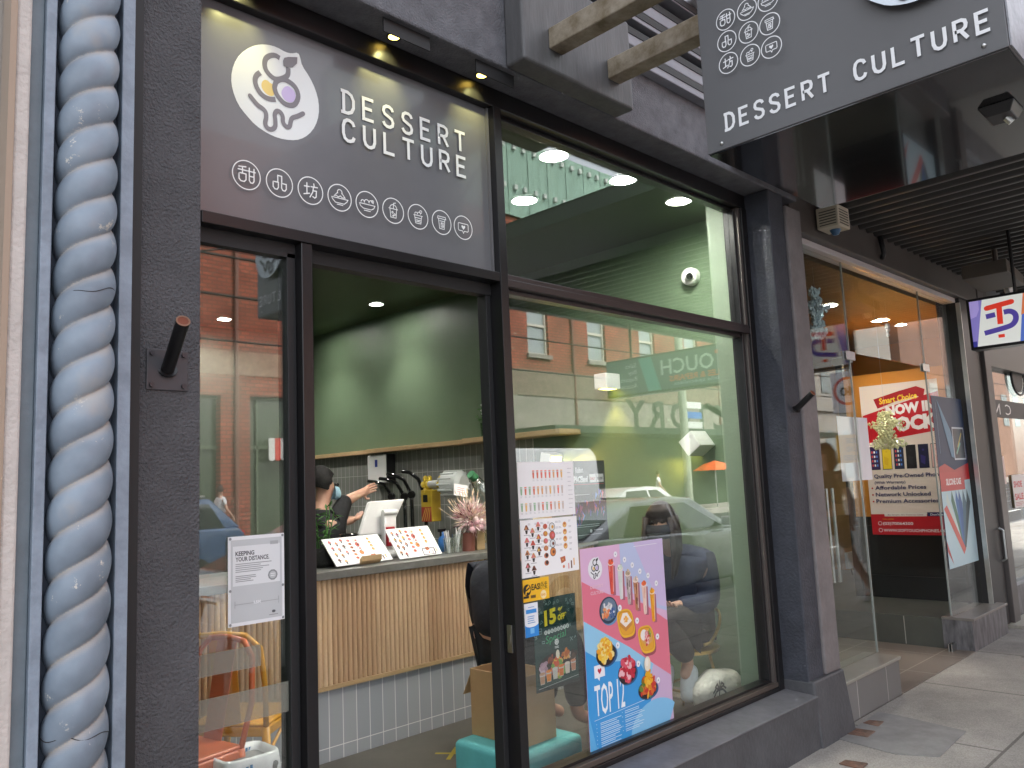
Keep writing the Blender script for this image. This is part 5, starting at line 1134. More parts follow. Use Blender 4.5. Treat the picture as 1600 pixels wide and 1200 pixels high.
# --- customer sitting side-on behind the mullion
Ym=.98
t=human('person','person in a dark navy jacket with white letters, partly hidden by the door mullion',(3.0,Ym,FZ))
bx=onY(748,950,Ym).x
hp=Vector((bx+.16,Ym,.72)); ch=Vector((bx+.18,Ym,1.0)); nk=Vector((bx+.25,Ym,1.22)); hd_=Vector((bx+.31,Ym-.01,1.37)); G=Vector((1,0,0))
V=[(*hp,.15),(*(hp.lerp(ch,.5)),.14),(*ch,.14),(*nk,.055),(*(hd_-Vector((0,0,.05))),.062),(*(hd_+Vector((0,0,.035))),.08)]; E_=[(0,1),(1,2),(2,3),(3,4),(4,5)]
J=[(*hp,.16),(*(hp.lerp(ch,.5)),.17),(*ch,.165),(*(ch.lerp(nk,.7)),.10)]; EJ=[(0,1),(1,2),(2,3)]
for s_ in (-1,1):
    sh_=ch+Vector((.02,s_*.16,.06)); el=ch+Vector((.02,s_*.22,-.22)); wr=ch+Vector((.26,s_*.12,-.24)); k=len(V); V+=[(*sh_,.06),(*el,.042),(*wr,.028)]; E_+=[(2,k),(k,k+1),(k+1,k+2)]; hand(V,E_,k+2,wr,(1,0,0),(0,1,0))
    k=len(J); J+=[(*sh_,.085),(*el,.075),(*wr,.05)]; EJ+=[(2,k),(k,k+1),(k+1,k+2)]
    kk=hp+Vector((.43,s_*.11,-.03)); aa=kk+Vector((.02,0,-.43)); k=len(V); V+=[(*(hp+Vector((.02,s_*.09,-.03))),.1),(*kk,.062),(*aa,.04),(*(aa+Vector((.12,0,-.05))),.035)]; E_+=[(0,k),(k,k+1),(k+1,k+2),(k+2,k+3)]
skinmesh('body',V,E_,skin,t); skinmesh('jacket',J,EJ,mat('very dark navy cloth',S(28,31,42),.75,noise=.15,nscale=8,bump=.3,bscale=25),t)
V=[(*(hp+Vector((.05,0,-.01))),.125)]; E_=[]
for s_ in (-1,1):
    kk=hp+Vector((.43,s_*.11,-.03)); aa=kk+Vector((.02,0,-.40)); k=len(V); V+=[(*(hp+Vector((.03,s_*.09,-.03))),.12),(*kk,.085),(*aa,.065)]; E_+=[(0,k),(k,k+1),(k+1,k+2)]
skinmesh('trousers',V,E_,blackc,t); headparts(t,hd_,(1,0,0),1.0,hair_b)
p=onY(767,893,Ym-.31); fl=Flat((p.x,Ym-.312,p.z),(1,0,0),(0,0,1)); fl.poly([(0,0),(.03,0),(.055,-.085),(.055,-.125),(.045,-.125)],S(206,208,210)); fl.poly([(.06,-.125),(.075,-.125),(.07,-.06)],S(206,208,210)); fl.text('ICE',.02,-.165,.014,S(200,202,204),w=.045,bold=.04); fl.mb.build('white_letters', prnt, t)
t=T('counter_stool','low teal stool under the person with white letters on the jacket','stool',(hp.x,Ym,FZ))
MB().lathe([(0,.50),(.18,.50),(.2,.52),(.2,.56),(.17,.575),(0,.575)],(hp.x+.05,Ym,0),28).build('seat', teal, t, smooth=True, angle=40)
for i in range(4):
    a=math.radians(45+90*i); b=MB(); b.tube([(hp.x+.05+.12*math.cos(a),Ym+.12*math.sin(a),.50),(hp.x+.05+.19*math.cos(a),Ym+.19*math.sin(a),FZ)],.011,8); b.build('leg', brass, t, smooth=True)
# --- worker behind the counter
Ys=2.62
t=human('person','person in black with a light blue face mask, reaching out behind the counter',(2.95,Ys,FZ))
hd_=Vector(P3(508,756,Ys)); nk=hd_+Vector((-.03,0,-.14)); ch=nk+Vector((-.02,0,-.19)); hp=ch+Vector((-.05,0,-.42)); f=Vector((.85,-.25,-.25)).normalized(); sd_=Vector((0,0,1)).cross(f).normalized()
V=[(*hp,.13),(*(hp.lerp(ch,.5)),.12),(*ch,.13),(*nk,.05),(*(hd_-Vector((0,0,.05))),.062),(*(hd_+Vector((0,0,.035))),.08)]; E_=[(0,1),(1,2),(2,3),(3,4),(4,5)]
J=[(*hp,.15),(*(hp.lerp(ch,.5)),.145),(*ch,.155),(*(ch.lerp(nk,.85)),.085)]; EJ=[(0,1),(1,2),(2,3)]
wr1=Vector(P3(565,770,Ys-.02)); el1=Vector(P3(538,784,Ys-.05)); sh1=ch+Vector((.06,-.13,.08)); k=len(V); V+=[(*sh1,.055),(*el1,.042),(*wr1,.03)]; E_+=[(2,k),(k,k+1),(k+1,k+2)]; hand(V,E_,k+2,wr1,(wr1-el1),(0,0,1),curl=.5)
k=len(J); J+=[(*sh1,.075),(*el1,.06),(*(el1.lerp(wr1,.2)),.05)]; EJ+=[(2,k),(k,k+1),(k+1,k+2)]
wr2=Vector(P3(545,813,Ys-.12)); el2=Vector(P3(515,822,Ys-.15)); sh2=ch+Vector((-.02,.12,.08)); k=len(V); V+=[(*sh2,.055),(*el2,.042),(*wr2,.03)]; E_+=[(2,k),(k,k+1),(k+1,k+2)]; hand(V,E_,k+2,wr2,(wr2-el2),(0,1,0),curl=.6)
k=len(J); J+=[(*sh2,.075),(*el2,.06)]; EJ+=[(2,k),(k,k+1)]
for s_ in (-1,1):
    k=len(V); V+=[(*(hp+Vector((0,s_*.09,-.05))),.09),(*(hp+Vector((0,s_*.1,-.42))),.06),(hp.x,hp.y+s_*.1,.22,.04),(hp.x+.14,hp.y+s_*.1,.17,.035)]; E_+=[(0,k),(k,k+1),(k+1,k+2),(k+2,k+3)]
skinmesh('body',V,E_,skin,t); skinmesh('shirt',J,EJ,blackc,t)
V=[(*(hp-Vector((0,0,.03))),.15)]; E_=[]
for s_ in (-1,1): k=len(V); V+=[(*(hp+Vector((0,s_*.09,-.06))),.11),(*(hp+Vector((0,s_*.1,-.42))),.085),(hp.x,hp.y+s_*.1,.25,.07)]; E_+=[(0,k),(k,k+1),(k+1,k+2)]
skinmesh('trousers',V,E_,blackc,t); headparts(t,hd_,f,1.0,hair_b,mask=mat('blue mask',S(160,196,214),.7))
# ================================================================== phone shop next door
tileg=brickmat('grey stone plinth tiles',S(128,126,124),S(120,118,116),S(190,186,180),.43,.6,.004,'xz',0,.4,.2,zoff=.2,bump=.1)
tilef=brickmat('entry floor tiles',S(134,124,114),S(126,116,108),S(186,178,168),.6,.6,.004,'xy',0,.35,.15,bump=.1)
GY=-.055
t=T('glass_shop_plinth','grey tiled plinth under the left glass panel of the phone shop','plinth',(4.95,-.1,.14))
MB().box((4.535,-.195,.1),(5.37,.02,.355)).build('tiled_face', tileg, t); MB().box((4.535,-.21,.3555),(5.38,.02,.375)).build('stone_cap', mat('pale stone cap',S(150,146,136),.35,noise=.12,nscale=8), t, bevel=.003)
t=T('glass_shop_plinth','white-streaked stone plinth under the right glass panel with the phone case poster','plinth',(7.3,-.1,.14))
strk=mat('streaky grey stone',S(126,124,126),.45,noise=.35,nscale=14,stretch=(1.5,1.5,.35),col2=S(84,82,84))
MB().box((6.86,-.195,.1),(7.75,.02,.365)).build('stone_face', strk, t); MB().box((6.85,-.21,.3655),(7.76,.02,.385)).build('stone_cap', mat('grey stone cap',S(134,128,122),.4,noise=.12,nscale=8), t, bevel=.003)
struct('shop_entry_floor', MB().box((4.5,-.195,0),(6.86,4.6,.145)), tilef)
t=T('raised_shop_floor','raised tiled floor step inside the phone shop entrance','step',(8,2,.14)); MB().box((6.862,.021,.1),(9.6,4.6,.37)).build('step', mat('step tiles',S(92,94,88),.35,noise=.12,nscale=4), t)
b=MB(); b.box((6.8595,.9,.15),(6.8615,.906,.366)); b.box((6.8595,.3,.15),(6.8615,.306,.366)); b.build('grout_line', sh('pale grout',180,178,170), t)
fb=T('shopfront_fascia','brown-grey steel fascia beam over the frameless glass shopfront','beam',(6.3,-.12,3.0))
MB().box((4.503,-.15,2.985),(8.45,.10,3.21)).build('beam', mat('brown grey metal',S(84,78,74),.45,noise=.12,nscale=4,spec=.4), fb, bevel=.006); MB().box((4.503,-.10,2.945),(7.66,.0,2.9848)).build('pale_channel', mat('pale aluminium',S(206,200,200),.4), fb, bevel=.003)
b=MB(); p=onY(1377,390,-.17); b.tube([(p.x,-.17,3.19),(p.x,-.185,3.06),(p.x+.03,-.16,3.03)],.018,8); b.build('cable_hose', black_matte, fb, smooth=True)
pt=T('dark_door_post','wide charcoal steel post right of the frameless glass','post',(7.9,-.1,.14)); 
cg=mat('charcoal painted steel',S(46,44,46),.4,noise=.12,nscale=5,spec=.4)
MB().box((7.66,-.13,.14),(8.10,.06,2.984)).build('post', cg, pt, bevel=.006); b=MB(); b.box((8.12,-.16,.14),(8.30,.06,3.3)); b.build('roller_channel', mat('brownish channel',S(88,82,80),.4), pt, bevel=.006); MB().box((8.305,-.12,.14),(8.42,.06,3.3)).build('inner_channel', mat('brown channel',S(92,82,76),.45), pt, bevel=.006)
MB().box((7.655,-.135,.385),(7.668,-.10,2.94)).build('bright_edge', steel, pt)
b=MB(); p=onY(1555,880,-.14); b.tube([(8.02,-.14,.98),(8.02,-.17,.96),(8.02,-.17,.72),(8.02,-.14,.70)],.012,8); b.build('handle', steel, pt)
# glass panels
gs=T('frameless_shopfront','frameless glass shopfront of the phone shop on two low plinths','shopfront',(6,GY,.37))
def gpane(x0,x1,z0,z1,lab,y=GY): o=MB().box((x0,y-.005,z0),(x1,y+.005,z1)).build('glass_panel',clear_glass,gs); o['label']=lab; return o
gpane(4.505,5.395,.376,2.944,'tall frameless glass panel on the left tiled plinth'); gpane(5.402,6.845,2.325,2.944,'frameless glass panel above the phone shop entrance'); gpane(6.852,7.654,.386,2.944,'tall frameless glass panel with the phone case poster')
# door leaf standing open inwards
t=T('glass_door','frameless glass door leaf standing open with twin steel bar handles','door',(5.5,-.05,.15)); a0=Vector((5.45,-.05,0)); d_=Vector((.34,.94,0)).normalized(); n_=Vector((-d_.y,d_.x,0))
def leafbox(s0,s1,z0,z1,th): 
    A_=a0+d_*s0; B_=a0+d_*s1; return MB().hexa([(*(A_-n_*th).xy,z0),(*(B_-n_*th).xy,z0),(*(B_+n_*th).xy,z0),(*(A_+n_*th).xy,z0),(*(A_-n_*th).xy,z1),(*(B_-n_*th).xy,z1),(*(B_+n_*th).xy,z1),(*(A_+n_*th).xy,z1)])
leafbox(0,1.2,.16,2.30,.005).build('leaf', clear_glass, t)
leafbox(0,.18,.155,.21,.012).build('bottom_patch', steel, t, bevel=.003); leafbox(0,.16,2.26,2.31,.012).build('top_patch', steel, t, bevel=.003)
for q in (.028,-.028):
    b=MB(); A_=a0+d_*.30+n_*q; b.tube([(A_.x,A_.y,.78),(A_.x,A_.y,1.42)],.011,12); b.build('bar_handle', steel, t, smooth=True, angle=50)
for x,z,lab in ((5.40,2.30,'left steel patch fitting over the phone shop entrance'),(6.85,2.32,'right steel patch fitting over the phone shop entrance'),(6.82,.17,'steel patch fitting at the foot of the right glass panel')):
    MB().box((x-.07,GY-.014,z-.03),(x+.07,GY-.006,z+.03)).build('patch_fitting', steel, gs, bevel=.003); MB().box((x-.07,GY+.006,z-.03),(x+.07,GY+.014,z+.03)).build('patch_fitting', steel, gs, bevel=.003)
# blank paper taped behind the glass
q0=onY(1310,680,-.035); q1=onY(1357,680,-.035); t=T('paper_notice','blank white paper sheet taped behind the glass beside the red phone banner','paper',q0)
MB().prism([(0,0),(q1.x-q0.x,0),(q1.x-q0.x,.42),(0,.42)],(q0.x,-.035,1.47),(1,0,0),(0,0,1),(0,.0015,0)).build('paper', sh('white paper',236,236,240,.7), t)
for x_ in (5.3985,6.8485): MB().box((x_-.006,GY-.006,.40 if x_<6 else .40),(x_+.006,GY+.004,2.943)).build('silicone_joint', mat('pale joint',S(150,158,154),.3), gs) if x_>6 else MB().box((x_-.006,GY-.006,.377),(x_+.006,GY+.004,2.943)).build('silicone_joint', mat('pale joint',S(150,158,154),.3), gs)
# interior
rm=T('phone_shop_interior','orange and brown walls and ceiling inside the phone shop','room',(7,2,.14))
orange=mat('orange laminate',S(196,132,52),.35,noise=.05,nscale=2); ceilb=mat('brown timber ceiling',S(132,106,74),.45,noise=.15,nscale=3,stretch=(.4,6,1))
MB().box((4.83,.06,2.95),(9.7,4.7,3.1)).build('ceiling', ceilb, rm); MB().box((4.83,4.6,.14),(9.7,4.7,2.95)).build('back_wall', mat('cream wall',S(196,176,140),.5), rm); MB().box((9.6,.06,.14),(9.7,4.6,2.95)).build('side_wall', mat('tan side wall',S(158,122,76),.5), rm)
MB().box((4.823,.06,.14),(4.83,4.6,2.95)).build('party_wall', mat('tan wall',S(190,160,120),.5), rm)
db=MB(); db.box((6.60,1.55,.15),(6.66,3.2,2.4)); db.build('black_post', black_matte, rm) if 0 else None
cb=T('display_cabinet','tall cabinet with black roller front and orange top behind the red phone banner','cabinet',(8,.8,.37))
MB().box((7.72,.07,.3705),(8.5,.95,1.10)).build('black_base', mat('black slatted front',(.018,.02,.022),.35,bump=1,bscale=1), cb)
MB().box((7.70,.06,1.1005),(8.5,.97,2.419)).build('orange_top', orange, cb)
MB().box((7.69,.955,.3705),(7.74,1.02,2.55)).build('black_edge', black_matte, cb)
for k in range(12): MB().box((7.714,.075,.40+k*.056),(7.7195,.94,.402+k*.056)).build('slat_line', mat('slat edge',(.05,.05,.055),.4), cb) if k in (3,11) else None
wl=T('back_counter','pale green-white wall panel with cables behind the left glass','panel',(6.6,1.7,.14)); MB().box((5.6,1.7,.145),(7.0,1.78,1.25)).build('panel', mat('pale mint panel',S(196,212,204),.5), wl)
p=onY(1327,875,1.69); t=T('wifi_router','small grey plastic box with black cables on the pale panel','device',p)
MB().box((p.x-.10,1.66,p.z-.09),(p.x+.10,1.698,p.z+.09)).build('case', sh('grey plastic',170,180,184,.4), t, bevel=.01)
b=MB(); b.tube([(p.x,1.68,p.z-.09),(p.x,1.67,p.z-.16),(p.x-.05,1.675,p.z-.24),(p.x-.25,1.68,p.z-.30)],.006,6); b.build('cable', black_matte, t, smooth=True)
b=MB(); b.tube([(p.x+.05,1.68,p.z-.09),(p.x+.12,1.67,p.z-.2),(p.x+.2,1.675,p.z-.3),(p.x+.35,1.68,p.z-.28),(p.x+.3,1.68,p.z-.12)],.006,6); b.build('cable', black_matte, t, smooth=True)
for px,py,lab,en in ((1294,477,'round light in the brown ceiling behind the crystal ornament',20),(1376,500,'bright triple light in the brown ceiling of the phone shop',26),(1408,507,'small light right of the triple light in the phone shop',14)):
    p=onZ(px,py,2.949); downlight(p.x,p.y,2.949,.075 if en>14 else .05,lab,en*.6,'lights in the phone shop ceiling',col=(1,.93,.8),size=150)
# orange-red phone banner
XB=7.6
t=T('phone_banner','red and cream banner reading NOW IN STOCK over a row of six phones','banner',(XB,.45,.94))
y1,y0,z0,z1=.775,.10,.945,2.30
MB().box((XB,y0,z0),(XB+.004,y1,z1)).build('sheet', mat('cream vinyl',S(226,212,200),.4), t)
fl=Flat((XB-.0003,y1,z0),(0,-1,0),(0,0,1)); W2=y1-y0; H2=z1-z0; RED=S(190,24,38); NV=S(30,34,90)
fl.poly([(.02,.86*H2),(W2,.955*H2),(W2,.69*H2),(.02,.585*H2)],RED) if 0 else fl.poly([(.01,.80*H2),(.55,.90*H2),(W2,.92*H2),(W2,.67*H2),(.01,.61*H2)],RED)
fl.poly([(.12,.905*H2),(.35,.945*H2),(.5,.965*H2),(.57,.94*H2),(.55,.88*H2),(.5,.9*H2),(.35,.885*H2),(.15,.84*H2)],S(170,20,34)); fl.text('Smart Choice',.17,.868*H2,.055,S(246,214,60),w=.33,bold=.03,slope=.08)
fl.text('NOW IN',.22,.79*H2,.085,S(240,236,234),w=.42,bold=.06,slope=.05); fl.text('STOCK',.13,.675*H2,.12,S(240,236,234),w=.52,bold=.06,slope=.05)
PHC=[(S(60,40,90),S(200,90,90)),(S(236,206,50),S(226,190,40)),(S(40,50,80),S(190,60,60)),(S(20,20,24),S(34,34,40)),(S(20,24,60),S(50,40,110)),(S(226,186,180),S(216,170,166))]
for k,(a,b_) in enumerate(PHC):
    x=.04+k*.105; y=.43*H2; fl.poly([(x,y+.0),(x+.085,y),(x+.09,y+.21),(x+.005,y+.21)],S(24,24,28)); fl.poly([(x+.004,y+.005),(x+.081,y+.005),(x+.086,y+.205),(x+.009,y+.205)],a)
    if k in (0,2):
        for q in range(12): fl.rect(x+.016+(q%3)*.02,y+.03+(q//3)*.04,.012,.02,[S(226,80,80),S(240,240,240),S(90,140,220)][q%3]); fl.h-=fl.step
        fl.h+=fl.step
    else: fl.poly([(x+.02,y+.05),(x+.05,y+.03),(x+.06,y+.1),(x+.02,y+.12)],b_); fl.disc(x+.045,y+.16,.01,b_)
for k,(tx,hh_) in enumerate((('Quality Pre-Owned Phones',.035),('(With Warranty)',.024),('Affordable Prices',.035),('Network Unlocked',.035),('Premium Accessories',.035))):
    y=.375*H2-[0,.052,.105,.165,.225][k]; ww=[.62,.27,.44,.47,.53][k]; fl.text(tx,.06,y,hh_,NV,w=min(ww,.6),bold=.02); 
    if k!=1: fl.disc(.035,y+.014,.008,RED)
fl.rect(0,0,W2,.135*H2,RED); fl.rect(.12,.135*H2-.02,.36,.03,S(230,222,214)); fl.text("Be Smart, It's Time to Save",.15,.135*H2-.012,.014,S(120,90,90),w=.3); fl.rect(.485,.135*H2-.02,.19,.035,NV); fl.text("Don't miss",.51,.135*H2-.013,.018,S(236,236,240),w=.14,bold=.02)
fl.text('CALL NOW',.10,.098*H2,.012,S(240,190,60),w=.1); fl.ring(.075,.075*H2,.016,.004,S(236,236,236),n=16); fl.text('(03)70064300',.10,.065*H2,.026,S(240,236,236),w=.26,bold=.02); fl.ring(.075,.03*H2,.016,.004,S(236,236,236),n=16); fl.text('WWW.SOFTOUCHPHONES.COM',.10,.02*H2,.026,S(240,236,236),w=.56,bold=.02)
fl.mb.build('printing', prnt, t)
# phone case poster on front glass
a_=onY(1468,737,GY); 
t=T('phone_case_poster','blue and red phone case poster with coloured cases fanned out, on the right glass panel','poster',(7.3,-.04,.75)); x0,x1,z0,z1=6.90,7.64,.74,2.10
MB().box((x0,-.0635,z0),(x1,-.0615,z1)).build('sheet', mat('dark blue print',S(36,60,96),.4), t); fl=Flat((x0,-.0638,z0),(1,0,0),(0,0,1)); w_,h_=x1-x0,z1-z0
fl.rect(0,0,w_,.50*h_,S(190,222,232)); fl.poly([(0,.58*h_),(.2*w_,.60*h_),(.5*w_,.56*h_),(w_,.60*h_),(w_,.50*h_),(0,.48*h_)],S(190,40,46)); fl.rect(.0,.44*h_,.8*w_,.11*h_,S(196,44,50)); fl.text('SILICONE CASE',.18*w_,.475*h_,.05,S(240,236,236),w=.5*w_,bold=.04)
for k,(c,sx) in enumerate(((S(206,226,220),.12),(S(60,120,100),.28),(S(40,110,180),.42),(S(30,90,160),.52),(S(70,110,130),.66),(S(50,70,80),.8))):
    fl.poly([(w_*.55,.08*h_),(w_*.62,.10*h_),(w_*(sx+.12),.36*h_),(w_*(sx+.04),.44*h_),(w_*sx,.38*h_)],c)
fl.poly([(w_*.52,.06*h_),(w_*.60,.09*h_),(w_*.12,.36*h_),(w_*.02,.34*h_)],S(214,80,66)); fl.poly([(0,.16*h_),(.12*w_,.05*h_),(.15*w_,.02*h_),(0,.10*h_)],S(190,60,60))
fl.poly([(.15*w_,.98*h_),(.5*w_,.8*h_),(.7*w_,.62*h_),(.45*w_,.64*h_)],S(60,130,170)); fl.stroke([(.1*w_,.66*h_),(.1*w_,.96*h_)],.004,S(120,170,200))
fl.rect(.55*w_,.62*h_,.4*w_,.2*h_,S(200,214,226)); fl.rect(.57*w_,.63*h_,.36*w_,.18*h_,S(30,44,64)); fl.stroke([(.7*w_,.7*h_),(.85*w_,.78*h_)],.02,S(200,180,80)); fl.stroke([(.64*w_,.66*h_),(.78*w_,.72*h_)],.02,S(120,190,170))
fl.mb.build('printing', prnt_gl, t)
# crystal ornaments hanging in the window
def crystals(px,py,Y,n,spread,colr,lab,zt_):
    p=onY(px,py,Y); t=T('crystal_ornament',lab,'ornament',p,'hanging crystal ornaments'); rnd=random.Random(int(px)); b=MB()
    for k in range(n):
        z=rnd.uniform(-spread[1],spread[1]); r=spread[0]*(1-.3*abs(z)/spread[1])*(.7+.3*math.sin(z*40)); a=rnd.uniform(0,6.28); q=p+Vector((math.cos(a)*r*rnd.random(),math.sin(a)*r*rnd.random(),z)); s_=rnd.uniform(.008,.015)
        b.add([q+Vector((s_,0,0)),q+Vector((0,s_,0)),q-Vector((s_,0,0)),q-Vector((0,s_,0)),q+Vector((0,0,s_*1.3)),q-Vector((0,0,s_*1.3))],[(0,1,4),(1,2,4),(2,3,4),(3,0,4),(1,0,5),(2,1,5),(3,2,5),(0,3,5)])
    b.build('crystals', mat('crystal '+str(px),colr,.08,metal=.25,spec=1), t); MB().tube([p+Vector((0,0,spread[1])),(p.x,p.y,zt_)],.0012,4).build('thread', steel, t)
crystals(1276,490,.12,420,(.10,.17),(.75,.9,.97),'pale blue hanging crystal cluster behind the left glass panel',2.94)
crystals(1385,672,.30,420,(.19,.15),(.85,.85,.5),'gold-green crystal cluster hanging in front of the red banner',2.94)
crystals(1387,515,.25,30,(.03,.05),(.9,.9,.92),'tiny silver twist ornament hanging under the triple ceiling light',2.94)
# ================================================================== corrugated awning, sign, cameras
cz_=3.20
t=T('corrugated_awning','dark corrugated metal awning over the footpath','awning',(6.6,-1.6,cz_))
b=MB(); NX=int((9.8-3.78)/.0125); 
prof=[]; pitch=.13
for i in range(NX+1):
    x=3.78+i*.0125; ph=(x%pitch)/pitch; prof.append((x,cz_+(.026*max(-1,min(1,1.7*math.sin(2*math.pi*ph)))/1.3 if x>4.81 else 0)))
k0=0
for y in (-.15,-3.0):
    for x,z in prof: b.v.append(Vector((x,y,z+(.03 if y<-1 else 0))))
n1=len(prof)
for i in range(n1-1): b.f.append([i,i+1,n1+i+1,n1+i]); b.c.append(None); b.mi.append(0)
b.build('sheeting', mat('dark corrugated steel',S(62,60,58),.45,noise=.3,nscale=7,stretch=(1,.4,1),spec=.4), t, smooth=True)
MB().box((3.74,-3.1,3.20),(9.8,-3.0,3.33)).build('street_fascia', mat('awning fascia',S(58,58,60),.5), t, bevel=.004); MB().box((3.74,-3.0,3.175),(3.77,-.15,3.268)).build('end_fascia', mat('awning end',S(60,62,60),.5), t)
MB().box((3.77,-3.0,3.27),(9.8,-.15,3.30)).build('roof_deck', black_matte, t)
st=T('awning_tie_rod','thin steel tie rod holding the awning to the wall','rod',(3.9,-1,3.5)); 
MB().tube([(3.9,-2.6,3.30),(3.9,-.16,5.3)],.014,8).build('rod', black_al, st)
# siren box
p=Vector((4.66,-.26,3.03)); p=onY(1304,344,-.24); t=T('alarm_box','small cream louvred alarm box with a blue lens on the fascia','alarm',p); s_=.06
MB().box((p.x-.085,-.30,p.z-.06),(p.x+.085,-.16,p.z+.075)).build('case', sh('cream plastic',206,196,176,.5), t, bevel=.008)
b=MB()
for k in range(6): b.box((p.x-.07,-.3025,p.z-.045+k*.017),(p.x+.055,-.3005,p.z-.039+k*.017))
b.build('louvre_shade', sh('louvre shadow',90,84,74,.6), t); b=MB()  # shade in the louvre slots painted as thin dark strips
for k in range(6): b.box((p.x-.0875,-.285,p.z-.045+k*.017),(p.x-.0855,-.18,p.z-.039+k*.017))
b.build('side_louvre_shade', sh('louvre shadow',90,84,74,.6), t)
b=MB(); b.lathe([(.0,-.035),(.02,-.03),(.03,-.01),(.035,0)],(p.x+.01,-.235,p.z-.06),16); b.build('blue_lens', sh('blue lens',60,96,130,.3), t, smooth=True)
# security camera + conduit box near the hanging sign
p=onY(1560,445,-.6); t=T('bullet_camera','brown housed camera with a white ringed lens under the awning','camera',p)
MB().hexa([(p.x-.35,-.45,p.z+.02),(p.x+.1,-.45,p.z-.02),(p.x+.1,-.75,p.z-.02),(p.x-.35,-.75,p.z+.02),(p.x-.35,-.45,p.z+.12),(p.x+.1,-.45,p.z+.06),(p.x+.1,-.75,p.z+.06),(p.x-.35,-.75,p.z+.12)]).build('housing', sh('brown housing',92,84,76,.45), t, bevel=.006)
q=onY(1579,452,-.62); b=MB(); b.lathe([(.035,-.03),(.035,.02),(.026,.02),(.026,.012)],q,18,ax=Vector((-.5,-.8,-.1)).normalized()); b.build('white_ring', white_pl, t); b=MB(); b.lathe([(.025,0),(0,.001)],q,16,ax=Vector((-.5,-.8,-.1)).normalized()); b.build('lens', black_gloss, t)
MB().tube([(p.x,-.6,p.z+.07),(p.x,-.6,3.19)],.02,8).build('bracket', sh('brown housing',92,84,76,.45), t)
# hanging lightbox
xs=6.5; ya,yb_,za,zb=-.515,-2.87,2.385,2.72
t=T('hanging_lightbox_sign','long lit sign with red and purple emblem hanging under the corrugated awning','sign',(xs,-1.7,za))
MB().box((xs,yb_,za-.02),(xs+.14,ya+.02,zb+.02)).build('case', black_al, t, bevel=.004)
faceM=mat('lit sign face',attr='emit',rough=.4,es=.10)
for sgn in (1,-1):
    fl=Flat((xs-.0005 if sgn>0 else xs+.1405, ya if sgn>0 else yb_, za),(0,-1 if sgn>0 else 1,0),(0,0,1)); Hs=zb-za; Ls=ya-yb_
    fl.rect(0,0,Ls,Hs,S(60,74,96)); fl.poly([(0,0),(.026,0),(.085,Hs),(0,Hs)],S(140,130,206)); fl.poly([(0,Hs*.62),(.04,Hs*.66),(.06,Hs*.8),(.062,Hs),(0,Hs)],S(176,160,226)); fl.rect(0,0,.026,Hs*.12,S(60,60,150))
    fl.poly([(.026,0),(.296,0),(.345,Hs),(.085,Hs)],S(236,238,232)); fl.poly([(.296,0),(.37,0),(.44,Hs),(.345,Hs)],S(90,120,206)); fl.poly([(.32,Hs*.55),(.37,Hs*.6),(.44,Hs),(.345,Hs)],S(230,130,80))
    RD=S(232,62,44); PU=S(84,70,160)
    fl.stroke([(.10,Hs*.62),(.16,Hs*.64)],.036,PU,cap=False); fl.stroke(cat_([(.215,Hs*.66),(.255,Hs*.67),(.285,Hs*.6),(.288,Hs*.48),(.265,Hs*.37),(.22,Hs*.33),(.08,Hs*.27)]),.036,PU,cap=False)
    fl.stroke([(.11,Hs*.80),(.27,Hs*.86)],.036,RD); fl.stroke([(.19,Hs*.83),(.186,Hs*.42)],.036,RD,cap=False); fl.rect(.165,Hs*.13,.04,Hs*.07,RD)
    fl.text('SOF',.55,Hs*.42,.13,S(220,232,226),w=.38,bold=.02); fl.text('T',.97,Hs*.42,.16,RD,w=.12,bold=.03); fl.text('OUCH',1.11,Hs*.42,.15,S(214,232,222),w=.58,bold=.01)
    fl.text('PHONES SALES & REPAIRS',.60,Hs*.2,.055,S(222,96,60),w=1.0,bold=.03); fl.text('Your mobile specialists',.75,Hs*.08,.035,S(190,206,214),w=.8)
    fl.poly([(1.7,0),(1.85,0),(1.95,Hs),(1.8,Hs)],S(90,170,166))
    for k,w_t in enumerate(('Sales','Buy','Repairs','Accessories')): fl.text(w_t,1.98,Hs*(.76-.2*k),.045,S(220,226,226),w=[.13,.1,.2,.28][k])
    fl.mb.build('lit_face' if sgn>0 else 'rear_face', faceM, t)
for y in (-.8,-2.6): MB().tube([(xs+.07,y,zb),(xs+.07,y,3.2)],.012,8).build('hanger', black_al, t)
# ================================================================== third shop at the right edge
t=T('third_shopfront','brown framed shop window with a round dark emblem at the right edge','shopfront',(9.5,-.1,.14))
MB().box((8.43,-.09,.1),(14,.05,.42)).build('stone_base', strk, t); MB().box((8.43,-.10,2.45),(14,.05,3.3)).build('head_panel', mat('dark head panel',S(84,82,76),.4), t)
MB().box((8.43,-.03,.42),(14,-.02,2.45)).build('window_pane', glassmat('third shop glass',1.3,.04,tint=(.75,.8,.78)), t)
MB().box((8.5,2.2,.14),(14,2.3,3)).build('inner_wall', mat('third inner',S(110,104,96),.7), t); 
fl=Flat((8.5,-.035,1.98),(1,0,0),(0,0,1)); fl.rect(0,.0,3,.17,S(40,40,42)); fl.text('NS',.42,.03,.11,S(226,226,226),w=-.30,bold=.01); fl.text('C',.80,.03,.11,S(226,226,226),w=-.2); fl.mb.build('lettering', prnt, t)
p=onY(1590,592,-.05); 
q=MB(); q.tube([(p.x+.17*math.cos(a*.2618)*1.5,-.055,p.z+.17*math.sin(a*.2618)) for a in range(24)],.012,6,closed=True); q.tube([(p.x+.14*math.cos(a*.2618)*1.5,-.055,p.z+.14*math.sin(a*.2618)) for a in range(24)],.006,6,closed=True); q.build('round_emblem', black_al, t)
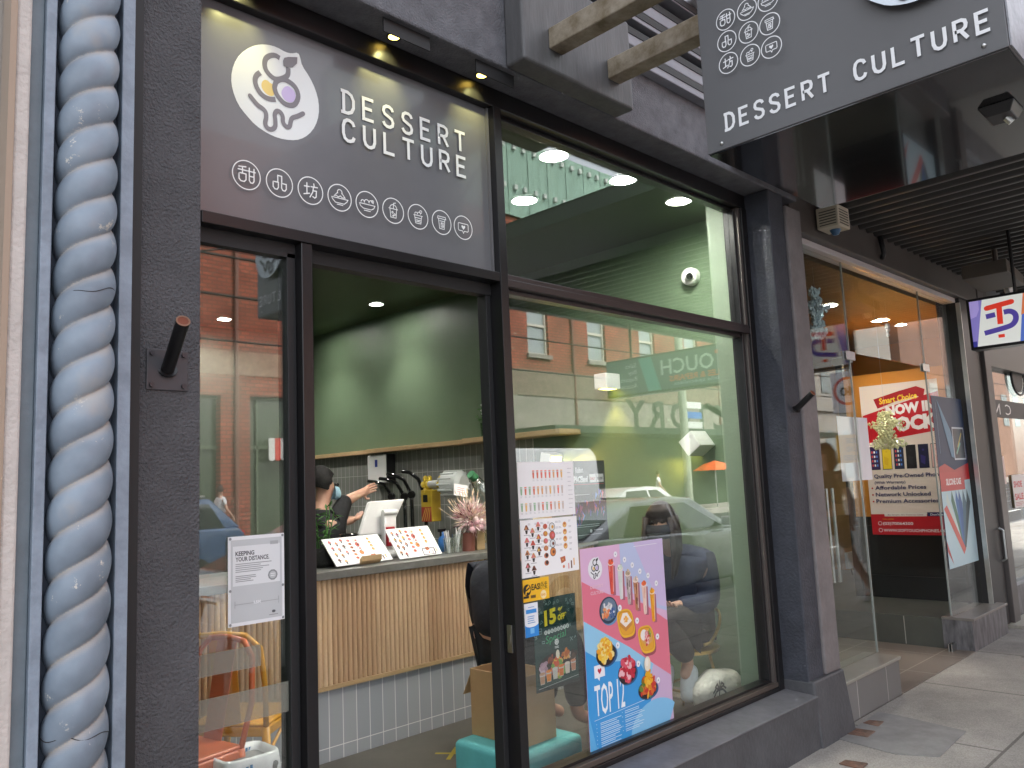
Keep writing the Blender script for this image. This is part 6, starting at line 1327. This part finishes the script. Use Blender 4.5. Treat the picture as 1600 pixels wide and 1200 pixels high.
q=MB(); q.prism([(.20*math.cos(a*.2618),.135*math.sin(a*.2618)) for a in range(24)],(p.x,-.045,p.z),(1,0,0),(0,0,1),(0,-.004,0)); q.build('emblem_disc', mat('emblem disc',S(46,46,46),.5), t)
a_=onY(1583,770,-.04); MB().box((a_.x,-.045,a_.z-.15),(a_.x+.5,-.040,a_.z+.17)).build('white_notice', sh('white poster',226,220,216,.6), t)
fl=Flat((a_.x,-.0453,a_.z-.15),(1,0,0),(0,0,1)); fl.text('SHOE',.03,.2,.06,S(206,60,70),w=.3,bold=.03); fl.text('SALE',.03,.08,.06,S(206,60,70),w=.3,bold=.03); fl.lines(.03,.05,.3,3,.014,.005,S(190,120,120)); fl.mb.build('notice_print', prnt, t)
a_=onY(1568,733,-.04); MB().box((a_.x-.05,-.045,a_.z-.14),(a_.x+.03,-.040,a_.z+.12)).build('small_notice', sh('pink notice',226,206,200,.6), t)
MB().box((8.0,-.8,.1),(14,-.1,.165)).build('entry_slab', mat('pale terrazzo',S(176,170,158),.6,noise=.25,nscale=50), t, bevel=.004)
# ================================================================== across the street (seen reflected in the glass)
D=-20.0
bk_=brickmat('red brickwork',S(176,94,70),S(146,72,54),S(112,74,60),.29,.118,.020,'xz',.5,.85,.3)
rend=mat('weathered grey render',S(150,144,134),.85,noise=.3,nscale=1.6,bump=.3,bscale=9)
t=T('brick_warehouse','red brick warehouse across the street with arched sash windows','building',(20,D,0))
wins=[(17.2+3.62*i,1.22,6.72,9.15) for i in range(-1,7)]
xs_=[]; 
def wallgrid(x0,x1,z0,z1,holes,name,mt):
    b=MB(); X_=sorted(set([x0,x1]+[h[0] for h in holes]+[h[1] for h in holes])); Z_=sorted(set([z0,z1]+[h[2] for h in holes]+[h[3] for h in holes]))
    for i in range(len(X_)-1):
        for j in range(len(Z_)-1):
            cx_,cz=(X_[i]+X_[i+1])/2,(Z_[j]+Z_[j+1])/2
            if any(h[0]<cx_<h[1] and h[2]<cz<h[3] for h in holes): continue
            b.box((X_[i],D-.4,Z_[j]),(X_[i+1],D,Z_[j+1]))
    return b.build(name, mt, t)
wn_=[(23.27-3.78*2+3.78*i) for i in range(0,8)]
holes=[(x,x+1.24,6.72,9.2) for x in wn_]
low=[(8.9,10.40,.3,4.44),(11.30,13.4,.3,4.46)]
wallgrid(2,14.3,0,12.3,low,'red_brick_wing',bk_)
wallgrid(14.3,46,6.05,12.3,holes,'brick_wall',bk_)
b=MB(); b.box((14.3,D-.4,0),(46,D+.06,5.0)); b.build('rendered_base', rend, t); b=MB(); b.box((14.25,D-.4,5.0),(46,D+.10,6.05)); b.build('stone_band', mat('rough stone band',S(136,122,106),.9,noise=.4,nscale=5,bump=1,bscale=12), t)
b=MB(); b.box((2,D,5.05),(14.25,D+.03,5.75)); b.build('patched_band', mat('patched brick band',S(156,128,108),.9,noise=.45,nscale=4,col2=S(124,84,66),bump=.5,bscale=10), t)
sashm=sh('cream sash',206,200,184,.5)
pm=mat('window pane dark',S(150,160,160),.1,spec=.8)
for x in wn_:
    f_=MB(); f_.box((x,D-.25,6.72),(x+.08,D-.12,9.2)); f_.box((x+1.16,D-.25,6.72),(x+1.24,D-.12,9.2)); f_.box((x+.08,D-.25,7.9),(x+1.16,D-.12,8.0)); f_.box((x+.08,D-.25,6.72),(x+1.16,D-.12,6.8)); o=f_.build('sash_window', sashm, t)
    MB().box((x+.08,D-.24,6.8),(x+1.16,D-.2,9.2)).build('pane', pm, o); MB().box((x-.1,D-.1,6.55),(x+1.34,D+.12,6.715)).build('sill', rend, t)
for x0_,x1_,z0_,z1_ in low:
    MB().box((x0_,D-.35,z0_),(x1_,D-.3,z1_)).build('ground_window', mat('green dark glass',S(70,84,66),.15,spec=.7), t); f_=MB(); f_.box((x0_,D-.3,2.9),(x1_,D-.2,3.0)); f_.box((x0_,D-.3,z1_-.08),(x1_,D-.2,z1_)); f_.box((x0_+.3,D-.3,z0_),(x0_+.36,D-.2,z1_)); f_.build('window_bar', sh('green frame',96,110,88,.5), t)
for x in (10.85,25.95,37.4): MB().tube([(x,D+.09,0),(x,D+.09,9.0 if x<12 else 12)],.07,8).build('downpipe', mat('brown downpipe',S(126,86,74),.5), t)
for x in (16.9,26.9): pass
# green panelled parapet with bolt caps
gp=MB(); gp.box((14.0,D-.3,12.3),(46,D+.12,15.6)); gp.build('green_cladding', mat('weathered green cladding',S(132,164,148),.6,noise=.2,nscale=2,stretch=(2,2,.25)), t)
gj=MB(); 
for i in range(27): gj.box((14+i*1.2,D+.1205,12.3),(14.03+i*1.2,D+.135,15.6))
gj.build('cladding_joint', sh('green joint',86,110,100,.6), t)
b=MB(); k=0
for i in range(26):
    for dx in (.3,.85):
        for z in (13.4,15.1):
            b.box((14+i*1.2+dx,D+.12,z),(14.16+i*1.2+dx,D+.24,z+.2))
b.build('bolt_caps', sh('pale caps',190,196,190,.5), t)
fb2=T('white_terrace','white ornate two storey terrace far along the opposite side','building',(54,D,0))
b=MB()
wt=sh('white stucco',160,156,148,.8)
b.box((46.2,D-.4,0),(62,D,15.5)); b.box((46.0,D-.4,15.5),(62.2,D+.4,16.4)); b.box((46.2,D,5.2),(62,D+.2,5.6)); b.build('wall', wt, fb2)
for i in range(6):
    for z in (1.0,6.4): o=MB().prism([(0,0),(1.3,0),(1.3,2.4)]+arc(.65,2.4,.65,0,180,8)+[(0,2.4)],(47.3+i*2.4,D+.02,z),(1,0,0),(0,0,1),(0,.03,0)).build('window', pm, fb2)
fb3=T('orange_brick_block','orange brick block with pale window bands at the far end of the street','building',(78,D,0))
MB().box((62.5,D-.4,0),(110,D+.5,19)).build('wall', mat('dull far brick',S(132,104,90),.85,noise=.2,nscale=1), fb3)
for i in range(9): MB().box((64+i*4,D+.5,5),(65.8+i*4,D+.56,8)).build('window', pm, fb3)
fb4=T('street_end_building','pale building closing the far end of the street','building',(112,-8,0)); MB().box((105,-20,0),(118,10,17)).build('wall', wt, fb4)
for i in range(5): MB().box((104.9,-17+i*5,4.5),(105,-15+i*5,7)).build('window', pm, fb4)
# entrance awning with letters
aw=T('factory_awning','dark flat awning with standing letters FACTORY across the street','awning',(28,-18.6,3.4)); MB().box((22.0,-20,3.35),(46,-17.6,3.62)).build('deck', mat('dark green awning',S(52,66,56),.6), aw); MB().box((22.4,-19.94,.14),(46,-19.6,3.35)).build('dark_shopfront', mat('dark green front',S(58,74,54),.6), aw)
fl=Flat((35.6,-17.6,3.63),(-1,0,0),(0,0,1)) ; fl.mb.cur=0
vs,fs,x0_,x1_,y0_,y1_=textmesh('FACTORY',.03,1.35); b=MB(); kk=1.15/.73; kx_=10.7/(x1_-x0_)
for y_ in (-17.7,-17.62): b.v+=[Vector((37.0-(a-x0_)*kx_,y_,3.63+bb*kk)) for a,bb in vs]
n_v=len(vs)
for f_ in fs: b.f.append([i+n_v for i in f_][::-1]); b.c.append(None); b.mi.append(0)
b.build('letters', mat('letter grey green',S(60,66,56),.6), aw)
t=T('striped_shade','small red and white striped shop blind in a window across the street','awning',(12.2,-19.85,2.6))
for k in range(5): MB().box((11.83+k*.19,-19.9,2.62),(12.02+k*.19,-19.86,3.2)).prism(arc(11.925+k*.19,2.62,.095,180,360,8),(0,-19.9,0),(1,0,0),(0,0,1),(0,.04,0)).build('stripe', sh('blind red',206,70,60,.6) if k%2 else sh('blind white',226,226,222,.6), t)
# utility pole with street signs
t=T('street_sign_pole','pale utility pole carrying three small street name signs','pole',(27.9,-16.4,.13)); p=onY(1066,620,16.4)
MB().cyl((p.x,-16.4,.1),(p.x,-16.4,8.4),.17,14).build('pole', mat('pale pole',S(168,176,156),.7), t)
for k,c in enumerate((S(220,224,220),S(70,120,190),S(210,214,210))): b=MB().box((p.x+.15,-16.42,4.35-k*.42),(p.x+1.35,-16.38,4.62-k*.42)); b.build('street_name_plate', mat('plate%d'%k,c,.5), t)
# speed sign on our kerb
p=onY(1313,612,3.0); t=T('speed_limit_sign','street post with a 40 speed limit disc and a yellow SIDE ROAD CLOSED board','sign',(p.x,-3.0,.14)); sx_=p.x
def brd(z0_,z1_,hw,c,nm): return MB().box((sx_,-3.0-hw,z0_),(sx_+.02,-3.0+hw,z1_)).build(nm, mat(nm,c,.5), t)
za_=onX(1313,585,sx_); k_=(sx_)/(onY(1313,610,3.0).x)
zc=p.z; brd(zc-.33,zc+.30,.25,S(230,230,232),'white_board'); fl=Flat((sx_-.0005,-3.0,zc),(0,-1,0),(0,0,1)); fl.ring(0,.0,.20,.042,S(206,70,70),n=36); fl.text('40',0,-.07,.14,S(40,40,44),al='c',w=.24,bold=.03); fl.mb.build('speed_disc', prnt, t)
zy=onY(1313,703,3.0).z; brd(zy-.20,zy+.23,.25,S(236,180,50),'yellow_board'); fl=Flat((sx_-.0005,-3.0,zy),(0,-1,0),(0,0,1))
for k,tx in enumerate(('SIDE','ROAD','CLOSED')): fl.text(tx,0,.10-k*.13,.08,S(50,46,40),al='c',w=.2 if k<2 else .32,bold=.02)
fl.mb.build('yellow_lettering', prnt, t); MB().cyl((sx_+.04,-3.0,.1),(sx_+.04,-3.0,zc+.4),.03,12).build('post', steel, t)
# overhead cables
t=T('tram_cables','thin black overhead tram cables across the road','cable',(15,-9,5)); 
for y,z,sg_ in ((-9,5.1,.0),(-9,4.5,0),(-9.6,3.95,.0)): MB().tube([(-20,y,z+.6),(5,y,z),(20,y,z-.05),(60,y,z+.5)],.018,5).build('cable', black_matte, t)
MB().tube([(4.5,-9,5.0),(6.5,-9.2,5.55),(12,-16,7)],.015,5).build('cable', black_matte, t)
# bike hoops
for i,px in enumerate((321,395)):
    p=onY(px,1000,3.0); t=T('bike_hoop',('grey steel bicycle hoop at the kerb nearer the column','second grey steel bicycle hoop at the kerb')[i],'bike rack',(p.x,-3.0,.14),'bicycle hoops at the kerb')
    b=MB(); b.tube([(p.x-.04,-2.6,.1),(p.x-.04,-2.6,.75),(p.x-.04,-2.7,.9),(p.x-.04,-2.95,.9),(p.x-.04,-3.05,.75),(p.x-.04,-3.05,.1)],.025,10); b.build('hoop', steel, t, smooth=True)
# --- cars
def car(name,lab,cat,L,Wd,H,paint,kind,x,y,rz,wheel=.33):
    t=T(name,lab,cat,(0,0,0),'vehicles on the street'); gl=mat('car glass',(.03,.04,.04),.05,spec=.9)
    if kind=='van': body=[(0,.3),(0,1.0),(.04*L,1.15),(.14*L,1.28),(.24*L,H*.96),(.30*L,H),(.97*L,H),(L,H*.93),(L,.3)]; cabin=None
    elif kind=='suv': body=[(0,.35),(0,.85),(.05*L,1.02),(.26*L,1.10),(.97*L,1.12),(L,1.0),(L,.4)]; cabin=[(.24*L,1.08),(.36*L,H-.05),(.44*L,H),(.88*L,H),(.99*L,1.10)]
    else: body=[(0,.28),(0,.62),(.05*L,.80),(.27*L,.93),(.9*L,.98),(.99*L,.92),(L,.75),(L,.3)]; cabin=[(.24*L,.91),(.42*L,H-.03),(.52*L,H),(.70*L,H-.04),(.93*L,.96)]
    def loft(poly,w0,w1,zsplit):
        b=MB(); n_=len(poly)
        wz=lambda z: w0 if z<=zsplit else w0+(w1-w0)*min(1,(z-zsplit)/(H-zsplit))
        for s_ in (-1,1):
            for px_,pz in poly: b.v.append(Vector((px_-L/2,s_*wz(pz)/2,pz)))
        b.f.append(list(range(n_))); b.f.append(list(range(n_,2*n_))[::-1]); b.c+=[None,None]; b.mi+=[0,0]
        for i in range(n_): j=(i+1)%n_; b.f.append([i,n_+i,n_+j,j]); b.c.append(None); b.mi.append(0)
        return b
    loft(body,Wd,Wd*.86 if kind=='van' else Wd*.97,1.1).build('body', paint, t, bevel=.05, seg=3, smooth=True)
    if cabin:
        loft(cabin,Wd*.96,Wd*.74,1.0).build('cabin', paint, t, bevel=.05, seg=3, smooth=True)
        hh_=H-.09; zb_=1.12 if kind=='suv' else .98
        def sidewin(a,b_,c,d):
            for s_ in (-1,1):
                q=MB(); wz=lambda z: (Wd*.96+(Wd*.74-Wd*.96)*min(1,max(0,(z-1.0)/(H-1.0))))/2+.012
                P=[(a*L-L/2,s_*wz(zb_),zb_),(b_*L-L/2,s_*wz(zb_),zb_),(c*L-L/2,s_*wz(hh_),hh_),(d*L-L/2,s_*wz(hh_),hh_)]
                P2_=[(p[0],p[1]-s_*.02,p[2]) for p in P]; q.add(P+P2_,[(0,1,2,3),(7,6,5,4),(0,4,5,1),(1,5,6,2),(2,6,7,3),(3,7,4,0)]); q.build('side_window', gl, t)
        if kind=='suv': sidewin(.32,.52,.52,.42); sidewin(.54,.74,.74,.54); sidewin(.76,.92,.87,.76)
        else: sidewin(.33,.54,.54,.47); sidewin(.56,.80,.72,.56)
        for a,b_,nm in (((cabin[0][0]+.08,zb_),(cabin[1][0]+.04,H-.06),'windscreen'),((cabin[4][0]-.04,zb_+.02),(cabin[3][0]+.06,H-.10),'rear_window')):
            sg_=-1 if nm=='windscreen' else 1; q=MB(); y0_=Wd*.40; y1_=Wd*.33; dx=sg_*.03
            P=[(a[0]-L/2+dx,-y0_,a[1]),(a[0]-L/2+dx,y0_,a[1]),(b_[0]-L/2+dx,y1_,b_[1]),(b_[0]-L/2+dx,-y1_,b_[1])]; q.add(P+[(p[0]-dx*.8,p[1],p[2]) for p in P],[(0,1,2,3),(7,6,5,4),(0,4,5,1),(1,5,6,2),(2,6,7,3),(3,7,4,0)]); q.build(nm, gl, t)
    else:
        for s_ in (-1,1): q=MB(); q.prism([(.16*L-L/2,1.25),(.3*L-L/2,1.25),(.3*L-L/2,H-.25),(.26*L-L/2,H-.25)],(0,s_*Wd*.475,0),(1,0,0),(0,0,1),(0,s_*.02,0)); q.build('side_window', gl, t)
    for fx in (.17,.80):
        for s_ in (-1,1):
            c_=Vector((fx*L-L/2,s_*(Wd/2-.09),wheel)); w_o=MB(); w_o.lathe([(wheel*.6,-.1),(wheel*.97,-.1),(wheel,-.07),(wheel,.07),(wheel*.97,.1),(wheel*.6,.1)],c_,28,ax=Vector((0,s_,0)),cap=False); wo_=w_o.build('wheel', mat('tyre rubber',(.02,.02,.02),.8), t, smooth=True, angle=40)
            r_=MB(); r_.lathe([(0,.085),(wheel*.16,.09),(wheel*.2,.06)],c_,18,ax=Vector((0,s_,0)))
            for k in range(6):
                a=k*math.pi/3; d1=Vector((math.cos(a),0,math.sin(a))); sd2=Vector((-math.sin(a),0,math.cos(a))); pp=c_+Vector((0,s_*.085,0)); r_.prism([(wheel*.12,-.035),(wheel*.58,-.025),(wheel*.58,.025),(wheel*.12,.035)],pp,d1,sd2,(0,s_*.015,0))
            r_.lathe([(wheel*.56,.07),(wheel*.62,.09),(wheel*.62,.05)],c_,28,ax=Vector((0,s_,0)),cap=False); r_.build('rim', mat('alloy rim',(.6,.6,.6),.3,metal=1), wo_)
    for s_ in (-1,1):
        zl=.62 if kind!='suv' else .8; q=MB(); q.box((L/2-.06,s_*Wd*.48,zl+.08),(L/2+.012,s_*Wd*.33,zl+.26)); q.build('tail_light', sh('tail red',180,30,34,.2), t, bevel=.02)
        q=MB(); q.box((-L/2+.0,s_*Wd*.47,zl-.05),(-L/2+.16,s_*Wd*.30,zl+.09)); q.build('headlight', mat('headlight lens',S(220,224,226),.1), t, bevel=.02)
        if kind!='van': q=MB(); q.box((.29*L-L/2,s_*Wd*.48,.98),(.33*L-L/2,s_*Wd*.58,1.1)); q.build('mirror', paint, t, bevel=.02)
    q=MB(); q.box((L/2-.02,-.25,.5),(L/2+.014,.25,.62)); q.build('number_plate', white_pl, t)
    if kind=='suv':
        for s_ in (-1,1): MB().tube([(-.1*L,s_*Wd*.36,H+.04),(.36*L,s_*Wd*.36,H+.04)],.02,6).build('roof_rail', steel, t)
    t.location=(x,y,-.10); t.rotation_euler=(0,0,rz)
cp=lambda n_,c: mat(n_,c,.25,coat=1,spec=.6)
car('blue_wagon','blue four wheel drive wagon with roof rails on the far side of the road','car',4.4,1.8,1.62,cp('blue car paint',S(64,92,130)),'suv',4.45,-11.9,0)
car('white_hatchback','white hatchback parked across the street beyond the tram tracks','car',4.4,1.78,1.46,cp('white car paint',S(222,226,226)),'hatch',15.2,-9.3,math.pi)
car('silver_hatchback','silver hatchback parked at our kerb behind the camera','car',4.5,1.8,1.40,cp('silver car paint',S(214,218,218)),'hatch',8.9,-4.45,math.pi)
car('white_van','tall white delivery van parked along the kerb','van',5.2,1.95,2.25,cp('van white paint',S(214,218,220)),'van',9.4,-8.4,0)
car('pale_hatchback','white hatchback with red tail lamps beyond the narrow sidelight','car',4.3,1.75,1.46,cp('white car paint',S(222,226,226)),'hatch',5.15,-4.55,math.pi)
# --- people on the far side and on the footpath
def walker(lab,x,y,top,bot,rz=0,s=1,hairm=hair_d,bare=False,z0=.14,leg=.35,hat=False):
    t=human('person',lab,(0,0,0)); H_=1.68*s
    hp=Vector((0,0,.92*s)); ch=Vector((0,0,1.25*s)); nk=Vector((0,0,1.44*s)); hd_=Vector((.01,0,1.58*s))
    V=[(*hp,.11),(*(hp.lerp(ch,.5)),.10),(*ch,.12),(*nk,.045),(*(hd_-Vector((0,0,.05))),.06),(*(hd_+Vector((0,0,.035))),.075)]; E_=[(0,1),(1,2),(2,3),(3,4),(4,5)]; J=[(*hp,.135),(*(hp.lerp(ch,.5)),.125),(*ch,.145),(*(ch.lerp(nk,.5)),.08)]; EJ=[(0,1),(1,2),(2,3)]; B=[(*hp,.14)]; EB=[]
    for s_ in (-1,1):
        sh_=ch+Vector((0,s_*.16,.10)); el=ch+Vector((s_*.06,s_*.22,-.16)); wr=ch+Vector((s_*.16+.08,s_*.2,-.36)); k=len(V); V+=[(*sh_,.05),(*el,.038),(*wr,.026)]; E_+=[(2,k),(k,k+1),(k+1,k+2)]; hand(V,E_,k+2,wr,(.2,0,-1),(1,0,0))
        k=len(J); J+=[(*sh_,.07),(*(sh_.lerp(el,.6)),.06)]; EJ+=[(2,k),(k,k+1)]
        kk=Vector((s_*leg*.5*s+.03,s_*.09,.50*s)); aa=Vector((s_*leg*s-(.06 if s_<0 else 0),s_*.09,.09)); k=len(V); V+=[(0,s_*.09,.86*s,.09),(*kk,.055),(*aa,.035),(aa.x+.13,aa.y,.04,.03)]; E_+=[(0,k),(k,k+1),(k+1,k+2),(k+2,k+3)]
        k=len(B); B+=[(0,s_*.09,.84*s,.105),(*(Vector((0,s_*.09,.84*s)).lerp(kk,.8 if bare else 1)),.08)]; EB+=[(0,k),(k,k+1)]
        if not bare: B.append((*aa,.055)); EB.append((k+1,k+2))
        skinmesh('shoe',[(aa.x-.03,aa.y,.05,.042),(aa.x+.06,aa.y,.045,.042),(aa.x+.15,aa.y,.035,.035)],[(0,1),(1,2)],whites,t)
    skinmesh('body',V,E_,skin,t); skinmesh('top',J,EJ,top,t); skinmesh('trousers' if not bare else 'skirt',B,EB,bot,t); headparts(t,hd_,(1,0,0),1.0,hairm,long=.18 if bare else 0)
    t.location=(x,y,z0); t.rotation_euler=(0,0,rz)
greyp=mat('grey patterned cloth',S(90,96,98),.8,noise=.6,nscale=12)
p=onY(1290,880,1.7); walker('person with bare arms and legs in a dark patterned dress walking on the footpath',p.x,-1.7,mat('dark dress',S(44,50,52),.8),greyp,rz=math.radians(200),bare=True)
p=onY(1300,760,2.0); 
walker('person in a pale blue shirt walking past the phone shop kerb',9.6,-2.9,mat('pale blue shirt',S(150,170,206),.8),blackc,rz=math.radians(10),hairm=hair_b)
p=onY(356,780,16.8); walker('person in a white top on the far footpath by the brick pier',p.x,-17.2,mat('white top',S(226,226,230),.8),blackc,rz=0,z0=.13)
p=onY(1035,750,16.8); walker('person in white standing by the dark shopfront across the street',p.x,-17.0,mat('white top',S(226,226,230),.8),greyp,rz=1,z0=.13,hairm=hair_b)
# low planter hedge & orange umbrella by the far shopfront
t=T('orange_parasol','small orange parasol by the far shopfront','umbrella',(30,-17,.13)); p=onY(1122,755,16.9); MB().lathe([(1.0,0),(.5,.28),(.0,.42)],(p.x,-17,1.75),10).build('canopy', sh('orange canvas',232,110,50,.7), t); MB().cyl((p.x,-17,.13),(p.x,-17,1.9),.03,8).build('pole', steel, t)
